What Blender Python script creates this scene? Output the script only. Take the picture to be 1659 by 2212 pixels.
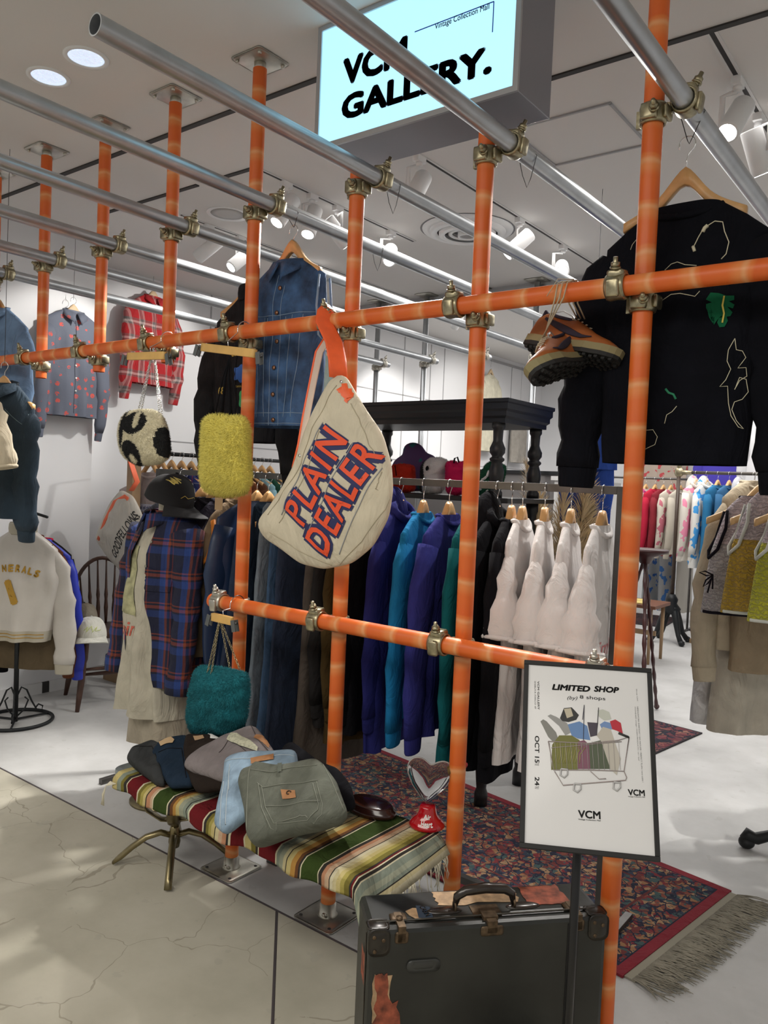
import bpy, bmesh, math, random
from mathutils import Vector, Matrix, noise
from mathutils.bvhtree import BVHTree
pi = math.pi
for o in list(bpy.data.objects): bpy.data.objects.remove(o)
SC = bpy.context.scene; COL = SC.collection
# ---------------------------------------------------------------- camera
FPX = 1695.33; YAW, PIT, ROL = 0.65302, -0.038147, 0.042835
CAM = Vector((0.69984, -1.93158, 1.43490))
_f = Vector((-math.sin(YAW)*math.cos(PIT), math.cos(YAW)*math.cos(PIT), math.sin(PIT)))
_r0 = Vector((math.cos(YAW), math.sin(YAW), 0)); _u0 = _r0.cross(_f)
_r = _r0*math.cos(ROL)+_u0*math.sin(ROL); _u = -_r0*math.sin(ROL)+_u0*math.cos(ROL)
cd = bpy.data.cameras.new('camera'); cam = bpy.data.objects.new('camera', cd); COL.objects.link(cam)
m = Matrix((( _r.x, _u.x, -_f.x, CAM.x), (_r.y, _u.y, -_f.y, CAM.y), (_r.z, _u.z, -_f.z, CAM.z), (0, 0, 0, 1)))
cam.matrix_world = m
cd.sensor_fit = 'HORIZONTAL'; cd.sensor_width = 36.0; cd.lens = 36.0*FPX/1659.0
cd.clip_start = 0.02; cd.clip_end = 60
SC.camera = cam
# ---------------------------------------------------------------- exposure, world
SC.view_settings.view_transform = 'Standard'; SC.view_settings.look = 'None'
SC.view_settings.gamma = 1.0; SC.view_settings.use_curve_mapping = False
SC.view_settings.exposure = 0.08
w = bpy.data.worlds.new('world'); SC.world = w; w.use_nodes = True
w.node_tree.nodes['Background'].inputs[0].default_value = (1.0, 0.97, 0.92, 1)
w.node_tree.nodes['Background'].inputs[1].default_value = 0.42
# ---------------------------------------------------------------- unseen fill panels added for overall brightness (the track spots themselves come with their fixtures)
def area(name, loc, rot, sx, sy, e, col=(1, .97, .93)):
    l = bpy.data.lights.new(name, 'AREA'); l.shape = 'RECTANGLE'; l.size = sx; l.size_y = sy; l.energy = e; l.color = col
    o = bpy.data.objects.new(name, l); o.location = loc; o.rotation_euler = rot; COL.objects.link(o); return o
area('corridor_fill', (-0.5, -2.6, 2.85), (0, 0, 0), 4.0, 1.2, 85, (1, .95, .87))
area('shop_fill', (-1.6, 2.0, 2.85), (0, 0, 0), 3.2, 1.6, 36)
area('back_fill', (-1.4, 5.6, 3.05), (0, 0, 0), 4.0, 3.0, 110)

# ================================================================ helpers
def ray(x, y): return _f+_r*((x-829.5)/FPX)-_u*((y-1106)/FPX)
def P(x, y, X=None, Y=None, Z=None, D=None):
    d = ray(x, y)
    t = (X-CAM.x)/d.x if X is not None else (Y-CAM.y)/d.y if Y is not None else (Z-CAM.z)/d.z if Z is not None else D
    return CAM+d*t
def link(o):
    COL.objects.link(o); return o
def tag(o, label=None, cat=None, group=None, kind=None):
    if label: o['label'] = label
    if cat: o['category'] = cat
    if group: o['group'] = group
    if kind: o['kind'] = kind
    return o
def thing(name, label, cat, loc=(0, 0, 0), rz=0, group=None):
    o = bpy.data.objects.new(name, None); o.empty_display_size = .05; link(o)
    o.location = loc; o.rotation_euler = (0, 0, rz)
    return tag(o, label, cat, group)
class MB:
    def __init__(s): s.v = []; s.f = []; s.mi = []; s.sm = []
    def add(s, vs, fs, mi=0, M=None, smooth=True):
        b = len(s.v)
        for p in vs: s.v.append(tuple(M @ Vector(p)) if M is not None else tuple(p))
        for i, f in enumerate(fs):
            s.f.append(tuple(b+k for k in f)); s.mi.append(mi[i] if isinstance(mi, list) else mi); s.sm.append(smooth)
        return s
    def box(s, x0, y0, z0, x1, y1, z1, mi=0, M=None):
        v = [(x0,y0,z0),(x1,y0,z0),(x1,y1,z0),(x0,y1,z0),(x0,y0,z1),(x1,y0,z1),(x1,y1,z1),(x0,y1,z1)]
        return s.add(v, [(0,3,2,1),(4,5,6,7),(0,1,5,4),(1,2,6,5),(2,3,7,6),(3,0,4,7)], mi, M, False)
    def rbox(s, cx, cy, cz, hx, hy, hz, r=.01, mi=0, M=None, n=3):
        # rounded in the x-z outline, extruded in y with eased edges
        o = rrect(hx, hz, r, n)
        rings = [(o, -hy+r*.5, 1-r*.6/min(hx, hz)), (o, -hy+r*.15, 1-r*.15/min(hx, hz)), (o, -hy+r*.5, 1.0), (o, hy-r*.5, 1.0), (o, hy, 1-r*.5/min(hx, hz))]
        rings = [(-hy, 1-r*.5/min(hx, hz)), (-hy+r*.4, 1.0), (hy-r*.4, 1.0), (hy, 1-r*.5/min(hx, hz))]
        vs = []; k = len(o)
        for y, sc in rings: vs += [(cx+a*sc, cy+y, cz+b*sc) for a, b in o]
        fs = [(j*k+i, j*k+(i+1) % k, (j+1)*k+(i+1) % k, (j+1)*k+i) for j in range(3) for i in range(k)]
        fs += [tuple(range(k))[::-1], tuple(range(3*k, 4*k))]
        return s.add(vs, fs, mi, M, True)
    def cyl(s, a, b, r, r2=None, seg=16, mi=0, caps=True, M=None):
        return s.tube([a, b], [r, r if r2 is None else r2], seg, mi, caps, M)
    def tube(s, pts, r, seg=8, mi=0, caps=True, M=None, closed=False, flat=None):
        pts = [Vector(p) for p in pts]; n = len(pts)
        if not isinstance(r, list): r = [r]*n
        vs = []; up = None
        for i, p in enumerate(pts):
            if closed: t = pts[(i+1) % n]-pts[i-1]
            else: t = (pts[min(i+1, n-1)]-pts[max(i-1, 0)])
            if t.length < 1e-9: t = Vector((0, 0, 1))
            t.normalize()
            if up is None:
                up = Vector((0, 0, 1)) if abs(t.z) < .9 else Vector((1, 0, 0))
                if flat is not None: up = Vector(flat)
            a = t.cross(up)
            if a.length < 1e-6: a = t.cross(Vector((0, 1, 0)))
            a.normalize(); bb = a.cross(t).normalized(); up = bb
            rr = r[i]; ra, rb = (rr if hasattr(rr, '__len__') else (rr, rr))
            for k in range(seg):
                th = 2*pi*k/seg; vs.append(p+a*(ra*math.cos(th))+bb*(rb*math.sin(th)))
        fs = []; m_ = n if closed else n-1
        for j in range(m_):
            for k in range(seg):
                fs.append((j*seg+k, j*seg+(k+1) % seg, ((j+1) % n)*seg+(k+1) % seg, ((j+1) % n)*seg+k))
        if caps and not closed:
            fs.append(tuple(range(seg))[::-1]); fs.append(tuple(range((n-1)*seg, n*seg)))
        return s.add([tuple(v) for v in vs], fs, mi, M)
    def lathe(s, prof, seg=24, mi=0, M=None, c=(0, 0, 0), caps=True):
        vs = [(c[0]+r*math.cos(2*pi*k/seg), c[1]+r*math.sin(2*pi*k/seg), c[2]+z) for r, z in prof for k in range(seg)]
        fs = [(j*seg+k, j*seg+(k+1) % seg, (j+1)*seg+(k+1) % seg, (j+1)*seg+k) for j in range(len(prof)-1) for k in range(seg)]
        if caps: fs.append(tuple(range(seg))[::-1]); fs.append(tuple(range((len(prof)-1)*seg, len(prof)*seg)))
        return s.add(vs, fs, mi, M)
    def ell(s, c, rx, ry, rz, mi=0, M=None, nu=16, nv=10):
        vs = []; 
        for j in range(1, nv):
            ph = pi*j/nv
            for k in range(nu):
                th = 2*pi*k/nu; vs.append((c[0]+rx*math.sin(ph)*math.cos(th), c[1]+ry*math.sin(ph)*math.sin(th), c[2]+rz*math.cos(ph)))
        t = len(vs); vs += [(c[0], c[1], c[2]+rz), (c[0], c[1], c[2]-rz)]
        fs = [(j*nu+k, (j+1)*nu+k, (j+1)*nu+(k+1) % nu, j*nu+(k+1) % nu) for j in range(nv-2) for k in range(nu)]
        for k in range(nu): fs += [(t, k, (k+1) % nu), (t+1, (nv-2)*nu+(k+1) % nu, (nv-2)*nu+k)]
        return s.add(vs, fs, mi, M)
    def prism(s, poly, y0, y1, mi=0, M=None):   # poly in x-z, extruded in y
        k = len(poly); vs = [(a, y0, b) for a, b in poly]+[(a, y1, b) for a, b in poly]
        fs = [tuple(range(k)), tuple(range(k, 2*k))[::-1]]+[(i, i+k, (i+1) % k+k, (i+1) % k) for i in range(k)]
        return s.add(vs, fs, mi, M, False)
    def ring(s, c, R, r, axis='z', seg=32, rs=8, mi=0, M=None):
        pts = []
        for k in range(seg):
            a = 2*pi*k/seg; x, y = R*math.cos(a), R*math.sin(a)
            pts.append({'z': (c[0]+x, c[1]+y, c[2]), 'y': (c[0]+x, c[1], c[2]+y), 'x': (c[0], c[1]+x, c[2]+y)}[axis])
        return s.tube(pts, r, rs, mi, False, M, True)
    def build(s, name, mats, parent=None, M=None, bevel=0, fix=True):
        me = bpy.data.meshes.new(name); me.from_pydata(s.v, [], s.f)
        if not isinstance(mats, (list, tuple)): mats = [mats]
        for q in mats: me.materials.append(q)
        me.polygons.foreach_set('material_index', s.mi); me.polygons.foreach_set('use_smooth', s.sm)
        if fix:
            bm = bmesh.new(); bm.from_mesh(me); bmesh.ops.recalc_face_normals(bm, faces=bm.faces)
            if bevel:
                bmesh.ops.bevel(bm, geom=[e for e in bm.edges if len(e.link_faces) == 2 and e.calc_face_angle(0) > .6], offset=bevel, segments=2, affect='EDGES', profile=.5)
            bm.to_mesh(me); bm.free()
        me.update()
        o = bpy.data.objects.new(name, me); link(o)
        if parent is not None: o.parent = parent
        if M is not None: o.matrix_local = M
        return o
def rrect(hx, hz, r, n=3):
    r = min(r, hx*.999, hz*.999); out = []
    for cx, cz, a0 in ((hx-r, hz-r, 0), (-hx+r, hz-r, pi/2), (-hx+r, -hz+r, pi), (hx-r, -hz+r, 1.5*pi)):
        for k in range(n+1):
            a = a0+pi/2*k/n; out.append((cx+r*math.cos(a), cz+r*math.sin(a)))
    return out
def struct(o): o['kind'] = 'structure'; return o
# ---------------------------------------------------------------- materials
MATS = {}
def newmat(name):
    m = bpy.data.materials.new(name); m.use_nodes = True; nt = m.node_tree
    return m, nt, nt.nodes['Principled BSDF']
def N(nt, t, **kw):
    n = nt.nodes.new(t)
    for k, v in kw.items(): setattr(n, k, v)
    return n
def bump(nt, b, scale=60, strength=.3, dist=.002, detail=4, kind='noise', coord='Object'):
    tc = N(nt, 'ShaderNodeTexCoord'); t = N(nt, 'ShaderNodeTexNoise' if kind == 'noise' else 'ShaderNodeTexVoronoi')
    t.inputs['Scale'].default_value = scale
    if kind == 'noise': t.inputs['Detail'].default_value = detail
    nt.links.new(tc.outputs[coord], t.inputs['Vector'])
    bp = N(nt, 'ShaderNodeBump'); bp.inputs['Strength'].default_value = strength; bp.inputs['Distance'].default_value = dist
    nt.links.new(t.outputs[0], bp.inputs['Height']); nt.links.new(bp.outputs[0], b.inputs['Normal'])
    if scale >= 200 and kind == 'noise':      # woven things also crease
        mp = N(nt, 'ShaderNodeMapping'); mp.inputs['Scale'].default_value = (1.5, 1.5, .8); nt.links.new(tc.outputs[coord], mp.inputs[0])
        t2 = N(nt, 'ShaderNodeTexNoise'); t2.inputs['Scale'].default_value = 7; t2.inputs['Detail'].default_value = 4; t2.inputs['Distortion'].default_value = 1.6; nt.links.new(mp.outputs[0], t2.inputs['Vector'])
        b2 = N(nt, 'ShaderNodeBump'); b2.inputs['Strength'].default_value = .75; b2.inputs['Distance'].default_value = .022; nt.links.new(t2.outputs[0], b2.inputs['Height']); nt.links.new(b2.outputs[0], bp.inputs['Normal'])
def mat(name, col, rough=.6, metal=0, bmp=None, vary=0, vscale=8, emit=None, es=1, sheen=0, trans=0, ior=1.45, coat=0):
    if name in MATS: return MATS[name]
    m, nt, b = newmat(name); c = tuple(col)+(1,)
    b.inputs['Base Color'].default_value = c; b.inputs['Roughness'].default_value = rough; b.inputs['Metallic'].default_value = metal
    if sheen: b.inputs['Sheen Weight'].default_value = sheen
    if trans: b.inputs['Transmission Weight'].default_value = trans; b.inputs['IOR'].default_value = ior
    if coat: b.inputs['Coat Weight'].default_value = coat; b.inputs['Coat Roughness'].default_value = .1
    if emit: b.inputs['Emission Color'].default_value = tuple(emit)+(1,); b.inputs['Emission Strength'].default_value = es
    if vary:
        tc = N(nt, 'ShaderNodeTexCoord'); t = N(nt, 'ShaderNodeTexNoise'); t.inputs['Scale'].default_value = vscale; t.inputs['Detail'].default_value = 5
        nt.links.new(tc.outputs['Object'], t.inputs['Vector'])
        r = N(nt, 'ShaderNodeValToRGB'); r.color_ramp.elements[0].position = .3; r.color_ramp.elements[1].position = .7
        r.color_ramp.elements[0].color = tuple(max(0, x*(1-vary)) for x in col)+(1,); r.color_ramp.elements[1].color = tuple(min(1, x*(1+vary)) for x in col)+(1,)
        nt.links.new(t.outputs[0], r.inputs[0]); nt.links.new(r.outputs[0], b.inputs['Base Color'])
    if bmp: bump(nt, b, *bmp)
    MATS[name] = m; return m
def cloth(name, col, rough=.95, vary=.12, bs=300, st=.25):
    m = mat(name, col, rough, 0, (bs, st, .001), vary, 14, sheen=.0); m.node_tree.nodes['Principled BSDF'].inputs['Specular IOR Level'].default_value = .12; return m
def ramp_const(nt, fac, stops, interp='CONSTANT'):
    r = N(nt, 'ShaderNodeValToRGB'); cr = r.color_ramp; cr.interpolation = interp
    cr.elements[0].position = stops[0][0]; cr.elements[0].color = tuple(stops[0][1])+(1,)
    cr.elements[1].position = stops[1][0]; cr.elements[1].color = tuple(stops[1][1])+(1,)
    for p, c in stops[2:]:
        e = cr.elements.new(p); e.color = tuple(c)+(1,)
    nt.links.new(fac, r.inputs[0]); return r.outputs[0]
def M2(nt, op, a, b=None):
    n = N(nt, 'ShaderNodeMath', operation=op)
    for i, q in enumerate((a, b)):
        if q is None: continue
        if isinstance(q, (int, float)): n.inputs[i].default_value = q
        else: nt.links.new(q, n.inputs[i])
    return n.outputs[0]
def mixc(nt, fac, a, b, mode='MIX'):
    n = N(nt, 'ShaderNodeMix', data_type='RGBA', blend_type=mode)
    for sock, q in ((n.inputs[0], fac), (n.inputs[6], a), (n.inputs[7], b)):
        if isinstance(q, (int, float)): sock.default_value = q
        elif isinstance(q, tuple): sock.default_value = q+(1,) if len(q) == 3 else q
        else: nt.links.new(q, sock)
    return n.outputs[2]
def plaid(name, sx, stx, sz, stz, bl=.5):
    if name in MATS: return MATS[name]
    m, nt, b = newmat(name); tc = N(nt, 'ShaderNodeTexCoord'); sp = N(nt, 'ShaderNodeSeparateXYZ'); nt.links.new(tc.outputs['Object'], sp.inputs[0])
    xy = M2(nt, 'ADD', sp.outputs[0], M2(nt, 'MULTIPLY', sp.outputs[1], .8))
    a = ramp_const(nt, M2(nt, 'FRACT', M2(nt, 'MULTIPLY', xy, sx)), stx); c = ramp_const(nt, M2(nt, 'FRACT', M2(nt, 'MULTIPLY', sp.outputs[2], sz)), stz)
    nt.links.new(mixc(nt, bl, a, c), b.inputs['Base Color']); b.inputs['Roughness'].default_value = .9
    bump(nt, b, 260, .3, .001); MATS[name] = m; return m
WHITE = mat('white_paint', (.78, .78, .78), .55)
ORANGE, nt, b = newmat('orange_coating')
tc = N(nt, 'ShaderNodeTexCoord'); sp = N(nt, 'ShaderNodeSeparateXYZ'); nt.links.new(tc.outputs['Object'], sp.inputs[0])
nz = N(nt, 'ShaderNodeTexNoise'); nz.inputs['Scale'].default_value = 9; nt.links.new(tc.outputs['Object'], nz.inputs['Vector'])
zz = M2(nt, 'ADD', M2(nt, 'MULTIPLY', sp.outputs[2], 9.2), M2(nt, 'MULTIPLY', nz.outputs[0], .35))
oc = ramp_const(nt, M2(nt, 'FRACT', zz), [(0, (.66, .115, .014)), (.45, (.68, .13, .016)), (.72, (.72, .22, .055)), (.82, (.74, .32, .13)), (.92, (.70, .18, .035)), (1, (.66, .115, .014))], 'EASE')
nt.links.new(oc, b.inputs['Base Color']); b.inputs['Roughness'].default_value = .42
STEEL = mat('galvanised_steel', (.46, .48, .50), .33, .85, (35, .12, .001), .12, 10)
BRASSZ = mat('yellow_zinc', (.36, .32, .21), .32, .9, None, .3, 60)
ZINC = mat('zinc_plate', (.52, .50, .44), .35, .9, None, .12, 30)
CHROME = mat('chrome', (.75, .75, .75), .15, 1)
DKSTEEL = mat('raw_dark_steel', (.12, .115, .11), .4, .8, (40, .2, .001), .2, 12)
BLACKM = mat('black_metal', (.012, .012, .013), .35, .2)
IRON = mat('black_iron', (.02, .022, .024), .5, .5, (60, .3, .002))
WOODH = mat('hanger_wood', (.62, .36, .15), .35, 0, None, .15, 20)
WOODB = mat('yellow_wood', (.66, .40, .12), .45, 0, None, .12, 15)
DWOOD = mat('dark_chair_wood', (.06, .025, .015), .4, 0, (40, .2, .001), .35, 14)
OAK = mat('oak_post_wood', (.30, .18, .09), .5, 0, (30, .2, .001), .2, 12)
BRASS = mat('aged_brass', (.24, .20, .11), .32, .95, None, .25, 14)
BLKPNT = mat('black_painted_wood', (.016, .017, .019), .38, 0, (50, .1, .001))
PAPER = mat('white_paper', (.82, .82, .80), .6)
KRAFT = mat('kraft_card', (.52, .36, .20), .7)
LEATH = mat('tan_leather', (.36, .17, .07), .6, 0, (120, .2, .001), .15, 40)
BLACKC = cloth('black_cloth', (.010, .010, .012))
NAVY = (.012, .018, .055)
# ---------------------------------------------------------------- text
def text_bm(s, w, h, off=0.0, font_w=None, space=1.0, shear=0):
    """text as triangles fitted in a w x h box, origin at lower left, in x-z; off thickens the strokes"""
    cu = bpy.data.curves.new('t', 'FONT'); cu.body = s; cu.size = 1; cu.offset = 0; cu.space_character = space; cu.shear = shear; cu.resolution_u = 3
    o = bpy.data.objects.new('t', cu); link(o); dg = bpy.context.evaluated_depsgraph_get(); dg.update()
    me = bpy.data.meshes.new_from_object(o.evaluated_get(dg)); bm = bmesh.new(); bm.from_mesh(me)
    bpy.data.objects.remove(o); bpy.data.curves.remove(cu)
    e = off
    if e > .002:
        n = 8 if e > .03 else 4
        for k in range(n):
            k0 = len(bm.verts); bm.from_mesh(me); bm.verts.ensure_lookup_table(); t = 2*pi*(k+.5)/n
            for v in bm.verts[k0:]: v.co.x += e*1.2*math.cos(t); v.co.y += e*1.2*math.sin(t)
    bpy.data.meshes.remove(me)
    xs = [v.co.x for v in bm.verts]; ys = [v.co.y for v in bm.verts]
    x0, x1, y0, y1 = min(xs), max(xs), min(ys), max(ys)
    sx = w/(x1-x0); sy = (h/(y1-y0)) if h else sx
    for v in bm.verts: v.co = Vector(((v.co.x-x0)*sx, 0, (v.co.y-y0)*sy))
    return bm
def bm_add(mb, bm, fn, mi=0):
    bm.verts.index_update(); mb.add([tuple(fn(v.co)) for v in bm.verts], [tuple(v.index for v in f.verts) for f in bm.faces], mi, None, False); bm.free()
def cut(bm, L):
    for _ in range(6):
        es = [e for e in bm.edges if e.calc_length() > L]
        if not es: break
        bmesh.ops.subdivide_edges(bm, edges=es, cuts=1, use_grid_fill=False)
        bmesh.ops.triangulate(bm, faces=[f for f in bm.faces if len(f.verts) > 3])
def bvh_of(o):
    me = o.data; return BVHTree.FromPolygons([v.co for v in me.vertices], [tuple(p.vertices) for p in me.polygons])
def on_surface(bvh, x, z, off=.0015, back=False):
    d = -1 if back else 1
    hit = bvh.ray_cast(Vector((x, -d*2, z)), Vector((0, d, 0)))
    if hit[0] is None: 
        hit = bvh.find_nearest(Vector((x, -d*.1, z)))
        if hit[0] is None: return Vector((x, 0, z))
        return hit[0]+Vector((0, -d*off, 0))
    return hit[0]+Vector((0, -d*off, 0))
def decal_text(name, s, parent, src, x, z, w, h, ang=0, col=None, off=.0018, bold=.02, L=.02, shear=0, back=False, space=1.0):
    """lettering lying on the surface of the mesh src; (x, z) is the lower left corner, ang its direction"""
    bm = text_bm(s, w, h, bold, shear=shear, space=space); cut(bm, L); bv = bvh_of(src); ca, sa = math.cos(ang), math.sin(ang); mb = MB()
    sg = -1 if back else 1
    bm_add(mb, bm, lambda c: on_surface(bv, x+sg*(c.x*ca-c.z*sa), z+c.x*sa+c.z*ca, off, back)); return mb.build(name, col, parent, fix=False)
def decal_line(name, pts, parent, src, r, col, back=False, off=.001):
    bv = bvh_of(src); mb = MB(); q = []
    for i in range(len(pts)-1):
        (x0, z0), (x1, z1) = pts[i], pts[i+1]; n = max(1, int(math.hypot(x1-x0, z1-z0)/.012))
        for k in range(n): q.append(on_surface(bv, x0+(x1-x0)*k/n, z0+(z1-z0)*k/n, off, back))
    q.append(on_surface(bv, pts[-1][0], pts[-1][1], off, back)); mb.tube(q, r, 5); return mb.build(name, col, parent, fix=False)
def decal_poly(name, poly, parent, src, col, off=.0015, L=.012, back=False):
    bm = bmesh.new(); vs = [bm.verts.new((a, 0, b)) for a, b in poly]; bm.faces.new(vs); bmesh.ops.triangulate(bm, faces=bm.faces[:]); cut(bm, L)
    bv = bvh_of(src); mb = MB(); bm_add(mb, bm, lambda c: on_surface(bv, c.x, c.z, off, back)); return mb.build(name, col, parent, fix=False)
# ---------------------------------------------------------------- soft shapes
def pillow(out, tf, tb, rings=12, nz=0.0, nsc=12, c=None, pw=2.2, seed=0, n=90, wob=0):
    """puffed closed shape from a 2D outline (x,z); front bulges to -y by tf, back to +y by tb"""
    pts = resample(out, n)
    if c is None: c = (sum(p[0] for p in pts)/n, sum(p[1] for p in pts)/n)
    mb = MB(); vs = []; ss = [1-(1-k/rings)**1.0 for k in range(rings+1)]
    ss = [math.sin(k/rings*pi/2)**.9 for k in range(rings+1)]
    def put(s, p, side):
        x = c[0]+(p[0]-c[0])*s; z = c[1]+(p[1]-c[1])*s
        t = (tf if side < 0 else tb)*(max(0, 1-s**pw))**.5
        q = noise.noise(Vector((x*nsc+seed, z*nsc, side*3)))*nz*(1-s**6)
        return (x+wob*noise.noise(Vector((z*9, seed, x*3))), side*t+q*side+0*s, z)
    for side in (-1, 1):
        vs.append(put(0, c, side))
        for k in range(1, rings+(1 if side < 0 else 0)):
            for p in pts: vs.append(put(ss[k], p, side))
    fs = []; nf = 1+rings*n
    for i in range(n): fs.append((0, 1+i, 1+(i+1) % n))
    for k in range(rings-1):
        for i in range(n): fs.append((1+k*n+i, 1+(k+1)*n+i, 1+(k+1)*n+(i+1) % n, 1+k*n+(i+1) % n))
    for i in range(n): fs.append((nf, nf+1+(i+1) % n, nf+1+i))
    for k in range(rings-2):
        for i in range(n): fs.append((nf+1+k*n+i, nf+1+k*n+(i+1) % n, nf+1+(k+1)*n+(i+1) % n, nf+1+(k+1)*n+i))
    e = 1+(rings-1)*n; g = nf+1+(rings-2)*n
    for i in range(n): fs.append((e+i, g+i, g+(i+1) % n, e+(i+1) % n))
    mb.add(vs, fs); return mb
def resample(out, n):
    L = [0]
    for i in range(len(out)): 
        a, b = out[i], out[(i+1) % len(out)]; L.append(L[-1]+math.hypot(a[0]-b[0], a[1]-b[1]))
    res = []
    for k in range(n):
        t = L[-1]*k/n; i = 0
        while L[i+1] < t: i += 1
        a, b = out[i], out[(i+1) % len(out)]; u = (t-L[i])/max(1e-9, L[i+1]-L[i]); res.append((a[0]+(b[0]-a[0])*u, a[1]+(b[1]-a[1])*u))
    for _ in range(2): res = [((res[i-1][0]+2*res[i][0]+res[(i+1) % n][0])/4, (res[i-1][1]+2*res[i][1]+res[(i+1) % n][1])/4) for i in range(n)]
    return res
def fur(mb, count, length, width, seed=0, mi=0, down=.35, only=None, pick=None):
    """short pile tufts grown over the faces of mb (same mesh)"""
    rnd = random.Random(seed); nf = len(mb.f); tris = []
    cum = []; tot = 0
    for i in range(nf):
        f = mb.f[i]; a, b, c = (Vector(mb.v[f[0]]), Vector(mb.v[f[1]]), Vector(mb.v[f[2]])); A = (b-a).cross(c-a).length*(1 if len(f) > 3 else .5); tot += A; cum.append(tot)
    import bisect
    cen = Vector((0, 0, 0))
    for v in mb.v: cen += Vector(v)
    cen /= len(mb.v)
    for _ in range(count):
        i = bisect.bisect(cum, rnd.random()*tot); i = min(i, nf-1); f = mb.f[i]
        a, b, c = Vector(mb.v[f[0]]), Vector(mb.v[f[1]]), Vector(mb.v[f[2]]); u, v = rnd.random(), rnd.random()
        if len(f) > 3: d = Vector(mb.v[f[3]]); p = a*(1-u)*(1-v)+b*u*(1-v)+c*u*v+d*(1-u)*v
        else:
            if u+v > 1: u, v = 1-u, 1-v
            p = a+(b-a)*u+(c-a)*v
        nrm = (b-a).cross(c-a)
        if nrm.length < 1e-12: continue
        nrm.normalize()
        if nrm.dot(p-cen) < 0: nrm = -nrm
        dr = (nrm+Vector((rnd.uniform(-.7, .7), rnd.uniform(-.7, .7), rnd.uniform(-.7, .7)-down))).normalized()
        t1 = nrm.cross(Vector((rnd.random(), rnd.random(), rnd.random()))).normalized()*width; t2 = nrm.cross(t1).normalized()*width
        tip = p+dr*length*rnd.uniform(.6, 1.2); p = p-nrm*.001
        mm = pick(p) if pick else mi
        mb.add([p+t1, p-t1*.5+t2*.9, p-t1*.5-t2*.9, tip], [(0, 1, 3), (1, 2, 3), (2, 0, 3)], mm)
    return mb
def lerp(a, b, t): return a+(b-a)*t
def interp(tab, z):
    if z <= tab[0][0]: return tab[0][1]
    for (z0, a), (z1, b) in zip(tab, tab[1:]):
        if z <= z1: 
            t = (z-z0)/max(1e-9, z1-z0); return a+(b-a)*t
    return tab[-1][1]
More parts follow.
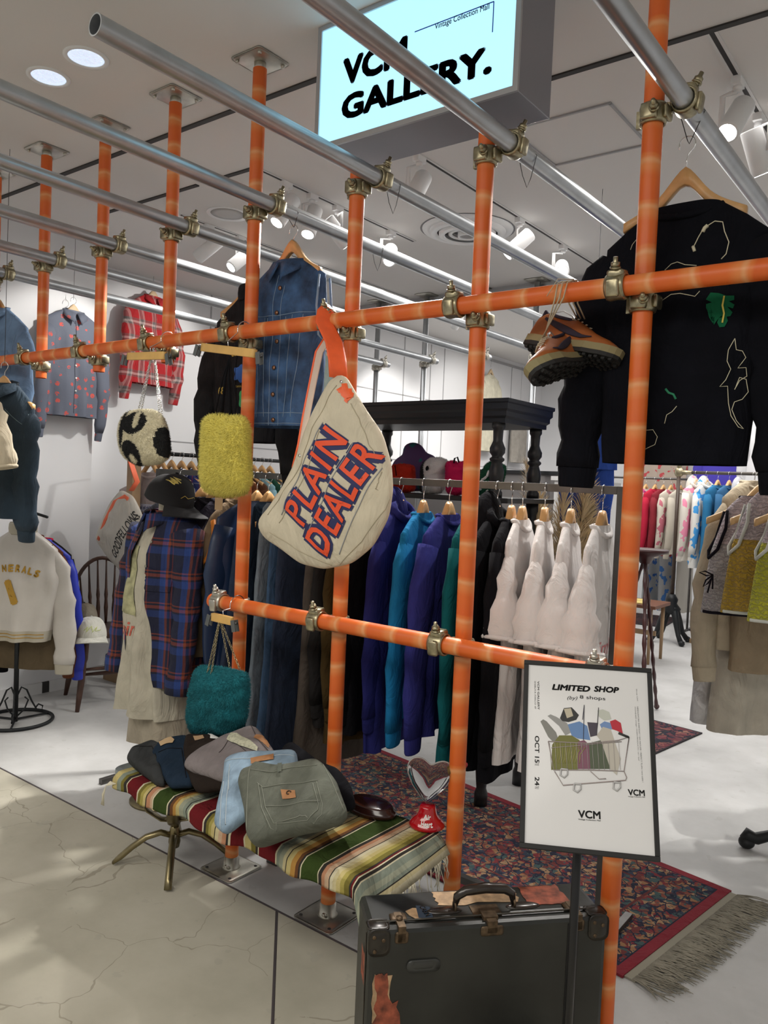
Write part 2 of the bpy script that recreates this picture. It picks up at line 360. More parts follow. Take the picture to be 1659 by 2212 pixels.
def garment(name, label, cat, loc, rz, m, L=.68, hem=.25, chest=.26, sh=.22, neck=.075, drop=.055, dep=.055, sleeve=.56, sl_out=.12, sl_r=(.075, .045), sl_y=0, cuff=True,
            cuffm=None, collar='crew', colm=None, open_=None, fold=.10, nf=7, seed=0, group=None, flare=1.0, res=1, slm=None, wob=.0, hemband=None, v=0.0, sl_flat=.62, sl_open=False, sleeves=(1, 1), bend=0.05, lean=0):
    """a hanging top: hem at local z=0, neck at z=L, shoulders along x, front towards -y"""
    T = thing(name, label, cat, loc, rz, group); rnd = random.Random(seed*7+3); ph = [rnd.uniform(0, 6.28) for _ in range(6)]
    seg = int(44*res); zs = [0, .012]+[L*k/int(16*res) for k in range(1, int(16*res)-1)]; zs = [z for z in zs if z < L-drop-.05]+[L-drop-.04, L-drop-.015, L-drop, L-drop*.75, L-drop*.5, L-drop*.25, L]
    W = [(0, hem), (L*.35, lerp(hem, chest, .6)), (L-drop-.16, chest), (L-drop, sh), (L-drop*.5, lerp(sh, neck, .45)), (L, neck)]
    Dp = [(0, dep*flare), (L*.5, dep), (L-drop-.1, dep*.95), (L-drop, dep*.62), (L-drop*.4, dep*.5), (L, dep*.5)]
    mb = MB(); vs = []
    a0 = open_
    for z in zs:
        wv, dv = interp(W, z), interp(Dp, z); tt = 1-z/L
        for k in range(seg+1):
            if a0 is None: th = 2*pi*k/seg
            else:
                g = lerp(a0[0], a0[1], z/L); th = -pi/2+g+(2*pi-2*g)*k/seg
            c, s = math.cos(th), math.sin(th); n_ = 2.3
            rr = (abs(c)**n_+abs(s)**n_)**(-1/n_)
            fo = fold*(tt**1.2)*math.sin(nf*th+ph[0]+2.2*tt)+fold*.6*tt*math.sin((nf+4)*th+ph[1]-3*tt)
            nn = noise.noise(Vector((c*1.6+seed, s*1.6, z*7)))*(.25*fold+.03)
            y = dv*s*rr*(1+fo*1.6+nn*2.5); x = wv*c*rr*(1+fo*.12)
            y += .010*noise.noise(Vector((c*4+seed, s*4, z*8)))*min(1, tt*3); vs.append((x+lean*z+wob*math.sin(z*9+seed), y, z))
    k1 = seg+1; R = len(zs); fs = []
    for j in range(R-1):
        for k in range(seg): fs.append((j*k1+k, j*k1+k+1, (j+1)*k1+k+1, (j+1)*k1+k))
    mi = [1 if (hemband and zs[j] < hemband) else 0 for j in range(R-1) for k in range(seg)]
    mb.add(vs, fs, mi)
    T2 = mb.build('body', [m, cuffm or m], T, fix=False)
    if sleeve:
        for i, sx in enumerate((-1, 1)):
            if not sleeves[i]: continue
            q = MB(); n = int(11*res); zs0 = L-drop-.05; pts = []; rr = []
            for k in range(n+1):
                t = k/n
                x = sx*(sh-.045+sl_out*(t**.75)*1.0+.02*math.sin(t*pi)); z = zs0+.012-(sleeve)*t
                y = sl_y*t*t-bend*math.sin(t*pi)*.6; pts.append((x+lean*z, y, z))
                wr = 1+.10*math.sin(t*23+seed+i)+.06*math.sin(t*41+i*2); a = lerp(sl_r[0], sl_r[1], t**.8)*wr
                rr.append((a*lerp(min(.42, sl_flat), sl_flat, min(1, t*1.6)), a))
            rr[0] = (rr[0][0]*.8, rr[0][1]*.7)
            q.tube(pts, rr, int(14*res), 0, not sl_open, None, False, (1, 0, 0))
            if sl_open:      # turned hem round the open sleeve end
                e = Vector(pts[-1]); r_ = rr[-1]; q.tube([(e.x+r_[1]*1.12*math.cos(2*pi*k/20), e.y+r_[0]*1.12*math.sin(2*pi*k/20), e.z-.004+.012*math.cos(2*pi*k/20)*sx) for k in range(20)], (.0045, .007), 6, 0, False, None, True)
            so = q.build('sleeve', slm or m, T)
            if cuff:
                q = MB(); d = Vector(pts[-1])-Vector(pts[-2]); d.normalize(); e = Vector(pts[-1]); r_ = rr[-1]
                q.tube([e-d*.008, e+d*.004, e+d*.05, e+d*.056], [(r_[0]*.9, r_[1]*.9), (r_[0]*.92, r_[1]*.92), (r_[0]*.86, r_[1]*.84), (r_[0]*.8, r_[1]*.78)], 14, 0, True, None, False, (1, 0, 0)); q.build('cuff', cuffm or m, so)
    if collar == 'crew':
        q = MB(); pts = [(neck*1.02*math.cos(a)+lean*L, dep*.55*math.sin(a), L-.006-.028*max(0, -math.sin(a))-v*max(0, -math.sin(a))) for a in [2*pi*k/28 for k in range(28)]]
        q.tube(pts, (.012, .009), 6, 0, False, None, True); q.build('collar', colm or m, T)
    elif collar == 'shirt':
        for sx in (-1, 1):
            q = MB(); n = 9; vv = []
            for k in range(n+1):
                t = k/n; a = pi/2-sx*0+(-sx)*t*pi*.98; x = neck*1.05*math.cos(a)*1; y = dep*.7*math.sin(a)-.004
                wd = .03+.045*t*t; vv += [(x, y, L+.022-.04*t), (x*1.0+sx*(-.0)+(-.0), y-.016*(1 if t > .3 else .3)-.01, L+.022-.04*t-wd)]
                vv[-1] = (x*1.18+sx*.02*(t > .9), vv[-1][1], vv[-1][2])
            f_ = [(2*k, 2*k+1, 2*k+3, 2*k+2) for k in range(n)]; q.add(vv, f_)
            o = q.build('collar', colm or m, T); md = o.modifiers.new('s', 'SOLIDIFY'); md.thickness = .004
    elif collar == 'stand':
        q = MB(); q.tube([(neck*.95*math.cos(a), dep*.6*math.sin(a), L+.018) for a in [2*pi*k/28 for k in range(28)]], (.007, .034), 8, 0, False, None, True); q.build('collar', colm or m, T)
    elif collar == 'hood':
        q = MB(); q.ell((lean*L, dep*.7, L-.03), .085, .05, .12, 0, None, 18, 12); q.tube([(.075*math.cos(a), -.01+dep*.5*math.sin(a), L-.0+.03*math.sin(a)) for a in [2*pi*k/20 for k in range(20)]], .016, 6, 0, False, None, True); q.build('hood', colm or m, T)
    T['_b'] = 1; del T['_b']
    return T, T2
def hanger(label, loc, rz, w=.2, m=None, group='wooden clothes hangers', wire=.085, name='clothes_hanger', dropz=.05, wide=.022):
    """origin at the top of the hook; arms along x"""
    T = thing(name, label, 'hanger', loc, rz, group)
    q = MB(); pts = [(.020*math.cos(a), 0, -.020+.020*math.sin(a)) for a in [pi*1.05-pi*1.35*k/10 for k in range(11)]]
    pts = [(-.020, 0, -.03)]+pts+[(.004, 0, -.045), (0, 0, -.06), (0, 0, -wire)]; q.tube(pts, .0016, 6); q.build('hook', CHROME, T)
    q = MB(); n = 12; vs = []
    up = []; lo = []
    for k in range(n+1):
        t = k/n; x = w*t; zc = -wire-dropz*(1-math.exp(-(x/.05)**2))-.47*x; h = lerp(.034, .016, min(1, t*1.3)); up.append((x, zc+.004)); lo.append((x, zc-h))
    lo[0] = (0, -wire-.036)
    out = [(-x, z) for x, z in up[::-1]]+up[1:]+lo[::-1]+[(-x, z) for x, z in lo[1:]]
    k = len(out); c = wide/2; vs = []
    for y, s in ((-c, .0), (-c*.6, .003), (c*.6, .003), (c, .0)):
        for i, (x, z) in enumerate(out): vs.append((x, y, z+(s if i < k/2 else -s)))
    fs = [(j*k+i, j*k+(i+1) % k, (j+1)*k+(i+1) % k, (j+1)*k+i) for j in range(3) for i in range(k)]
    nn = 2*n+1
    for j in (0, 3):
        for i in range(nn-1):
            fs.append((j*k+i, j*k+i+1, j*k+k-2-i, j*k+k-1-i))
    q.add(vs, fs); q.build('shoulder_bar', m or WOODH, T, bevel=0)
    return T
# ================================================================ ROOM SHELL
m, nt, b = newmat('concrete_floor')
tc = N(nt, 'ShaderNodeTexCoord'); sp = N(nt, 'ShaderNodeSeparateXYZ'); nt.links.new(tc.outputs['Object'], sp.inputs[0])
n1 = N(nt, 'ShaderNodeTexNoise'); n1.inputs['Scale'].default_value = 1.7; n1.inputs['Detail'].default_value = 8; n1.inputs['Roughness'].default_value = .62; nt.links.new(tc.outputs['Object'], n1.inputs[0])
n2 = N(nt, 'ShaderNodeTexNoise'); n2.inputs['Scale'].default_value = 14; n2.inputs['Detail'].default_value = 6; nt.links.new(tc.outputs['Object'], n2.inputs[0])
inner = ramp_const(nt, n1.outputs[0], [(.3, (.42, .42, .415)), (.5, (.53, .53, .525)), (.7, (.63, .63, .63))], 'LINEAR')
outer = ramp_const(nt, n1.outputs[0], [(.3, (.38, .36, .29)), (.5, (.47, .445, .365)), (.7, (.55, .52, .44))], 'LINEAR')
side = M2(nt, 'GREATER_THAN', sp.outputs[1], -.085)
col = mixc(nt, side, outer, inner)
# hairline cracks on the corridor slab only
wn = N(nt, 'ShaderNodeTexNoise'); wn.inputs['Scale'].default_value = 5; wn.inputs['Detail'].default_value = 3; nt.links.new(tc.outputs['Object'], wn.inputs[0])
va = N(nt, 'ShaderNodeVectorMath', operation='MULTIPLY_ADD'); nt.links.new(wn.outputs['Color'], va.inputs[0]); va.inputs[1].default_value = (.22, .22, 0); nt.links.new(tc.outputs['Object'], va.inputs[2])
vo = N(nt, 'ShaderNodeTexVoronoi', feature='DISTANCE_TO_EDGE'); vo.inputs['Scale'].default_value = 2.6; nt.links.new(va.outputs[0], vo.inputs['Vector'])
cr = M2(nt, 'LESS_THAN', vo.outputs['Distance'], .004)
cr = M2(nt, 'MULTIPLY', M2(nt, 'MULTIPLY', cr, M2(nt, 'SUBTRACT', 1.0, side)), M2(nt, 'GREATER_THAN', n1.outputs[0], .44))
col = mixc(nt, M2(nt, 'MULTIPLY', cr, .5), col, (.20, .17, .12))
sm = mixc(nt, M2(nt, 'MULTIPLY', M2(nt, 'GREATER_THAN', n2.outputs[0], .66), .18), col, (.30, .29, .26))
nt.links.new(sm, b.inputs['Base Color']); b.inputs['Roughness'].default_value = .5; b.inputs['Specular IOR Level'].default_value = .35
bp = N(nt, 'ShaderNodeBump'); bp.inputs['Strength'].default_value = .12; bp.inputs['Distance'].default_value = .004; nt.links.new(n2.outputs[0], bp.inputs['Height']); nt.links.new(bp.outputs[0], b.inputs['Normal'])
FLOORM = m
struct(MB().box(-5.2, -3.6, -.05, 3.2, 8.6, 0).build('floor', FLOORM))
strip = mat('joint_strip', (.10, .085, .09), .5, .3)
struct(MB().box(-5.2, -.091, -.01, 3.2, -.083, .0012).build('trim_1', strip))
a = Vector((-.707-.6, -.477+.0, 0)); 
struct(MB().tube([(-1.086, -.088, .0002), (-.68, -.507, .0002), (-.2, -1.0, .0002)], (.0045, .0012), 6).build('trim_2', strip))
wallm = mat('white_wall_paint', (.74, .745, .76), .75, 0, (90, .05, .001))
ceilm = mat('ceiling_paint', (.66, .64, .62), .8, 0, (120, .04, .001))
dark = mat('slot_dark', (.03, .028, .027), .7)
struct(MB().box(-5.2, -3.6, 2.895, 3.2, 3.18, 2.99).build('ceiling', ceilm))
struct(MB().box(-5.2, 3.18, 3.11, 3.2, 8.6, 3.2).build('ceiling', ceilm))
struct(MB().box(-5.2, -1.0, 0, -4.0, 1.01, 2.895).build('wall_left', wallm))
struct(MB().box(-5.2, 1.01, 0, -4.4, 8.6, 3.11).build('wall_left_back', wallm))
struct(MB().box(-4.4, 8.3, 0, 3.2, 8.5, 3.11).build('wall_back', wallm))
struct(MB().box(2.6, 3.3, 0, 2.8, 8.3, 3.11).build('wall_right', wallm))
bb = mat('baseboard_white', (.70, .70, .70), .5)
struct(MB().box(-4.0, -1.0, 0, -3.985, .70, .07).box(-4.0, .75, 0, -3.985, 1.01, .07).build('baseboard_left', bb))
struct(MB().box(-4.0, .70, 0, -3.992, .75, .07).build('baseboard_left', dark))
# panel joints of the long white wall
jm = mat('panel_joint', (.36, .36, .37), .6)
q = MB()
for y in (2.3, 3.2, 4.1, 4.98, 5.49, 5.77, 6.6, 7.4): q.box(-4.4, y-.006, 0, -4.396, y+.006, 3.05)
q.box(-4.4, 1.6, 2.385, -4.396, 8.3, 2.395).box(-4.4, 1.6, 1.68, -4.396, 8.3, 1.688).box(-4.4, 1.2, 3.03, -4.385, 8.3, 3.06)
struct(q.build('trim_3', jm))
# header strip between the two ceilings
metal = mat('satin_aluminium', (.50, .51, .53), .3, .9)
struct(MB().box(-4.4, 3.15, 2.80, 2.6, 3.20, 2.895).build('trim_4', mat('header_grey', (.45, .45, .46), .5)))
struct(MB().box(-4.4, 3.14, 2.855, 2.6, 3.152, 2.875).box(-4.4, 3.14, 2.80, 2.6, 3.152, 2.815).build('trim_5', metal))
# ceiling slots
for i, (x0, x1, y) in enumerate([(-5.0, -1.31, .20), (-.65, 3, .65), (-2.35, -2.13, .65), (-3.4, -2.55, .65), (-1.30, -.65, .65)]):
    if i == 4: continue
    struct(MB().box(x0, y-.012, 2.889, x1, y+.012, 2.896).build('trim_%d' % (6+i), dark))
# access panel in the ceiling, with its thin frame
struct(MB().box(-.93, .925, 2.888, -.50, .935, 2.896).box(-.93, 1.345, 2.888, -.50, 1.355, 2.896).box(-.93, .93, 2.888, -.92, 1.35, 2.896).box(-.51, .93, 2.888, -.50, 1.35, 2.896).build('trim_11', jm))
# ---------------------------------------------------------------- ceiling fittings
for x, y, lab in ((-1.923, -.356, 'round recessed downlight in the ceiling, nearer the long free pipe end'), (-2.171, -.357, 'round recessed downlight in the ceiling, the lower left of the pair')):
    T = thing('recessed_downlight', lab, 'downlight', (x, y, 2.895), 0, 'recessed downlights in the corridor ceiling')
    MB().lathe([(.062, .001), (.062, -.004), (.078, -.004), (.078, 0.001)], 32, caps=False).build('trim_ring', WHITE, T)
    MB().lathe([(.063, -.001), (.05, -.0015)], 32).build('reflector', mat('reflector', (.5, .55, .62), .15, 1, (30, .8, .02), emit=(.65, .75, .9), es=.9), T)  # low emission stands in for the bluish-white reflection in the metal
T = thing('air_diffuser', 'round white air diffuser with concentric rings in the ceiling', 'diffuser', (-1.732, 1.917, 2.895))
for r_, z in ((.26, .0), (.22, -.018), (.165, -.03), (.11, -.022), (.055, -.034)):
    MB().lathe([(r_, 0), (r_*.98, z-.010), (r_*.80, z-.014), (r_*.78, z-.006)], 40, caps=False).build('ring', WHITE, T)
MB().lathe([(.27, -.001), (.10, -.0015)], 40).build('back_plate', mat('diffuser_grey', (.30, .30, .31), .7), T)
T = thing('ceiling_speaker', 'flat round speaker grille in the ceiling left of the track', 'speaker', (-2.754, 1.028, 2.895))
MB().lathe([(.092, -.001), (.115, -.006), (.118, -.001), (.118, .0)], 36).build('rim', mat('gloss_white', (.8, .8, .8), .3), T)
MB().lathe([(.096, -.0015), (.05, -.002)], 36).build('grille', mat('grille', (.52, .51, .50), .8), T)
T = thing('air_vent', 'square white ceiling vent beyond the pipes, right of the hanging jackets', 'vent', (-1.55, 4.3, 3.11))
q = MB()
for r_ in (.30, .22, .14): q.tube([(-r_, -r_, -.01), (r_, -r_, -.01), (r_, r_, -.01), (-r_, r_, -.01)], .018, 4, 0, False, None, True)
q.build('frame', WHITE, T); MB().box(-.3, -.3, -.004, .3, .3, 0).build('back_plate', mat('vent_dark', (.12, .12, .13), .7), T)
# ---------------------------------------------------------------- lighting track and spots
trk = mat('track_white', (.62, .61, .60), .5)
for (a, b2, lab) in (((-2.13, .65), (-2.13, 1.95), 'lighting track recessed over the middle of the shop'), ((-1.39, .65), (-1.39, 3.1), 'longer lighting track right of the round air diffuser'), ((-.07, .65), (-.07, 3.1), 'lighting track above the black sweatshirt'), ((-3.0, .9), (-3.0, 3.1), 'lighting track near the left wall')):
    T = thing('lighting_track', lab, 'track', (a[0], a[1], 2.895))
    L = b2[1]-a[1]
    MB().box(-.018, 0, -.004, -.008, L, .001).box(.008, 0, -.004, .018, L, .001).build('rail', trk, T)
    MB().box(-.008, 0, -.002, .008, L, .001).build('groove', dark, T)
LENS = mat('lit_lens', (1, 1, 1), .4, emit=(1, .97, .92), es=14); LOFF = mat('unlit_lens', (.35, .35, .36), .3)
SPOTN = [0]
def spot(loc, tgt, lab, on=True, e=60, size=50, lens=True, z=2.895, blend=.5):
    T = thing('track_spotlight', lab, 'spotlight', loc+(z,), 0, 'white track spotlights')
    MB().box(-.016, -.03, -.03, .016, .03, 0).cyl((0, 0, -.045), (0, 0, -.028), .016).build('adapter', WHITE, T)
    d = Vector(tgt)-Vector(loc+(z-.14,)); d.normalize(); sd = d.cross(Vector((0, 0, 1)))
    if sd.length < .1: sd = Vector((1, 0, 0))
    sd.normalize(); c = Vector((0, 0, -.14))
    q = MB(); q.tube([(0, 0, -.045), sd*.052+Vector((0, 0, -.047)), sd*.052+Vector((0, 0, -.15))], (.004, .012), 6); q.build('arm', WHITE, T)
    MB().tube([c-d*.085, c-d*.08, c+d*.08, c+d*.085], [.036, .040, .040, .038], 24).build('lamp_head', WHITE, T)
    MB().tube([c+d*.0853, c+d*.0865], [.031, .031], 20).build('lens', LENS if on else LOFF, T)
    if on:
        l = bpy.data.lights.new('spot_lamp', 'SPOT'); l.energy = e; l.spot_size = math.radians(size); l.spot_blend = blend; l.shadow_soft_size = .03; l.color = (1, .965, .91)
        o = bpy.data.objects.new('spot_lamp', l); link(o); o.location = Vector(loc+(z,))+c+d*.10; o.rotation_euler = d.to_track_quat('-Z', 'Y').to_euler()
SP = [((-2.13, .86), (-2.6, -.9, .0), 'white track spotlight pointing outwards, first on the middle track', 170, 66),
 ((-2.13, 1.25), (-1.3, 3.2, .8), 'white track spotlight, second on the middle track', 50, 60),
 ((-2.13, 1.72), (-1.0, .1, 1.2), 'white track spotlight tilted up near the end of the middle track', 60, 55),
 ((-1.39, .95), (-.9, -1.3, .0), 'tall white cylindrical spotlight right under the lightbox sign', 150, 74),
 ((-1.39, 1.9), (-2.6, .9, 1.2), 'grey-sided track spotlight tilted left by the round diffuser', 60, 60),
 ((-1.39, 2.45), (-.2, .2, 1.5), 'lit track spotlight shining beside the black sweatshirt', 70, 48),
 ((-.07, 1.0), (-.5, -1.1, .2), 'white bracketed spotlight half hidden by the tallest orange pole', 60, 60),
 ((-.07, 1.32), (.6, 2.6, .0), 'large white cylindrical spotlight at the upper right', 100, 75),
 ((-3.0, 1.1), (-4.0, .75, 2.05), 'lit white spotlight aimed at the shirts on the left wall', 40, 60),
 ((-3.0, 1.35), (-3.4, -.2, 1.2), 'white spotlight tilted left near the left wall shirts', 50, 65),
 ((-3.0, 2.0), (-4.35, 1.7, 2.2), 'white spotlight over the red plaid shirt', 40, 60),
 ((-2.13, 1.05), (-1.9, .2, .9), 'white spotlight over the dressed mannequin', 60, 60),
 ((-.07, 2.3), (-.1, 1.3, .8), 'white spotlight over the beige clothes', 60, 55)]
for loc, tgt, lab, e, sz in SP: spot(loc, tgt, lab, True, e, sz)
for loc, tgt, lab, on in [((-3.3, 4.3), (-4.4, 4.8, 1.6), 'small lit spotlight beyond the second pipe row', True), ((-2.6, 5.4), (-4.4, 6.2, 1.6), 'small lit spotlight far back under the higher ceiling', True), ((-1.35, 4.6), (-2.2, 6.5, 1.2), 'white spotlight behind the hanging running shoes', True), ((-.6, 5.5), (.2, 5.0, 1.0), 'white spotlight far back over the clothes rails', True)]:
    spot(loc, tgt, lab, on, 60, 80, z=3.11)

# ================================================================ ORANGE FRAME
S = .47; RP = .0243; ZB = 1.936; ZL = .981; ZP = 2.389; YB = -.058; DXP = .066
def plate(mb, z, sgn, r=.075):
    mb.rbox(0, 0, 0, r, .004, r, .014, 0, Matrix.Translation((0, 0, z+sgn*.004)) @ Matrix.Rotation(pi/2, 4, 'X'))
PL = [(0, 0, 3.0, 'tallest thick orange pole at the right, in front of the black sweatshirt', 0), (1, 0, 2.44, 'orange pole behind the heart dispenser, topped by a clamp under the lightbox', 0),
      (2, 0, 2.42, 'orange pole behind the hanging newspaper bag, ending at a pipe clamp', 0), (3, 0, 2.895, 'orange floor-to-ceiling pole beside the denim vest', 1),
      (4, 1.865, 2.895, 'orange hanging pole in front of the red plaid shirt', 1), (5, 1.855, 2.895, 'orange hanging pole between the red plaid and grey patterned shirts', 1),
      (6, 1.85, 2.895, 'orange hanging pole left of the grey patterned shirt', 1), (7, 1.85, 2.895, 'orange hanging pole cut by the left edge of the photo', 1)]
for k, z0, z1, lab, cp in PL:
    z1 = min(z1, 2.895)
    T = thing('orange_pole', lab, 'pole', (-S*k, 0, z0), 0, 'upright orange scaffold poles')
    n = 28; q = MB(); H = z1-z0; hh = H-(.03 if cp else 0)
    q.tube([(0, 0, .006 if z0 == 0 else 0), (0, 0, hh)], RP, n, 0, False); q.tube([(0, 0, .006 if z0 == 0 else 0), (0, 0, hh)], RP*.9, n, 0, False)
    q.v and q.add([(r_*math.cos(2*pi*i/n), r_*math.sin(2*pi*i/n), z) for z in ((.006 if z0 == 0 else 0), hh) for r_ in (RP, RP*.9) for i in range(n)], [(i, (i+1) % n, n+(i+1) % n, n+i) for i in range(n)]+[(2*n+i, 2*n+(i+1) % n, 3*n+(i+1) % n, 3*n+i) for i in range(n)])
    q.build('tube', ORANGE, T, Matrix.Translation((0, 0, 0)))
    if cp:
        q = MB(); plate(q, H-.008, 1); q.cyl((0, 0, H-.035), (0, 0, H-.006), .021, seg=20)
        for sx in (-1, 1):
            for sy in (-1, 1): q.cyl((sx*.056, sy*.056, H-.016), (sx*.056, sy*.056, H-.006), .007, seg=6)
        q.build('ceiling_plate', ZINC, T)
    if z0 == 0:
        q = MB(); plate(q, 0, 1, .082); q.tube([(0, 0, .006), (0, 0, .012), (0, 0, .05)], [.036, .0285, .027], 24)
        q.tube([(.02, -.03, .02), (.024, -.05, .035)], .006, 8)
        q.build('floor_plate', ZINC, T)
        for sx in (-1, 1):
            for sy in (-1, 1): MB().cyl((sx*.062, sy*.062, .006), (sx*.062, sy*.062, .0095), .006, seg=8).build('bolt', dark, T)
def pipe(name, lab, a, b2, m, grp, r=RP):
    a = Vector(a); b2 = Vector(b2); T = thing(name, lab, 'pipe', a, 0, grp); d = b2-a; L = d.length; n = 28
    q = MB(); q.tube([(0, 0, 0), (0, 0, L)], r, n, 0, False); q.tube([(0, 0, 0), (0, 0, L)], r*.87, n, 0, False)
    q.add([(r_*math.cos(2*pi*i/n), r_*math.sin(2*pi*i/n), z) for z in (0, L) for r_ in (r, r*.87) for i in range(n)], [(i, (i+1) % n, n+(i+1) % n, n+i) for i in range(n)]+[(2*n+i, 2*n+(i+1) % n, 3*n+(i+1) % n, 3*n+i) for i in range(n)])
    o = q.build('tube', m, T, d.to_track_quat('Z', 'Y').to_matrix().to_4x4()); return T
pipe('orange_crossbar', 'long upper orange crossbar that the bags and shoes hang from', (-4.6, YB, ZB), (1.2, YB, ZB), ORANGE, None)
pipe('orange_crossbar', 'short lower orange crossbar running behind the poster top', (-1.50, YB, ZL), (.045, YB, ZL), ORANGE, None)
PN = ['thick steel pipe at the upper right above the black sweatshirt', 'steel pipe crossing in front of the lit sign', 'steel pipe with its open end showing at the upper left', 'steel pipe the denim vest hangs from', 'steel pipe the black souvenir jacket hangs from', 'steel pipe passing above the red plaid shirt', 'steel pipe second from the left end of the frame', 'steel pipe passing just above the grey patterned shirt']
for k in range(8):
    y0 = -.968 if k == 2 else (-1.25 if k > 2 else -1.6); y1 = 3.17
    pipe('steel_pipe', PN[k], (-S*k+DXP, y0, ZP), (-S*k+DXP, y1, ZP), STEEL, 'overhead steel scaffold pipes')
BP = {3: 'back support post, rightmost behind the round shelf legs', 4: 'slim steel back post below the running shoes', 5: 'steel back post hidden partly by an orange pole', 6: 'steel back post right of the newspaper bag', 7: 'steel back post just right of the bag strap'}
for k in range(4, 8):
    T = thing('steel_post', BP.get(k, 'steel back post behind the black sweatshirt'), 'post', (-S*k, 3.10, 0), 0, 'steel posts at the far end of the pipes')
    q = MB(); q.cyl((0, 0, .006), (0, 0, 2.88), .021, seg=24); q.build('tube', STEEL, T)
    q = MB(); plate(q, 2.887, 1); q.build('ceiling_plate', ZINC, T); q = MB(); plate(q, 0, 1); q.build('floor_plate', ZINC, T)
def clamp(lab, c1, ax1, c2, ax2, out, m=BRASSZ):
    """two hinged bands, one round each pipe; c1, c2 pipe axis points, ax1, ax2 axis letters, out = where the bolt of band 1 points"""
    c1 = Vector(c1); c2 = Vector(c2); T = thing('pipe_clamp', lab, 'clamp', c1, 0, 'pipe clamps of the scaffold frame')
    A = {'x': Vector((1, 0, 0)), 'y': Vector((0, 1, 0)), 'z': Vector((0, 0, 1))}
    def band(c, ax, o, name):
        a = A[ax]; o = Vector(o); q = MB(); e = a.cross(o).normalized(); n = 24; vs = []
        for s, r in ((-.024, .0265), (-.024, .031), (-.017, .0335), (0, .0315), (.017, .0335), (.024, .031), (.024, .0265)):
            for k in range(n): th = 2*pi*k/n; vs.append(c+a*s+(o*math.cos(th)+e*math.sin(th))*r)
        fs = [(j*n+k, j*n+(k+1) % n, ((j+1) % 7)*n+(k+1) % n, ((j+1) % 7)*n+k) for j in range(7) for k in range(n)]; q.add(vs, fs)
        # hinge block and pressed boss
        Mx = Matrix((tuple(a)+(0,), tuple(e)+(0,), tuple(o)+(0,), (0, 0, 0, 1))).transposed(); Mx.translation = c
        q.rbox(0, .034, -.004, .016, .006, .022, .006, 0, Mx)
        q.box(-.021, -.044, -.016, .021, -.026, -.004, 0, Mx)
        q.rbox(0, 0, .030, .020, .02, .010, .006, 0, Mx)
        ob = q.build(name, m, T)
        q = MB(); bo = c+o*.036+e*.014; d = (o+e*.25+a*.15).normalized()
        q.cyl(bo-d*.01, bo+d*.034, .0055, seg=10); q.cyl(bo+d*.010, bo+d*.021, .011, seg=6); q.cyl(bo+d*.006, bo+d*.010, .013, seg=12); q.build('bolt', m, ob)
    band(Vector((0, 0, 0)), ax1, out, 'coupler_band'); band(c2-c1, ax2, (c1-c2).normalized()*(-1) if False else Vector((0, -1, 0)) if ax2 == 'z' else out, 'coupler_band')
    return T
for k in range(7):
    side = -1 if k > 0 else -1
    x = -S*k-.05 if k >= 2 else -S*k-.045
    # band round the crossbar sits just left of the pole, band round the pole under the bar
    T = clamp('brass clamp joining upper crossbar and pole ' + ['in front of the black sweatshirt', 'right of the newspaper bag', 'behind the newspaper bag strap', 'beside the denim vest', 'in front of the red plaid shirt', 'right of the grey patterned shirt', 'left of the grey patterned shirt'][k],
          (x, YB, ZB), 'x', (-S*k, 0, ZB-.012-.02), 'z', (0, -.15, .99))
for k in range(4):
    clamp('clamp on the lower crossbar ' + ['behind the top of the poster', 'under the blue and green sweatshirts', 'under the newspaper bag', 'at the open end of the bar above the teal bag'][k], (-S*k-.045, YB, ZL), 'x', (-S*k, 0, ZL-.01), 'z', (0, -.15, .99), BRASSZ if k in (1, 2) else ZINC)
for k in range(8):
    clamp('clamp holding a steel pipe on the pole ' + ['in front of the black sweatshirt', 'under the lit sign', 'above the newspaper bag', 'above the denim vest', 'above the giraffe bag', 'above the red plaid shirt', 'above the grey patterned shirt', 'cut by the left edge of the photo'][k],
          (-S*k+DXP, .035, ZP), 'y', (-S*k, 0, ZP-.03), 'z', (.15, 0, .99))
for k in range(4, 8):
    clamp('clamp at the far pipe ends, ' + {3: 'rightmost of the far clamps', 4: 'right of the bulkier orange pole', 5: 'behind the central orange pole', 6: 'second from the left of the far clamps', 7: 'leftmost of the far clamps'}[k], (-S*k+DXP, 3.10, ZP), 'y', (-S*k, 3.10, ZP-.03), 'z', (.15, 0, .99), ZINC)
# ---------------------------------------------------------------- lightbox sign
T = thing('lightbox_sign', 'illuminated pale blue lightbox sign hanging from the ceiling', 'sign', (-1.10, -.03, 2.5))
al = mat('sign_casing', (.27, .27, .30), .35, .6)
q = MB(); Wd, Hh, Dd = .74, .394, .19
q.box(0, .0, 0, Wd, Dd, Hh); q.build('casing', al, T, bevel=.002)
q = MB(); f = .016
q.box(0, -.008, 0, Wd, 0.001, f).box(0, -.008, Hh-f, Wd, .001, Hh).box(0, -.008, f, f, .001, Hh-f).box(Wd-f, -.008, f, Wd, .001, Hh-f); q.build('bezel', mat('brushed_bezel', (.5, .5, .52), .3, .9), T)
PX0 = Vector((-1.10, -.03, 2.5))
def SG(x, y): p = P(x, y, Y=-.034); return p-PX0
pan = MB().box(f, -.003, f, Wd-f, .0005, Hh-f).build('lit_panel', mat('lit_panel', (.3, .6, .8), .3, emit=(.40, .76, .94), es=1.05), T)
blk = mat('sign_lettering', (.012, .014, .05), .5); blu = mat('sign_blue_line', (.02, .08, .45), .5)
def flat_text(s, x, z, w, h, y, m, parent, name='lettering', bold=.015, M=None, space=1, shear=0):
    bm = text_bm(s, w, h, bold, space=space, shear=shear); mb = MB(); bm_add(mb, bm, lambda c: Vector((c.x+x, y, c.z+z))); return mb.build(name, m, parent, M, fix=False)
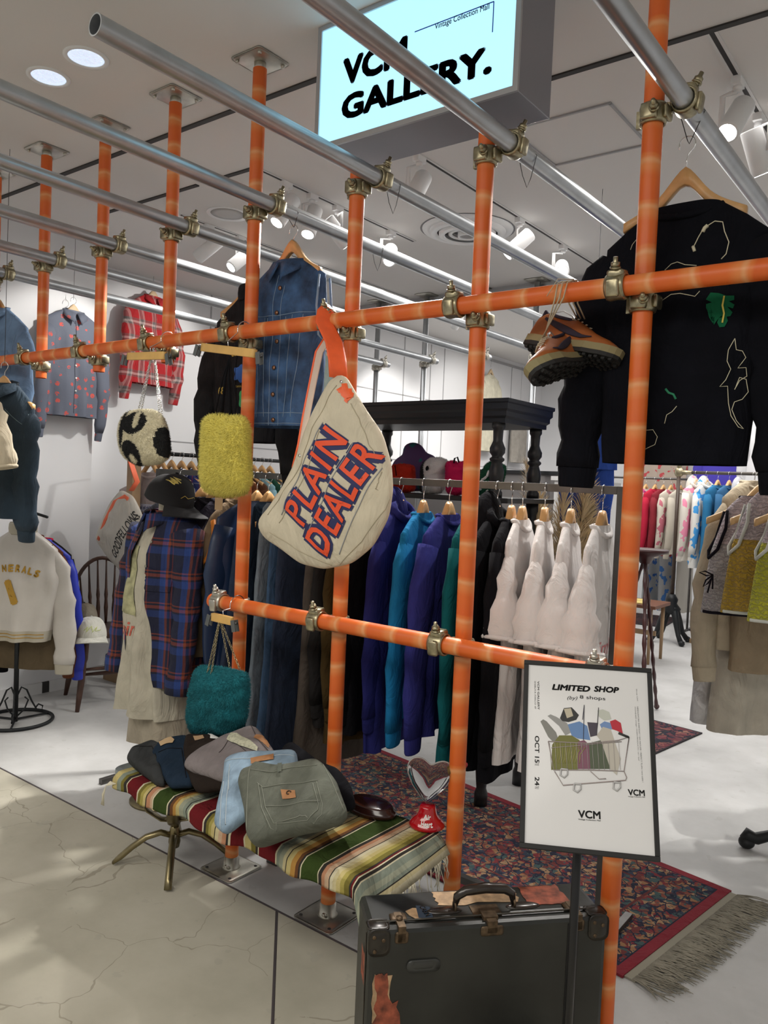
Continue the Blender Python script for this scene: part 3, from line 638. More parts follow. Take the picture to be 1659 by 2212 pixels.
a = SG(757, 238+22); b2 = SG(1062, 164)
x0 = SG(737, 262).x; x1 = SG(1062, 160).x; zb = SG(740, 262).z; zt = SG(748, 205).z
flat_text('GALLERY.', x0, zb, x1-x0, zt-zb, -.0045, blk, T, bold=.045)
zb2 = SG(758, 182).z; zt2 = SG(750, 125).z; xv = SG(879, 130).x; flat_text('VCM', SG(741, 150).x, zb2, xv-SG(741, 150).x, zt2-zb2, -.0045, blk, T, bold=.045)
p = SG(939, 68); p1 = SG(1057, 20); flat_text('Vintage Collection Mall', p.x, p.z, p1.x-p.x, .022, -.0045, blu, T, 'small_lettering', .012)
q = MB(); c0, c1, c2 = SG(896, 66), SG(1067, 1), SG(1065, 69)
zz = max(c0.z, c1.z)-.004; q.box(c0.x, -.0045, zz-.0014, c1.x, -.0035, zz+.0014).box(c1.x-.0014, -.0045, c2.z, c1.x+.0014, -.0035, zz); q.build('line_mark', blu, T)
# ================================================================ THINGS HANGING ON THE FRAME
def loc_plane(pts, Y, ox, oz): 
    r = []
    for x, y in pts: p = P(x, y, Y=Y); r.append((p.x-ox, p.z-oz))
    return r
def wire_loop(T, x, y, ztop, zbot, m=None):
    q = MB(); q.tube([(x, y-.02, zbot+.02), (x+.006, y-.030, ztop-.03), (x, y-.018, ztop+.022), (x, y, ztop+.0285), (x, y+.018, ztop+.022), (x-.004, y+.030, ztop-.03), (x, y+.008, zbot)], .0012, 5)
# --- black sweatshirt
SX, SY = .052, .125
hanger('clothes hanger of light wood holding the black sweatshirt under the steel pipe', (SX-.005, SY, 2.345), .06, .15, group=None, wire=.085)
q = MB(); q.tube([(DXP-.03, .085, ZP+.0), (DXP-.02, .09, ZP+.02), (DXP, .09, ZP+.027), (DXP+.027, .10, ZP), (SX+.004, SY, 2.335), (SX-.001, SY, 2.325), (SX-.006, SY, 2.335), (DXP-.03, .085, ZP)], .0012, 5)
tag(q.build('wire_loop', mat('dark_wire', (.05, .05, .05), .4, .8)), 'thin wire loop tying the black sweatshirt hanger to the pipe', 'wire')
BLKS = cloth('black_sweat', (.0045, .005, .008), vary=.2)
T, B = garment('sweatshirt', 'black long-sleeved sweatshirt with stitched outlines and a green leaf patch', 'sweatshirt', (SX, SY, 1.512), .02, BLKS, L=.655, hem=.180, chest=.205, sh=.20, neck=.085, drop=.085, dep=.07, sleeve=.545, sl_out=.100, sl_r=(.100, .055), sl_flat=.72, bend=0, cuffm=BLKS, collar='crew', fold=.05, seed=4, res=1.4)
def Lp(pts): return [((p.x-SX)/1.0, p.z-1.512) for p in (P(x, y, Y=SY-.06) for x, y in pts)]
CRM = mat('cream_thread', (.62, .58, .42), .8); GRN = mat('green_thread', (.02, .22, .11), .8); LF = cloth('leaf_green', (.008, .10, .045)); YLT = mat('yellow_thread', (.75, .60, .12), .7)
def c3(pts): return [(1100+x/2.968, y/2.968) for x, y in pts]
def c6(pts): return [(1100+x/2.968, 550+y/2.968) for x, y in pts]
decal_line('stitched_line', Lp(c3([(1175, 1575), (1200, 1510), (1230, 1450), (1300, 1400), (1350, 1405), (1365, 1470), (1395, 1540), (1380, 1620), (1350, 1655)])), T, B, .0013, CRM)
decal_line('stitched_line', Lp(c3([(1225, 1475), (1235, 1450), (1255, 1430)])), T, B, .005, CRM); decal_line('stitched_line', Lp(c3([(1170, 1575), (1182, 1608)])), T, B, .004, CRM); decal_line('stitched_line', Lp(c3([(1580, 1550), (1592, 1590)])), T, B, .004, CRM)
decal_line('stitched_line', Lp(c6([(1440, 535), (1400, 610), (1390, 680), (1410, 730), (1380, 800), (1345, 845), (1390, 840), (1395, 950), (1410, 1030), (1450, 1100), (1478, 1110), (1440, 1060), (1415, 990), (1430, 940), (1475, 920), (1510, 870), (1500, 790), (1460, 780), (1430, 860), (1460, 800), (1505, 770), (1500, 715), (1450, 720), (1500, 650), (1480, 610), (1445, 605), (1440, 535)])), T, B, .0010, CRM)
decal_line('stitched_line', Lp(c6([(1000, 105), (1040, 65), (1080, 52), (1130, 70), (1200, 72)])), T, B, .0010, CRM); decal_line('stitched_line', Lp(c6([(985, 295), (1040, 260), (1100, 255), (1190, 270), (1220, 235)])), T, B, .0010, CRM)
decal_line('stitched_line', Lp(c6([(1010, 865), (1030, 890), (1060, 900), (1075, 930)])), T, B, .003, GRN); decal_line('stitched_line', Lp(c6([(1080, 975), (1050, 1010), (1015, 1030), (1000, 1085)])), T, B, .0010, CRM)
decal_line('stitched_line', Lp(c3([(990, 1372), (1020, 1380), (1065, 1370)])), T, B, .005, GRN); decal_line('stitched_line', Lp(c6([(880, 1130), (930, 1125), (955, 1170), (940, 1220), (880, 1250)])), T, B, .0008, CRM)
decal_line('stitched_line', Lp(c3([(760, 1590), (770, 1555), (800, 1515)])), T, B, .0008, CRM)
leaf = [(1260, 290), (1290, 245), (1345, 250), (1390, 265), (1438, 262), (1438, 290), (1405, 300), (1440, 320), (1430, 345), (1395, 335), (1428, 370), (1415, 395), (1385, 375), (1400, 425), (1380, 465), (1350, 470), (1335, 440), (1345, 410), (1315, 455), (1298, 430), (1320, 385), (1285, 410), (1275, 380), (1300, 350), (1262, 345), (1262, 320), (1300, 310)]
o = decal_poly('leaf_patch', Lp(c6(leaf)), T, B, LF, .003); o['label'] = 'green velvet leaf patch'
decal_line('leaf_vein', Lp(c6([(1378, 268), (1368, 330), (1378, 380), (1368, 440)])), T, B, .0022, YLT, off=.005)
# --- denim vest
DEN = mat('denim_blue', (.035, .085, .19), .9, 0, (420, .5, .001), .6, 16); DENL = mat('denim_seam', (.22, .32, .45), .9); DEND = mat('denim_dark', (.012, .028, .06), .9, 0, (300, .3, .001), .3, 18)
VX, VY = -1.350, .13
hanger('clothes hanger of light wood inside the denim vest', (VX+.006, VY, 2.350), .03, .135, group=None, wire=.06)
q = MB(); q.tube([(VX+.006, VY, 2.342), (-1.375, .12, ZP), (-1.36, .12, ZP+.024), (-1.344, .12, ZP+.027), (-1.318, .125, ZP), (VX+.008, VY, 2.342)], .0012, 5)
tag(q.build('wire_loop', MATS['dark_wire']), 'thin wire loop tying the denim vest hanger to the pipe', 'wire')
T, B = garment('denim_vest', 'sleeveless blue denim vest with metal buttons and pointed collar', 'vest', (VX, VY, 1.620), .06, DEN, L=.60, hem=.150, chest=.165, sh=.158, neck=.062, drop=.06, dep=.075, sleeve=0, collar='shirt', fold=.05, seed=9, res=1.3)
for pts in ([(-.012, .54), (-.012, .0)], [(.022, .50), (.02, .3), (.024, 0)], [(-.15, .40), (.0, .39), (.15, .40)], [(-.06, .39), (-.045, .2), (-.035, .03)], [(.075, .39), (.06, .2), (.05, .03)], [(-.10, .39), (-.085, .2), (-.07, .03)], [(.115, .39), (.10, .2), (.085, .03)], [(-.15, .045), (.15, .045)], [(-.15, .008), (.15, .008)], [(-.11, .385), (-.11, .345), (-.075, .325), (-.04, .345), (-.04, .385)], [(.045, .385), (.045, .345), (.08, .325), (.115, .345), (.115, .385)]):
    decal_line('seam', pts, T, B, .0012, DENL)
bv = bvh_of(B)
for z in (.49, .40, .30, .205, .11, .02):
    p = on_surface(bv, .006, z, .002); q = MB(); q.cyl(p, p+Vector((0, -.004, 0)), .0085, .007, 14); q.build('button', mat('copper_button', (.28, .16, .10), .35, .9), T)
for sx in (-1, 1): q = MB(); q.tube([(sx*.158, -.03, .53), (sx*.163, -.045, .42), (sx*.164, -.03, .32), (sx*.165, 0, .30), (sx*.163, .04, .42), (sx*.158, .03, .53)], .004, 6); q.build('armhole_piping', DENL, T)
q = MB(); q.tube([(-.155, -.05, .385), (-.175, -.055, .37)], .001, 5); q.box(-.19, -.058, .30, -.17, -.055, .37); q.build('price_tag', mat('olive_tag', (.38, .36, .26), .6), T)
# --- black souvenir jacket
JX, JY = -1.76, .33
hanger('clothes hanger of light wood under the black embroidered jacket', (JX-.012, JY, 2.330), .02, .175, group=None, wire=.07)
q = MB(); q.tube([(JX-.012, JY, 2.325), (-1.79, .32, ZP), (-1.80, .32, ZP+.024), (-1.814, .32, ZP+.027), (-1.842, .325, ZP), (JX-.014, JY, 2.325)], .0012, 5)
tag(q.build('wire_loop', MATS['dark_wire']), 'thin wire loop tying the black jacket hanger to the pipe', 'wire')
BLKJ = cloth('black_twill', (.012, .012, .014), .8, .3)
T, B = garment('jacket', 'black embroidered souvenir jacket hanging left of the denim vest', 'jacket', (JX, JY, 1.575), .0, BLKJ, L=.60, hem=.185, chest=.215, sh=.215, neck=.075, drop=.085, dep=.075, sleeve=.60, sl_out=.085, sl_r=(.085, .052), collar='stand', fold=.09, seed=14, res=1.3, cuffm=BLACKC)
GOLDT = mat('gold_thread', (.62, .45, .08), .6)
def Jp(x, y): p = P(x, y, Y=JY-.07); return p.x-JX, p.z-1.575
x, z = Jp(501, 771); decal_text('lettering', 'UA', T, B, x, z, .055, .022, col=GOLDT)
x, z = Jp(472, 852); decal_text('lettering', '68', T, B, x, z, .036, .030, col=GOLDT)
x, z = Jp(513, 838); decal_text('lettering', 'TAMA', T, B, x, z, .035, .008, col=GOLDT, bold=.01)
o = decal_poly('flower_patch', [(a*.032+Jp(522, 808)[0], b_*.032+Jp(522, 808)[1]) for a, b_ in [(math.cos(t)*(1+.25*math.cos(5*t)), math.sin(t)*(1+.25*math.cos(5*t))) for t in [2*pi*k/30 for k in range(30)]]], T, B, cloth('thread_blue', (.05, .13, .42)), .002); o['label'] = 'blue flower embroidery'
o = decal_poly('leaf_patch', [(a*.024+Jp(527, 862)[0], b_*.036+Jp(527, 862)[1]) for a, b_ in [(math.cos(t)*(1+.2*math.cos(3*t)), math.sin(t)) for t in [2*pi*k/24 for k in range(24)]]], T, B, cloth('thread_green', (.06, .32, .12)), .002); o['label'] = 'green embroidered motif'
decal_line('seam', [(0, .54), (0, 0)], T, B, .002, BLACKC)
# --- newspaper bag
BY = -.125
outl = [(722, 812), (745, 808), (760, 835), (790, 885), (825, 935), (844, 1000), (848, 1060), (838, 1120), (806, 1180), (760, 1218), (700, 1230), (650, 1218), (600, 1180), (575, 1165), (558, 1140), (560, 1124), (585, 1095), (618, 1045), (640, 1000), (662, 930), (684, 878), (703, 842)]
o3 = [P(x, y, Y=BY) for x, y in outl]; ox = P(700, 1000, Y=BY).x; oz = min(p.z for p in o3)
T = thing('newspaper_bag', 'large cream canvas newspaper bag with orange and navy lettering on an orange strap', 'bag', (ox, BY, oz))
CAN = mat('cream_canvas', (.60, .54, .41), .85, 0, (240, .35, .001), .10, 10); ORF = mat('orange_nylon', (.90, .13, .03), .42, 0, (60, .25, .003), .08, 25)
q = pillow([(p.x-ox, p.z-oz) for p in o3], .055, .055, rings=16, nz=.012, nsc=13, seed=3, n=110); B = q.build('body', CAN, T)
def Bp(x, y): p = P(x, y, Y=BY-.05); return (p.x-ox, p.z-oz)
NVY = mat('navy_print', (.02, .025, .10), .7); ORP = mat('orange_print', (.80, .085, .025), .65)
for s, a, b2, h in (('PLAIN', (657, 1143), (746, 958), .100), ('DEALER', (697, 1208), (814, 988), .098)):
    p0, p1 = Bp(*a), Bp(*b2); d = Vector((p1[0]-p0[0], p1[1]-p0[1])); an = math.atan2(d.y, d.x)
    o = decal_text('lettering_outline', s, T, B, p0[0]+.004, p0[1]-.006, d.length+.014, h+.020, an, NVY, .0015, .10, .012, space=1.12); o = decal_text('lettering', s, T, B, p0[0]+.002, p0[1]+.006, d.length, h, an, ORP, .0034, .018, .012, space=1.18)
GRS = mat('grey_print_line', (.30, .31, .32), .7)
for a, b2 in (((605, 1112), (695, 912)), ((664, 1150), (758, 955)), ((722, 1198), (812, 1010))): decal_line('printed_line', [Bp(*a), Bp(*b2)], T, B, .0018, GRS)
SEAM = mat('canvas_seam', (.44, .39, .28), .9)
for pts in ([(575, 1112), (650, 1000), (672, 925), (716, 830)], [(600, 1130), (668, 1010), (690, 930)], [(575, 1150), (640, 1192), (700, 1222)], [(840, 1010), (815, 1100), (770, 1170), (715, 1222)], [(760, 850), (800, 930), (820, 985)]): decal_line('seam', [Bp(*p) for p in pts], T, B, .0013, SEAM)
o = decal_poly('orange_tab', [Bp(*p) for p in ((724, 826), (752, 818), (756, 850), (736, 858), (728, 846))], T, B, ORF, .003)
q = MB()
for a in ((722, 822), (646, 984)):
    p = Bp(*a); s = on_surface(bvh_of(B), p[0], p[1], .001); q = MB(); q.cyl(s, s+Vector((0, -.002, 0)), .005, seg=12); q.build('rivet', CHROME, T)
def lp(x, y, Y): p = P(x, y, Y=Y); return Vector((p.x-ox, p.y-BY, p.z-oz))
bc = Vector((P(718, 690, Y=YB).x-ox, YB-BY, ZB-oz))
pf = [lp(731, 816, -.125), lp(729, 780, -.118), lp(722, 740, -.105), bc+Vector((.002, -.040, -.01)), bc+Vector((0, -.032, .016)), bc+Vector((0, -.012, .033)), bc+Vector((-.006, .012, .033))]
pb = [bc+Vector((-.006, .012, .033)), bc+Vector((-.014, .030, .012)), bc+Vector((-.028, .036, -.02)), lp(690, 760, -.05), lp(676, 830, -.07), lp(662, 900, -.09), lp(652, 960, -.10), lp(640, 1010, -.12)]
q = MB(); q.tube(pf, [(.030, .0022)]*len(pf), 10, 0, True, None, False, (0, 0, 1)); q2 = q.build('strap', ORF, T)
q = MB(); q.tube(pb, [(.024, .0022), (.022, .0022), (.020, .003), (.016, .003), (.014, .004), (.014, .004), (.012, .004), (.010, .004)], 10, 0, True, None, False, (0, 1, 0)); q2 = q.build('strap', mat('strap_back', (.62, .50, .42), .7, 0, (50, .2, .002)), T)
q = MB(); ed = [p+Vector((-.013, -.003, 0)) for p in pb[2:]]; q.tube(ed, .004, 6); o = q.build('strap_edge', ORF, T)
# --- chains, clip hangers and fluffy bags
def chain(mb, pts, r=.0055, w=.0013, step=.0085):
    pts = [Vector(p) for p in pts]; L = 0; k = 0
    for a, b2 in zip(pts, pts[1:]):
        d = (b2-a); l = d.length; d.normalize(); s = d.cross(Vector((0, 1, 0))).normalized(); t = d.cross(s).normalized(); n = max(1, int(l/step))
        for i in range(n):
            c = a+d*(i+.5)*step; e = s if (k % 2) else t; k += 1
            mb.tube([c+d*(r*math.cos(th))+e*(r*.62*math.sin(th)) for th in [2*pi*j/8 for j in range(8)]], w, 4, 0, False, None, True)
def clip_hanger(lab, a, b2, Y, hookx, hz, gap=.02, hk=None):
    """wooden bar from pixel a to pixel b2 at depth Y, steel clips at both ends"""
    A, B2 = P(*a, Y=Y), P(*b2, Y=Y); mid = (A+B2)/2; T = thing('clip_hanger', lab, 'hanger', mid, 0)
    d = B2-A; L = d.length; an = math.atan2(d.z, d.x); M = Matrix.Rotation(-an, 4, 'Y')
    q = MB(); q.rbox(0, 0, 0, L/2, .008, .014, .003); q.build('bar', WOODB, T, M)
    for s in (-1, 1):
        c = Vector((s*(L/2+gap), 0, -.006)); q = MB(); Mx = M @ Matrix.Translation(c) @ Matrix.Rotation(-s*.25, 4, 'Y')
        q.box(-.009, -.010, -.028, .009, -.007, .012, 0, Mx).box(-.009, .006, -.028, .009, .009, .012, 0, Mx).cyl((-.009, 0, .0), (.009, 0, .0), .0035, M=Mx); q.tube([(0, 0, 0), (-s*gap, 0, .006)], .0018, 6, M=Mx)
        q.build('clip', mat('grey_clip', (.16, .17, .17), .35, .7), T)
    q = MB(); h = Vector((hookx-mid.x, 0, 0)); top = ZB if hz is None else hz
    dz = top-mid.z; c = Vector((hookx-mid.x, YB-Y, dz)); R_ = .034
    pts = [c+Vector((0, -R_*math.cos(t), R_*math.sin(t))) for t in [pi*1.15-pi*1.25*k/12 for k in range(13)]][::-1]; pts = [c+Vector((.0, R_*math.cos(t), R_*math.sin(t))) for t in [-.1+ (pi*1.12)*k/12 for k in range(13)]]
    pts += [Vector((hookx-mid.x, -.004, .03)), Vector((hookx-mid.x, 0, .006))]
    q.tube(pts, .002, 6); q.build('hook', CHROME, T); return T, mid
def soft(outp, Y, tf, tb, nm, lab, cat, m, cnt, ln, wd, seed=1, pick=None, mats=None, nz=.006):
    o3 = [P(x, y, Y=Y) for x, y in outp]; ox = sum(p.x for p in o3)/len(o3); oz = min(p.z for p in o3); T = thing(nm, lab, cat, (ox, Y, oz))
    q = pillow([(p.x-ox, p.z-oz) for p in o3], tf, tb, rings=10, nz=nz, nsc=22, seed=seed, n=64)
    if pick:
        q.mi = [pick(sum((Vector(q.v[i]) for i in f), Vector())/len(f)) for f in q.f]
    fur(q, cnt, ln, wd, seed, pick=pick); return T, q.build('body', mats or m, T, fix=False), ox, oz
# giraffe bag
GB = -.135
bkp = mat('black_pile', (.010, .010, .011), .95); crp = mat('cream_pile', (.70, .64, .46), .95, vary=.1, vscale=60)
go = [(276, 891), (300, 886), (330, 886), (344, 893), (356, 925), (362, 962), (361, 990), (342, 1001), (300, 1005), (272, 988), (262, 958), (263, 918)]
o3 = [P(x, y, Y=GB) for x, y in go]; gx = sum(p.x for p in o3)/12; gz = min(p.z for p in o3)
def gl(x, y): p = P(180+x/4.366, 900+y/4.366, Y=GB-.03); return (p.x-gx, p.z-gz)
EL = [(gl(500, 60), .070, .042, 0), (gl(470, 340), .056, .046, -.3), (gl(735, 240), .040, .066, .25), (gl(385, 120), .02, .07, 0)]; CE = [(gl(520, 30), .016, .034), (gl(470, 395), .020, .017), (gl(762, 290), .009, .036)]
def gpick(p):
    for (c, a, b_, r) in EL:
        dx, dz = p.x-c[0], p.z-c[1]; u = dx*math.cos(r)+dz*math.sin(r); v = -dx*math.sin(r)+dz*math.cos(r)
        if (u/a)**2+(v/b_)**2 < 1:
            for (c2, a2, b2_) in CE:
                if ((p.x-c2[0])/a2)**2+((p.z-c2[1])/b2_)**2 < 1: return 1
            return 0
    return 1
T, B, ox, oz = soft(go, GB, .05, .05, 'chain_bag', 'fluffy black and cream giraffe-patterned bag on a chain', 'bag', None, 16000, .0085, .0011, 2, gpick, [bkp, crp])
q = MB(); top = P(322, 748, Y=GB)
for a in ((298, 890), (305, 888), (350, 893), (344, 890)):
    p = P(*a, Y=GB); chain(q, [(p.x-ox, 0, p.z-oz), (top.x-ox+random.uniform(-.006, .006), .02, top.z-oz)])
q.build('chain', CHROME, T)
clip_hanger('clip hanger with a yellow wooden bar above the giraffe bag', (277, 770), (357, 768), GB, P(326, 760, Y=GB).x, None)
# yellow bag
YLP = mat('yellow_pile', (.80, .70, .16), .95, vary=.12, vscale=70)
yo = [(446, 902), (475, 897), (500, 903), (522, 898), (532, 910), (534, 1000), (536, 1045), (527, 1066), (480, 1070), (446, 1060), (440, 1038), (443, 960)]
T, B, ox, oz = soft(yo, -.135, .045, .045, 'fluffy_bag', 'fluffy yellow bag hanging beside an orange pole', 'bag', YLP, 17000, .015, .0015, 5)
q = MB(); top = P(494, 770, Y=-.13)
for a, w_ in ((462, .004), (478, .008), (500, .008), (520, .004)):
    p = P(a, 903, Y=-.135); q.tube([(p.x-ox, .0, p.z-oz-.01), ((p.x-ox+2*(top.x-ox))/3, .0, (p.z-oz+2*(top.z-oz))/3), (top.x-ox, .01, top.z-oz)], [(w_, .002), (w_*.7, .002), (.003, .002)], 6)
q.build('strap', BLACKC, T)
clip_hanger('tilted clip hanger with a yellow wooden bar above the yellow bag', (437, 750), (552, 764), -.13, P(494, 740, Y=-.13).x, None)
# teal bag
TLP = mat('teal_pile', (.008, .14, .17), .95, vary=.25, vscale=30)
to = [(430, 1438), (480, 1443), (530, 1455), (532, 1500), (525, 1560), (505, 1590), (440, 1592), (416, 1580), (412, 1540), (420, 1480)]
T, B, ox, oz = soft(to, -.14, .06, .06, 'fur_bag', 'teal faux fur bag on a chain hanging from the lower crossbar', 'bag', TLP, 17000, .010, .0012, 8, nz=.012)
q = MB(); top = P(475, 1335, Y=-.12)
for x_, yo_ in ((458, 1452), (466, 1455), (482, 1446), (503, 1448)):
    p = P(x_, yo_, Y=-.15); chain(q, [(p.x-ox, -.03 if x_ < 470 else .02, p.z-oz), (top.x-ox, .02, top.z-oz)])
q.build('chain', mat('aged_chain', (.42, .36, .22), .3, 1), T)
T, mid = clip_hanger('short clip hanger with a wooden bar at the open end of the lower crossbar', (459, 1332), (502, 1342), -.12, P(484, 1300, Y=-.12).x, ZL, .012)
# --- running shoes
SHB = mat('brown_suede', (.30, .11, .035), .85, 0, (150, .4, .002), .12, 30); SHN = mat('brown_nylon', (.33, .095, .02), .5, 0, (80, .2, .002), .1, 20); NVS = mat('dark_suede', (.025, .018, .035), .85); SOLE = mat('black_rubber', (.012, .012, .012), .7); MID = mat('khaki_foam', (.26, .22, .11), .75); LACE = mat('tan_lace', (.50, .42, .30), .9)
def shoe(lab, heel, toe, upv, txt=True, mirror=1):
    heel = Vector(heel); t = (Vector(toe)-heel).normalized(); up = Vector(upv); up = (up-t*up.dot(t)).normalized(); y = up.cross(t)
    M = Matrix((tuple(t)+(0,), tuple(y)+(0,), tuple(up)+(0,), (0, 0, 0, 1))).transposed()
    T = thing('running_shoe', lab, 'shoe', heel, 0)
    Wt = [(0, .026), (.03, .033), (.09, .030), (.15, .035), (.20, .044), (.25, .038), (.275, .022), (.285, .008)]; Ht = [(0, .075), (.02, .088), (.05, .078), (.09, .072), (.12, .078), (.16, .062), (.20, .042), (.25, .030), (.28, .016), (.285, .006)]
    def ringz(x, zb, k=1.0):
        w_ = interp(Wt, x)*k; h = interp(Ht, x); return [(x, w_*math.copysign(abs(math.cos(a))**.8, math.cos(a)), zb+h*math.sin(a)**.75) for a in [pi*j/16 for j in range(17)]]
    xs = [0, .004, .012, .025, .045, .07, .095, .12, .145, .17, .195, .22, .245, .262, .276, .285]
    q = MB(); vs = []
    for x in xs: vs += ringz(x, .026)
    fs = [(j*17+k, j*17+k+1, (j+1)*17+k+1, (j+1)*17+k) for j in range(len(xs)-1) for k in range(16) if not (1 < j < 6 and 6 <= k <= 9)]
    mi = [1 if (j < 4 or j > 12) else 0 for j in range(len(xs)-1) for k in range(16) if not (1 < j < 6 and 6 <= k <= 9)]
    fs += [tuple(range(17)), tuple(j*17 for j in range(len(xs)))[::-1] if False else (0, 16, 17, 33) if False else tuple(range(17))[::-1]][:1]; mi += [1]
    q.add(vs, fs, mi, M); UP = q.build('upper', [SHN, SHB], T)
    q = MB(); q.tube([M @ Vector(p) for p in [(.018, 0, .108), (.03, .018, .104), (.06, .02, .098), (.10, .012, .098), (.115, 0, .100), (.10, -.012, .098), (.06, -.02, .098), (.03, -.018, .104)]], .005, 6, 0, False, None, True); q.build('collar', NVS, T)
    def slab(z0, z1, k, m, nm):
        ol = [(x, interp(Wt, x)*k) for x in xs]+[(x, -interp(Wt, x)*k) for x in xs[::-1]]; q = MB(); n = len(ol); vs = [(a*1.02-.003, b_, z0+.012*(max(0, a-.2)/.085)**2+ .0) for a, b_ in ol]+[(a*1.02-.003, b_, z1+.010*(max(0, a-.2)/.085)**2) for a, b_ in ol]
        q.add(vs, [tuple(range(n))[::-1], tuple(range(n, 2*n))]+[(i, (i+1) % n, n+(i+1) % n, n+i) for i in range(n)], 0, M, False); return q
    slab(.008, .030, 1.10, MID, 'midsole').build('midsole', MID, T)
    q = slab(-.002, .010, 1.12, SOLE, 'outsole')
    rnd = random.Random(3)
    for i in range(17):
        x = .008+i*.0165; w_ = interp(Wt, x)*1.05; n = max(2, int(w_*2/.017))
        for j in range(n):
            yy = (-w_+.008)+(2*w_-.016)*(j/(n-1)); yy += .004*(i % 2); z = -.002+.012*(max(0, x-.2)/.085)**2
            q.box(x-.0048, yy-.005, z-.006, x+.0048, yy+.005, z+.001, 0, M)
    q.build('outsole', SOLE, T)
    for s in (-1, 1):
        q = MB(); pts = []
        for k in range(12):
            u = k/11; x = lerp(.205, .03, u); z = .026+.012+.045*u**1.3 if u > .15 else .026+.020-.03*u; w_ = interp(Wt, x)+.002
            a = math.asin(min(1, ((z-.026)/interp(Ht, x)))**(1/.75)) if z > .026 else 0; pts.append(M @ Vector((x, s*(w_*abs(math.cos(a))**.8+.0015), z)))
        q.tube(pts, [(.001+.009*abs(math.sin(pi*min(1, (k/11)*.85+.02)))**1.2, .0018) for k in range(12)], 8, 0, True, None, False, tuple(M @ Vector((0, 1, 0)))); q.build('side_stripe', NVS, T)
    q = MB(); q.rbox(0, 0, 0, .019, .004, .017, .008, 0, M @ Matrix.Translation((.006, 0, .100)) @ Matrix.Rotation(pi/2, 4, 'Z')); q.build('heel_tab', NVS, T)
    if txt:
        bm = text_bm('Nike', .028, .011, .03); mb = MB(); Mt = M @ Matrix.Translation((.0005, .014, .096)) @ Matrix.Rotation(-pi/2, 4, 'Z'); bm_add(mb, bm, lambda c: Mt @ c); mb.build('lettering', mat('pale_thread', (.6, .58, .5), .7), T, fix=False)
    q = MB()
    for i in range(5):
        x = .105+i*.016; z = .028+interp(Ht, x); q.tube([M @ Vector(p) for p in ((x, -.017, z-.004), (x+.006, 0, z+.003), (x+.004, .017, z-.004))], [(.003, .0015)]*3, 6)
    q.build('lace', LACE, T)
    q = MB(); q.tube([M @ Vector(p) for p in ((.025, -.014, .085), (.03, -.01, .112), (.05, 0, .128), (.085, .004, .118), (.105, .006, .095))], [(.004, .0015)]*5, 6); q.build('shoe_tree', mat('clear_grey_plastic', (.42, .42, .42), .3), T)
    return T, M
h1 = P(1272, 782, D=2.14); t1 = P(1166, 812, D=1.94)
Ta, Ma = shoe('brown running shoe showing its studded black sole, toe pointing left', h1+Vector((0, 0, -.01)), t1, _u*.62+_f*.72+_r*.20)
h2 = P(1142, 752, D=2.22); t2 = P(1338, 790, D=2.02)
Tb, Mb = shoe('brown running shoe hanging behind the other one, toe pointing right', h2, t2, _u*.85+_f*.42, False)
for T, M, xo in ((Ta, Ma, 0), (Tb, Mb, .02)):
    q = MB(); base = Vector(T.location)
    for i, dx in enumerate((-.02, -.008, .006)):
        s = base+(M @ Vector((.11+.012*i, .006*(i-1), .108))); tp = Vector((P(1212+i*9+xo*300, 640, Y=YB).x, YB, ZB))
        q.tube([s-base, tp+Vector((0, -.034 if xo == 0 else .034, -.02))-base, tp+Vector((.002*i, -.024 if xo == 0 else .024, .02))-base, tp+Vector((.004*i, 0, .030))-base, tp+Vector((.012, .015, .03))-base], [(.0022, .0012)]*5, 6)
    if xo == 0: q.tube([tp+Vector((.01, 0, .032))-base, tp+Vector((-.02, -.03, .03))-base, tp+Vector((-.045, -.036, -.012))-base], [(.0022, .0012)]*3, 6)
    q.build('long_lace', LACE, T)
# wire left on the pipes
for x, y, lab in ((-.94+DXP, .10, 'empty wire loop round the steel pipe left of the tall clamp'), (-.47+DXP, .12, 'empty wire loop below the pipe in front of the sign'), (-1.344, .62, 'empty wire loop on the pipe right of the denim vest')):
    q = MB(); q.tube([(-.027, 0, .0), (0, 0, .0275), (.027, .004, .0), (.008, .01, -.06), (-.002, .008, -.085), (-.014, 0, -.05), (-.027, 0, 0)], .0011, 5); o = q.build('wire_loop', MATS['dark_wire']); o.location = (x, y, ZP); tag(o, lab, 'wire')
# ================================================================ THE TWO RACKS BEHIND THE ORANGE FRAME
def rack(lab, x0, x1, y, zr, m=DKSTEEL, s=.0125, foot=.27, bottom=True):
    T = thing('clothes_rack', lab, 'rack', ((x0+x1)/2, y, 0)); h = (x1-x0)/2
    MB().box(-h, -s, zr-2*s, h, s, zr).build('rail', m, T, bevel=.001)
    for sx in (-1, 1):
        MB().box(sx*(h+s)-s, -s, 2*s, sx*(h+s)+s, s, zr).build('upright', m, T, bevel=.001); MB().box(sx*(h+s)-s, -foot, 0, sx*(h+s)+s, foot, 2*s).build('foot', m, T, bevel=.001)
    if bottom: MB().box(-h, -s, .06, h, s, .06+2*s).build('lower_bar', m, T, bevel=.001)
    return T
RY, RZ = .39, 1.452
rack('dark steel clothes rack carrying the coloured sweatshirts and white tees', -1.30, -.185, RY, RZ)
rack('dark steel clothes rack carrying black jackets, vests and jeans', -2.42, -1.352, RY, RZ)
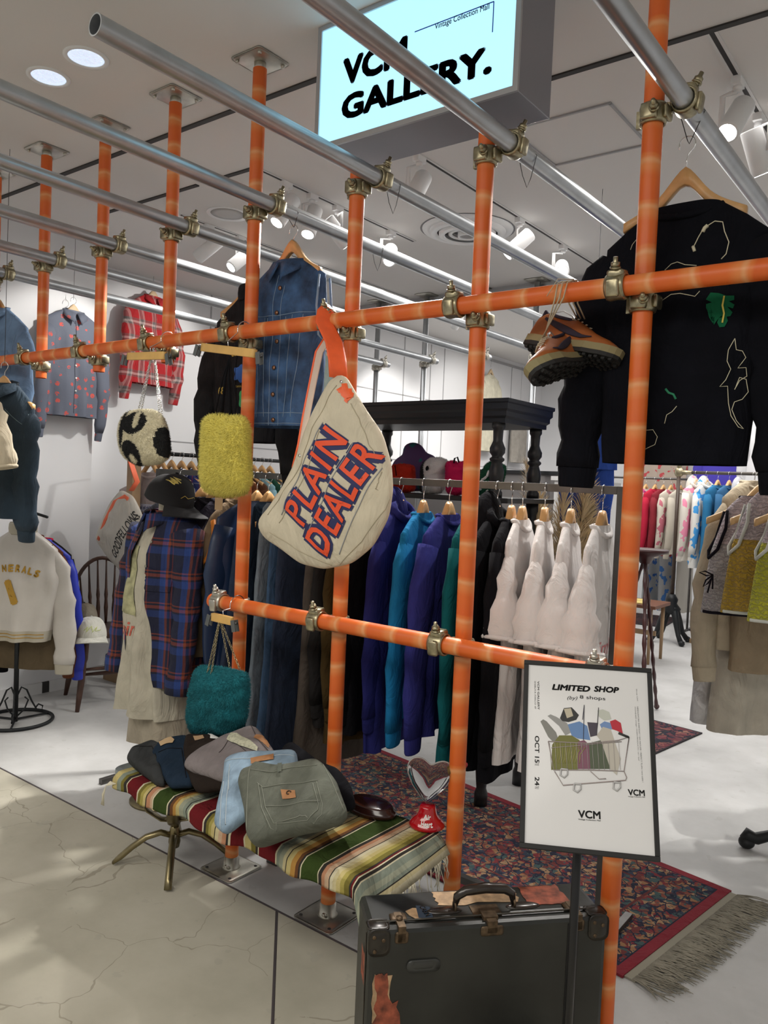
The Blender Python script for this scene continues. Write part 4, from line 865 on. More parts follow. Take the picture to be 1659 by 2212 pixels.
def hung(X, lab, cat, m, nm='sweatshirt', rz=None, hl='', y=RY, zr=RZ, **kw):
    rz = (pi/2+.0) if rz is None else rz; k = dict(L=.74, hem=.21, chest=.22, sh=.20, neck=.075, drop=.07, dep=.042, sleeve=.60, sl_out=.03, sl_r=(.075, .055), sl_flat=.42, bend=.0, fold=.16, res=.9, seed=int(abs(X)*997)); k.update(kw)
    hanger(hl, (X, y, zr+.0025), rz, .15, group='hangers on the steel racks')
    return garment(nm, lab, cat, (X, y, zr-.100-.02-k['L']), rz, m, **k)
nv = cloth('navy_sweat', (.020, .022, .13)); az = cloth('azure_sweat', (.012, .16, .36)); pu = cloth('indigo_sweat', (.028, .030, .17)); tl = cloth('teal_sweat', (.005, .085, .095)); bk = cloth('jet_sweat', (.006, .006, .008)); wt = cloth('white_tee', (.70, .67, .66), vary=.04)
taupe = cloth('taupe_cord', (.075, .062, .052)); olv = cloth('olive_brown', (.055, .035, .012)); blk2 = cloth('charcoal', (.018, .017, .017)); khk = cloth('khaki_knit', (.26, .22, .13))
H = 'light wood hanger on the steel rack holding the '
hung(-1.255, 'dark taupe long coat at the left end of the sweatshirt rack', 'coat', taupe, 'coat', L=.98, sleeve=.0, hem=.25, hl=H+'taupe coat', collar=None)
hung(-1.19, 'charcoal jacket between the taupe coat and the olive one', 'jacket', blk2, 'jacket', L=.80, hl=H+'charcoal jacket')
hung(-1.13, 'olive-brown jacket right of the charcoal one, behind the newspaper bag', 'jacket', olv, 'jacket', L=.85, hl=H+'olive jacket')
hung(-1.07, 'black sweatshirt beside the navy hoodie with white drawstring', 'sweatshirt', bk, L=.80, hl=H+'black sweatshirt by the navy hoodie')
hung(-1.00, 'navy hooded sweatshirt left of the bright blue one', 'hoodie', nv, 'hoodie', L=.84, hl=H+'navy hoodie', collar='hood', rz=1.80)
T1, B1 = hung(-.90, 'bright blue sweatshirt with a small gold anchor on the cuff', 'sweatshirt', az, L=.70, sleeve=.62, hl=H+'bright blue sweatshirt', rz=1.84, sl_out=.05)
T2, B2_ = hung(-.79, 'indigo sweatshirt with gold stitched lines', 'sweatshirt', pu, L=.74, sleeve=.62, hl=H+'indigo sweatshirt', rz=1.74, sl_out=.06, sl_r=(.085, .06))
hung(-.69, 'dark teal sweatshirt half behind an orange pole', 'sweatshirt', tl, L=.82, sleeve=.62, hl=H+'dark teal sweatshirt', rz=1.82)
hung(-.60, 'black hooded sweatshirt right of the dark teal one', 'hoodie', bk, 'hoodie', L=.80, hl=H+'black hoodie', collar='hood', rz=1.75, sl_r=(.09, .06))
hung(-.545, 'black sweatshirt nearest the white tees', 'sweatshirt', bk, L=.82, hl=H+'black sweatshirt nearest the tees', rz=1.85)
GP = mat('pink_print', (.72, .28, .30), .8)
for i, (X, rz, lab, hl) in enumerate([(-.505, 1.82, 'white tee at the left end of the white group, with a brown print', 'leftmost white tee'), (-.425, 1.90, 'white tee second from the left of the white group', 'second white tee'), (-.335, 1.84, 'white tee in front of the dried pampas grass', 'white tee before the pampas'), (-.232, 1.72, 'white tee nearest the tall thick orange pole, with a pink script print', 'white tee nearest the tall pole')]):
    T, B = hung(X, lab, 't-shirt', wt, 't_shirt', rz=rz, hl=H+hl, L=.76, hem=.19, chest=.18, sh=.17, sleeve=.25, sl_out=.065, sl_r=(.036, .062), sl_flat=.95, sl_open=True, bend=.0, cuff=False, fold=.12, dep=.035)
    decal_text('script_print', 'Simon' if i % 2 else 'ginam', T, B, -.10, .36, .16, .05, .1, GP, shear=.3, bold=-.005)
for (T, B, X) in ((T1, B1, 0), (T2, B2_, 1)):
    decal_line('gold_stitching', [(-.05, .60), (-.09, .52), (-.04, .50), (-.10, .42)], T, B, .0012, GOLDT)
# black rack
V = dict(sleeve=0, L=.66, hem=.22, chest=.23, sh=.15)
dn = mat('dark_jean', (.012, .022, .050), .9, 0, (420, .5, .001), .3, 16); gj = mat('grey_jean', (.13, .16, .19), .9, 0, (420, .5, .001), .25, 16); bj = mat('mid_jean', (.03, .07, .14), .9, 0, (420, .5, .001), .3, 16)
hung(-2.25, 'black denim jacket at the left end of the dark rack', 'jacket', cloth('black_denim', (.014, .014, .018)), 'jacket', L=.80, hl=H+'leftmost black denim jacket', rz=1.5)
hung(-2.12, 'black jacket with kraft paper tags behind the mannequin', 'jacket', bk, 'jacket', L=.80, hl=H+'tagged black jacket', rz=1.45)
hung(-2.03, 'black vest with a pale stitched armhole behind an orange pole', 'vest', cloth('black_duck', (.020, .018, .024)), 'vest', hl=H+'black vest', rz=1.35, **V)
hung(-1.93, 'charcoal work vest with a dark lining', 'vest', cloth('charcoal_duck', (.022, .020, .030)), 'vest', hl=H+'charcoal vest', rz=1.3, **dict(V, L=.70, dep=.06))
T, B = hung(-1.84, 'tan quilted vest with orange lining', 'vest', cloth('tan_quilt', (.17, .12, .075)), 'vest', hl=H+'tan quilted vest', rz=1.3, **dict(V, dep=.06))
q = MB(); q.tube([(-.15, -.02, .57), (-.155, -.05, .50), (-.18, -.045, .42), (-.21, -.02, .38), (-.20, .02, .42), (-.16, .03, .52)], [(.022, .008)]*6, 8); q.build('orange_lining', mat('orange_satin', (.62, .20, .03), .45, 0, (40, .4, .004)), T)
hung(-1.76, 'navy satin jacket right of the tan quilted vest', 'jacket', mat('navy_satin', (.010, .025, .07), .4, 0, (30, .3, .003)), 'jacket', L=.68, hl=H+'navy satin jacket', rz=1.5)
J = dict(sleeve=0, collar=None, hem=.20, chest=.17, sh=.15, neck=.13, drop=.02, dep=.03, fold=.10)
hung(-1.69, 'wide dark indigo jeans nearest the navy satin jacket', 'jeans', dn, 'jeans', hl=H+'wide dark jeans', rz=1.5, L=.92, **dict(J, hem=.26)); hung(-1.62, 'very dark blue jeans in the middle of the jeans group', 'jeans', cloth('ink_jean', (.006, .012, .022)), 'jeans', hl=H+'very dark jeans', rz=1.6, L=.90, **J)
hung(-1.56, 'washed grey jeans with a pale seam', 'jeans', gj, 'jeans', hl=H+'washed grey jeans', rz=1.55, L=.90, **J); hung(-1.50, 'mid-blue jeans right of the washed grey pair', 'jeans', bj, 'jeans', hl=H+'mid-blue jeans', rz=1.6, L=.94, **J)
hung(-1.44, 'dark blue jeans at the right end of the black rack', 'jeans', dn, 'jeans', hl=H+'rightmost dark jeans', rz=1.5, L=.96, **J)
for i, (z, h) in enumerate(((1.22, .05), (1.13, .045))):
    q = MB(); q.box(-.016, -.001, -h, .016, .001, 0); q.tube([(0, 0, 0), (.004, .002, .05)], .0008, 4); o = q.build('paper_tag', KRAFT if i == 0 else mat('tag_olive', (.30, .28, .2), .6)); p = P(473, 1075, D=3.2) if i == 0 else P(471, 1135, D=3.2); o.location = p; o.rotation_euler = (0, 0, .6); tag(o, 'kraft paper price tag hanging before the black jackets' if i == 0 else 'olive price tag below the kraft one', 'tag')
# ================================================================ BENCH WITH BLANKET
BT = .430
T = thing('bench', 'low bench with a frosted glass top on a brass pedestal, under a striped blanket', 'bench', (-1.05, -.235, 0))
q = MB(); q.rbox(0, 0, 0, .54, .008, .165, .05, 0, Matrix.Translation((0, 0, BT-.010)) @ Matrix.Rotation(pi/2, 4, 'X'), 6); q.build('bench_top', mat('frosted_glass', (.34, .39, .39), .25, 0, trans=.5), T)
c = Vector((-1.60+1.05, -.11+.235, 0)); q = MB()
leg = [(.0, .10), (.05, .115), (.10, .10), (.15, .065), (.19, .03), (.215, .010)]
for a in (-2.30, -.75, .85, 2.40):
    q = MB(); q.tube([c+Vector((math.cos(a)*r_, math.sin(a)*r_, z)) for r_, z in leg], [(.013, .011)]*5+[(.013, .006)], 10); q.build('leg', BRASS, T)
q = MB(); q.cyl(c+Vector((0, 0, .07)), c+Vector((0, 0, BT-.06)), .015, seg=20); q.lathe([(.018, .06), (.022, .08), (.018, .13), (.015, .14)], 20, 0, None, tuple(c)); q.build('column', BRASS, T)
for a in (-2.30, -.75, .85, 2.40):
    q = MB(); q.tube([c+Vector((math.cos(a)*r_, math.sin(a)*r_, z)) for r_, z in ((0, .16), (.05, .165), (.10, .20), (.14, .27), (.15, BT-.02))], [(.022, .005)]*5, 8); q.build('bracket_arm', BRASS, T)
# blanket
CC = dict(YL=(.60, .50, .22), YC=(.66, .58, .34), T=(.27, .31, .25), T2=(.38, .40, .30), OL=(.20, .17, .04), OY=(.42, .36, .10), DK=(.045, .04, .035), CR=(.72, .66, .46), RD=(.16, .014, .018), GN=(.045, .075, .018), PK=(.52, .26, .15), PC=(.60, .42, .28), OR=(.50, .27, .07), BR=(.16, .07, .03))
st = '240 YL,250 T,258 OL,264 DK,270 CR,272 RD,298 CR,301 OL,307 OY,313 YL,318 DK,320 PK,327 PC,331 CR,333 GN,360 CR,362 DK,366 BR,371 OR,376 YL,382 T2,390 T,396 DK,398 T,402 CR,405 RD,438 CR,441 DK,446 OL,452 OY,458 YL,466 DK,468 YC,476 PC,484 PK,492 DK,496 CR,500 RD,524 CR,527 YL,540 OL,550 DK,555 CR,557 RD,592 CR,595 T,602 T2,611 YC,618 DK,620 YL,630 OR,640 BR,646 DK,650 CR,652 GN,686 CR,688 DK,695 PK,702 PC,711 DK,713 CR,719 YC,726 YL,734 OY,742 OL,752 DK,758 CR,760 RD,786 CR,788 DK'.split(',')
stops = []
for e in st:
    x, c_ = e.split(); x = int(x); stops.append((P(x, 1700+(x-250)*.452, Y=-.43).x, c_))
xe = -.500
tail = [(-.505, 'RD'), (-.500, 'CR'), (-.496, 'DK'), (-.486, 'CR'), (-.482, 'T'), (-.462, 'T2'), (-.448, 'T'), (-.440, 'DK'), (-.437, 'YC'), (-.428, 'CR')]
stops = [s for s in stops if s[0] < -.506]+tail
wool = {k: cloth('wool_'+k.lower(), tuple(.80*c_ for c_ in v), vary=.08, bs=420, st=.5) for k, v in CC.items()}; keys = list(CC)
xs = []
for (a, c_), (b2, _) in zip(stops, stops[1:]+[(-.412, '')]):
    n = max(1, int((b2-a)/.012)); xs += [(a+(b2-a)*i/n, c_) for i in range(n)]
xs.append((-.412, stops[-1][1]))
prof = []; 
for v in range(0, 26):
    t = v/25
    if t < .70: prof.append((-.045-.355*(t/.70), 0, 0))
    else:
        u = (t-.70)/.30; prof.append((-.40-.030*math.sin(min(1, u*2.2)*pi/2), -.048*max(0, u-.06)**.95/.94, u))
T = thing('striped_blanket', 'striped wool blanket with white fringe draped along the low bench', 'blanket', (-1.05, -.235, BT))
vs = []; nv_ = len(prof)
for i, (x, c_) in enumerate(xs):
    e = max(0, x-(-.50)); el = max(0, -1.575-x)
    for j, (y, dz, u) in enumerate(prof):
        wv = .010*math.sin(x*21+1)*u+.006*math.sin(x*47)*u; wy = .5*wv+.004*math.sin(x*17+y*9)
        fr = (1-min(1, (y+.045)/-.355)) if False else min(1, max(0, (-y-.045)/.355))
        drop = e*(.25+.35*fr)+(e*e*4); zz = .006+dz*(1-.3*el/.1)-drop+.003*noise.noise(Vector((x*9, y*9, 1)))-el*.5*(.4+.6*fr); xx = x-e*.45+.0
        vs.append((xx+1.05, y+wy+.235+el*.4*(1-fr)-.0, zz+wv*.4+.002*(1-u)))
fs = [(i*nv_+j, (i+1)*nv_+j, (i+1)*nv_+j+1, i*nv_+j+1) for i in range(len(xs)-1) for j in range(nv_-1)]; mi = [keys.index(xs[i][1]) for i in range(len(xs)-1) for j in range(nv_-1)]
q = MB(); q.add(vs, fs, mi); o = q.build('blanket_cloth', [wool[k] for k in keys], T, fix=False); md = o.modifiers.new('s', 'SOLIDIFY'); md.thickness = .004; md.offset = 1
q = MB(); rnd = random.Random(6); base = (len(xs)-1)*nv_
for j in range(60):
    f_ = rnd.random()*(nv_-1.01); a = Vector(vs[base+int(f_)]); b2 = Vector(vs[base+int(f_)+1]); p = a.lerp(b2, f_-int(f_)); L = rnd.uniform(.03, .085); pts = [p]
    d = Vector((rnd.uniform(-.15, .35), rnd.uniform(-.3, .2), -1)).normalized()
    for k in range(1, 5): pts.append(p+d*L*k/4+Vector((rnd.uniform(-.004, .004), rnd.uniform(-.004, .004), 0)))
    q.tube(pts, [.0016, .0015, .0013, .0013, .0009], 4)
fr_m = mat('fringe_cotton', (.62, .58, .45), .95); o = q.build('fringe', fr_m, T); o['kind'] = 'stuff'
q = MB(); p = Vector(vs[nv_-4])
for j in range(9): q.tube([p+Vector((.004*j-.01, 0, 0)), p+Vector((-.02, -.01, -.015)), p+Vector((-.035+rnd.uniform(-.006, .006), -.01, -.05)), p+Vector((-.035+rnd.uniform(-.01, .01), -.01, -.085))], .0014, 4)
o = q.build('fringe_tassel', fr_m, T)
# ---------------------------------------------------------------- folded trousers
def slab(nm, lab, cat, out, m, y0=-.43, z0=.455, slope=.50, tf=.020, tb=.024, seed=1, nz=.012, group=None, nsc=16, n=80):
    """a folded garment lying on the blanket, outline given in the photo and laid on a sloping plane y0,z0"""
    nrm = Vector((0, math.sin(math.atan(slope)), -math.cos(math.atan(slope)))); o0 = Vector((0, y0, z0)); up = Vector((0, math.cos(math.atan(slope)), math.sin(math.atan(slope))))
    def hit(x, y): d = ray(x, y); t = (o0-CAM).dot(nrm)/d.dot(nrm); return CAM+d*t
    pts = [hit(*p) for p in out]; cx = sum(p.x for p in pts)/len(pts); org = Vector((cx, y0, z0))
    l2 = [((p-org).x, (p-org).dot(up)) for p in pts]
    T = thing(nm, lab, cat, org, 0, group); M = Matrix(((1, 0, 0, 0), (0, nrm.y, up.y, 0), (0, nrm.z, up.z, 0), (0, 0, 0, 1)))
    B = pillow(l2, tf, tb, 14, nz, nsc, seed=seed, n=n, pw=8).build('folded_cloth', m, T, M)
    def lc(x, y): p = hit(x, y); return ((p-org).x, (p-org).dot(up))
    return T, B, lc, M
def deco(o, M): o.matrix_local = M; return o
GT = 'folded trousers laid out on the striped blanket'
gr = cloth('grey_twill', (.040, .042, .043)); nb = cloth('navy_twill', (.014, .026, .045)); br = cloth('espresso_twill', (.022, .016, .013)); mv = mat('mauve_corduroy', (.19, .165, .165), .9, 0, (500, .5, .001), .1, 30); lb = mat('light_denim', (.22, .31, .40), .9, 0, (420, .6, .001), .28, 20); og = mat('sage_canvas', (.098, .105, .082), .9, 0, (300, .5, .001), .16, 26)
STI = mat('pale_stitch', (.20, .21, .17), .9)
T, B, lc, M = slab('folded_trousers', 'dark grey folded trousers at the far left of the bench', 'trousers', [(273, 1640), (285, 1620), (330, 1602), (350, 1612), (356, 1650), (356, 1694), (338, 1692), (300, 1662)], gr, z0=.45, slope=.25, seed=2, tf=.022)
deco(decal_line('seam', [lc(290, 1630), lc(330, 1622), lc(352, 1680)], T, B, .0015, cloth('grey_seam', (.02, .02, .02))), M)
T, B, lc, M = slab('folded_trousers', 'navy blue folded trousers with a kraft tag', 'trousers', [(328, 1626), (345, 1602), (400, 1590), (425, 1602), (424, 1650), (416, 1697), (366, 1699), (346, 1668)], nb, z0=.455, slope=.32, seed=3)
deco(decal_line('seam', [lc(345, 1635), lc(395, 1628), lc(405, 1690)], T, B, .0014, BLACKC), M)
o = deco(decal_poly('paper_tag', [lc(345, 1612), lc(372, 1605), lc(380, 1611), (lc(376, 1619)), lc(350, 1623)], T, B, KRAFT, .004), M); o['label'] = 'kraft paper tag'
T, B, lc, M = slab('folded_trousers', 'blackish brown folded trousers with a leather patch and white tag', 'trousers', [(396, 1620), (402, 1590), (455, 1591), (500, 1612), (505, 1660), (500, 1702), (424, 1710), (402, 1672)], br, z0=.46, slope=.35, seed=4, tf=.024)
o = deco(decal_poly('leather_patch', [lc(420, 1601), (lc(441, 1599)), lc(445, 1608), lc(424, 1611)], T, B, mat('pale_leather', (.42, .27, .15), .6), .002), M)
o = deco(decal_poly('size_tag', [lc(459, 1590), lc(487, 1592), lc(485, 1613), lc(458, 1610)], T, B, PAPER, .006), M); o['label'] = 'white printed size tag'
T, B, lc, M = slab('folded_trousers', 'mauve-grey folded corduroy trousers under a banknote-like tag', 'trousers', [(396, 1656), (404, 1642), (430, 1622), (470, 1602), (545, 1570), (557, 1576), (578, 1602), (598, 1632), (560, 1655), (500, 1680), (486, 1688), (420, 1668)], mv, z0=.485, slope=.42, seed=5, tf=.026)
deco(decal_line('seam', [lc(545, 1575), lc(560, 1610), lc(590, 1640)], T, B, .0016, cloth('mauve_seam', (.09, .075, .075))), M); deco(decal_line('seam', [lc(478, 1640), lc(500, 1615), lc(540, 1640)], T, B, .0012, MATS['mauve_seam']), M)
o = deco(decal_poly('leather_patch', [lc(556, 1600), lc(570, 1598), lc(600, 1612), lc(603, 1622), lc(580, 1620), lc(552, 1608)], T, B, LEATH, .003), M)
o = deco(decal_poly('banknote_tag', [lc(505, 1604), lc(518, 1604), lc(562, 1630), lc(560, 1638), lc(525, 1632), lc(496, 1618)], T, B, mat('note_green', (.46, .46, .34), .7, 0, None, .25, 160), .008), M); o['label'] = 'tag printed like a green banknote'
T, B, lc, M = slab('folded_trousers', 'black folded trousers behind the light blue jeans', 'trousers', [(604, 1640), (612, 1614), (628, 1606), (655, 1622), (690, 1650), (735, 1668), (760, 1700), (770, 1745), (740, 1752), (690, 1700), (640, 1690)], bk, z0=.47, slope=.45, seed=6, tf=.024)
T, B, lc, M = slab('folded_jeans', 'light blue folded jeans with a leather patch on the waistband', 'jeans', [(462, 1782), (470, 1740), (482, 1690), (486, 1642), (510, 1630), (640, 1622), (646, 1655), (610, 1700), (530, 1768), (486, 1803)], lb, z0=.495, slope=.52, seed=7, tf=.024, y0=-.46, nz=.012)
for a, b2 in (((490, 1655), (640, 1640)), ((488, 1700), (478, 1795)), ((500, 1700), (490, 1798)), ((502, 1665), (500, 1720))): deco(decal_line('seam', [lc(*a), lc(*b2)], T, B, .0013, mat('denim_stitch', (.40, .46, .50), .9)), M)
o = deco(decal_poly('leather_patch', [lc(546, 1650), lc(596, 1640), lc(598, 1658), lc(548, 1664)], T, B, LEATH, .004), M)
T, B, lc, M = slab('folded_work_trousers', 'sage green folded work trousers with big pocket and square leather logo patch', 'trousers', [(514, 1690), (522, 1664), (545, 1660), (548, 1648), (600, 1657), (640, 1652), (684, 1641), (698, 1650), (728, 1690), (742, 1730), (751, 1752), (742, 1766), (690, 1782), (620, 1796), (580, 1812), (546, 1823), (533, 1805), (528, 1750)], og, z0=.515, slope=.58, seed=8, tf=.026, tb=.05, y0=-.47, nz=.008, n=110)
for pts in ([(563, 1706), (575, 1716), (680, 1700), (692, 1700)], [(565, 1708), (572, 1760), (590, 1800), (610, 1804), (670, 1790), (700, 1770), (702, 1750), (690, 1702)], [(572, 1712), (580, 1758), (598, 1792), (668, 1782), (692, 1762), (694, 1750), (682, 1706)], [(580, 1756), (640, 1752), (696, 1744)], [(548, 1676), (600, 1682), (690, 1664)], [(546, 1668), (540, 1740), (536, 1800)], [(700, 1655), (722, 1700), (745, 1755)]): deco(decal_line('seam', [lc(*p) for p in pts], T, B, .0011, STI), M)
deco(decal_poly('belt_loop', [lc(606, 1662), lc(616, 1662), lc(617, 1685), lc(608, 1686)], T, B, cloth('sage_loop', (.10, .11, .09)), .006), M)
PT = decal_poly('leather_patch', [lc(614, 1722), lc(644, 1722), lc(647, 1740), lc(617, 1741)], T, B, LEATH, .003); deco(PT, M)
a, b2 = lc(619, 1736), lc(640, 1724); cx, cz = (a[0]+b2[0])/2, (a[1]+b2[1])/2+.003; R_ = .0058
arc = [(cx+R_*math.cos(t)*1.05, cz+R_*math.sin(t)) for t in [.5+(2*pi-1.3)*k/16 for k in range(17)]]; deco(decal_line('logo_mark', arc, T, B, .0016, mat('burnt_mark', (.05, .025, .012), .7), off=.0045), M)
# ---------------------------------------------------------------- heart dispenser and base
hp = P(922, 1783, Z=BT+.010); T = thing('candy_dispenser', 'clear heart-shaped candy dispenser on a glossy red base', 'dispenser', hp)
RED = mat('glossy_red', (.42, .006, .012), .12, coat=.5)
q = MB(); q.lathe([(.050, 0), (.053, .004), (.050, .012), (.040, .022), (.030, .032), (.026, .045), (.024, .056), (.020, .062)], 32); B = q.build('base', RED, T)
vd = (CAM-hp); rz_ = math.atan2(vd.x, -vd.y); Mr = Matrix.Rotation(rz_, 4, 'Z')
hs = [(0, -.078), (.025, -.055), (.055, -.020), (.075, .018), (.078, .045), (.062, .068), (.036, .072), (.012, .058), (0, .048)]; heart = hs+[(-x, z) for x, z in hs[-2:0:-1]]
M = Mr @ Matrix.Translation((0, 0, .135)) @ Matrix.Rotation(.1, 4, 'Y') @ Matrix.Diagonal((.86, 1, .86, 1))
glass = mat('clear_plastic', (.95, .95, .95), .03, trans=1, ior=1.15); q = pillow(heart, .034, .034, 10, 0, n=64, pw=3); o = q.build('heart_globe', glass, T, M)
q = MB(); k_ = resample(heart, 60); q.tube([(a, 0, b_) for a, b_ in k_], .0028, 6, 0, False, None, True); q.build('globe_rim', mat('clear_rim', (.75, .72, .68), .1, trans=.6, ior=1.3), T, M)
q = MB(); q.cyl((.058, 0, .040), (.082, 0, .050), .014, .012, 20); q.cyl((.064, 0, .0425), (.068, 0, .044), .0165, seg=20); q.build('dial', mat('gold_plastic', (.32, .20, .07), .3, .5), T, M)
q = MB(); q.rbox(0, 0, 0, .018, .010, .018, .010); k2 = pillow([(0, -.020), (.012, -.010), (.018, .006), (.012, .014), (0, .012), (-.012, .014), (-.018, .006), (-.012, -.010)], .008, .008, 6, n=32); k2.build('heart_knob', RED, T, M @ Matrix.Translation((.105, 0, .068)))
for s, z, w_ in (('Air', .030, .022), ('Heart.', .014, .036)):
    bm = text_bm(s, w_, .013, .03, shear=.15); mb = MB(); 
    def cylp(c, z=z, w_=w_):
        zz = z+c.z; r_ = interp([(.004, .053), (.012, .050), (.022, .040), (.032, .030), (.045, .026)], zz)+.0008; a = -pi/2+(c.x-w_/2)/r_; return Mr @ Vector((r_*math.cos(a), r_*math.sin(a), zz))
    cut(bm, .006); bm_add(mb, bm, cylp); mb.build('lettering', PAPER, T, fix=False)
bp_ = P(800, 1752, Z=BT+.010); T = thing('oval_plinth', 'dark brown glossy oval plinth behind the folded sage trousers', 'plinth', bp_+Vector((-.0, .0, 0)))
q = MB(); q.lathe([(.085, 0), (.090, .006), (.088, .016), (.080, .020), (.078, .026), (.070, .030)], 40, 0, Matrix.Diagonal((1, .62, 1, 1))); q.build('plinth_top', mat('brown_gloss', (.03, .010, .008), .2, coat=.4), T)
# ================================================================ SUITCASE
HC = .405
fr, fl, brr = P(1307, 1977, Z=HC), P(805, 2011, Z=HC), P(1240, 1897, Z=HC)
ux = (fr-fl); LX = ux.length; ux.normalize(); an = math.atan2(ux.y, ux.x); DX = .165
T = thing('suitcase', 'worn black vintage suitcase with torn labels and a leather handle', 'suitcase', ((fr+fl)/2)*1+Vector((-ux.y*DX/2, ux.x*DX/2, -HC)), an)
hx = LX/2+.006; blc = mat('worn_black_leather', (.016, .017, .015), .36, 0, (45, .25, .002), .5, 6); edg = mat('worn_edge', (.035, .03, .022), .3, 0, (60, .3, .002), .6, 20)
q = MB(); q.box(-hx, -DX/2+.030, .004, hx, DX/2, HC); o = q.build('case_body', blc, T, bevel=.014); o.data.polygons.foreach_set('use_smooth', [False]*len(o.data.polygons))
q = MB(); q.box(-hx-.002, -DX/2, .004, hx+.002, -DX/2+.029, HC+.001); q.build('lid', blc, T, bevel=.012)
q = MB(); q.tube([(-hx, -DX/2+.0295, .02), (-hx-.003, -DX/2+.0295, HC-.02), (-hx+.02, -DX/2+.0295, HC+.003), (hx-.02, -DX/2+.0295, HC+.003), (hx+.003, -DX/2+.0295, HC-.02), (hx, -DX/2+.0295, .02)], .0022, 6); q.build('metal_edge', edg, T)
bl = mat('handle_leather', (.020, .014, .010), .25, 0, (60, .2, .002), coat=.3); rust = mat('rusty_steel', (.11, .075, .045), .5, .7, None, .5, 70); lz = HC
q = MB(); q.tube([(-.075, -.02, lz+.010), (-.070, -.02, lz+.034), (-.05, -.02, lz+.047), (0, -.02, lz+.052), (.05, -.02, lz+.047), (.070, -.02, lz+.034), (.075, -.02, lz+.010)], [.006, .010, .012, .013, .012, .010, .006], 12); q.build('handle', bl, T)
for s in (-1, 1): 
    q = MB(); q.ring((s*.075, -.02, lz+.010), .011, .003, 'x', 16, 6); q.build('handle_ring', rust, T)
    q = MB(); q.ell((s*.10, -.02, lz), .045, .016, .008); q.build('handle_mount', bl, T)
def latch(x, nm='latch'):
    q = MB(); q.rbox(x, 0, 0, .020, .003, .016, .006, 0, Matrix.Translation((0, -DX/2+.045, lz+.003)) @ Matrix.Rotation(pi/2, 4, 'X')); q.rbox(x, -DX/2-.001, lz-.02, .016, .003, .014, .006); q.box(x-.009, -DX/2-.004, lz-.03, x+.009, -DX/2+.06, lz+.007); q.cyl((x, -DX/2+.03, lz+.004), (x, -DX/2+.03, lz+.012), .008, seg=12); q.build(nm, rust, T)
latch(-hx+.075); latch(hx-.075)
q = MB(); q.box(-.035, -DX/2+.03, lz-.002, .035, -DX/2+.075, lz+.003).box(-.018, -DX/2+.01, lz+.0, .018, -DX/2+.05, lz+.009).rbox(0, -DX/2-.002, lz-.018, .028, .003, .012, .006); q.box(-.012, -DX/2-.005, lz-.022, .012, -DX/2+.02, lz+.006); q.build('lock_plate', rust, T)
for s in (-1, 1):
    q = MB(); q.rbox(s*(hx-.022), -DX/2-.001, lz-.028, .026, .0035, .032, .016); q.rbox(0, 0, 0, .026, .003, .022, .012, 0, Matrix.Translation((s*(hx-.022), -DX/2+.022, lz+.001)) @ Matrix.Rotation(pi/2, 4, 'X'))
    o = q.build('corner_guard', mat('corner_leather', (.018, .014, .010), .3, 0, None, .6, 40), T)
    for a, b2 in ((-.010, -.045), (.010, -.020), (-.012, -.012)):
        q = MB(); q.ell((s*(hx-.022)+a, -DX/2-.005, lz+b2-.002), .005, .002, .005, 0, None, 10, 6); q.build('rivet', rust, T)
q = MB(); q.box(hx-.085-.016, -DX/2-.002, .01, hx-.085+.012, -DX/2, HC-.015); q.build('dark_band', BLACKM, T)
def patch(poly, y, m, lab, top=False):
    vs_ = [(a, y, b_) for a, b_ in poly] if not top else [(a, b_, y) for a, b_ in poly]; q = MB(); q.add(vs_, [tuple(range(len(poly)))], 0, None, False); o = q.build('torn_label', m, T); md = o.modifiers.new('s', 'SOLIDIFY'); md.thickness = .0008; md.offset = 0; o['label'] = lab
rl = mat('red_label', (.25, .06, .03), .6, 0, None, .6, 45); tn = mat('tan_label', (.38, .25, .14), .6, 0, None, .35, 50)
rg = random.Random(5)
def torn(x0, z0, x1, z1, n=5, a=.004): 
    r = []
    for (p, q_) in (((x0, z0), (x1, z0)), ((x1, z0), (x1, z1)), ((x1, z1), (x0, z1)), ((x0, z1), (x0, z0))): r += [(p[0]+(q_[0]-p[0])*k/n+rg.uniform(-a, a), p[1]+(q_[1]-p[1])*k/n+rg.uniform(-a, a)) for k in range(n)]
    return r
F = -DX/2-.0007
patch(torn(-hx+.012, .185, -hx+.055, .30), F, tn, 'torn tan and red label'); patch(torn(-hx+.020, .13, -hx+.075, .235, 6, .006), F-.0004, rl, 'torn reddish label'); patch(torn(-hx+.018, .225, -hx+.048, .30, 5, .004), F-.0005, rl, 'torn reddish label')
patch(torn(-.11, -DX/2+.085, .10, DX/2-.020, 6, .007), HC+.0012, tn, 'torn tan paper label', True); patch(torn(.12, -DX/2+.060, .225, DX/2-.014, 6, .005), HC+.0014, rl, 'faded red label', True)
patch([(-.19, -.03), (-.175, -.05), (-.150, -.05), (-.140, -.03), (-.150, -.005), (-.175, .0), (-.195, -.012)], HC+.0012, tn, 'hexagonal tan label', True); patch([(-.170, -.045), (-.135, -.05), (-.132, .0), (-.165, .01)], HC+.0016, mat('blue_label', (.03, .05, .08), .6), 'small blue label', True)
bm = text_bm('CABIN', .045, .014, .01); mb = MB(); Mt = Matrix.Translation((-.158, .003, HC+.0026)) @ Matrix.Rotation(-1.45, 4, 'Z') @ Matrix.Rotation(-pi/2, 4, 'X'); bm_add(mb, bm, lambda c: Mt @ c); mb.build('lettering', tn, T, fix=False)
bm = text_bm('E MINE', .10, .013, .01); mb = MB(); Mt = Matrix.Translation((hx-.083, F-.002, .10)) @ Matrix.Rotation(-pi/2, 4, 'Y'); bm_add(mb, bm, lambda c: Mt @ c); mb.build('lettering', mat('faded_gold', (.25, .2, .1), .6), T, fix=False)
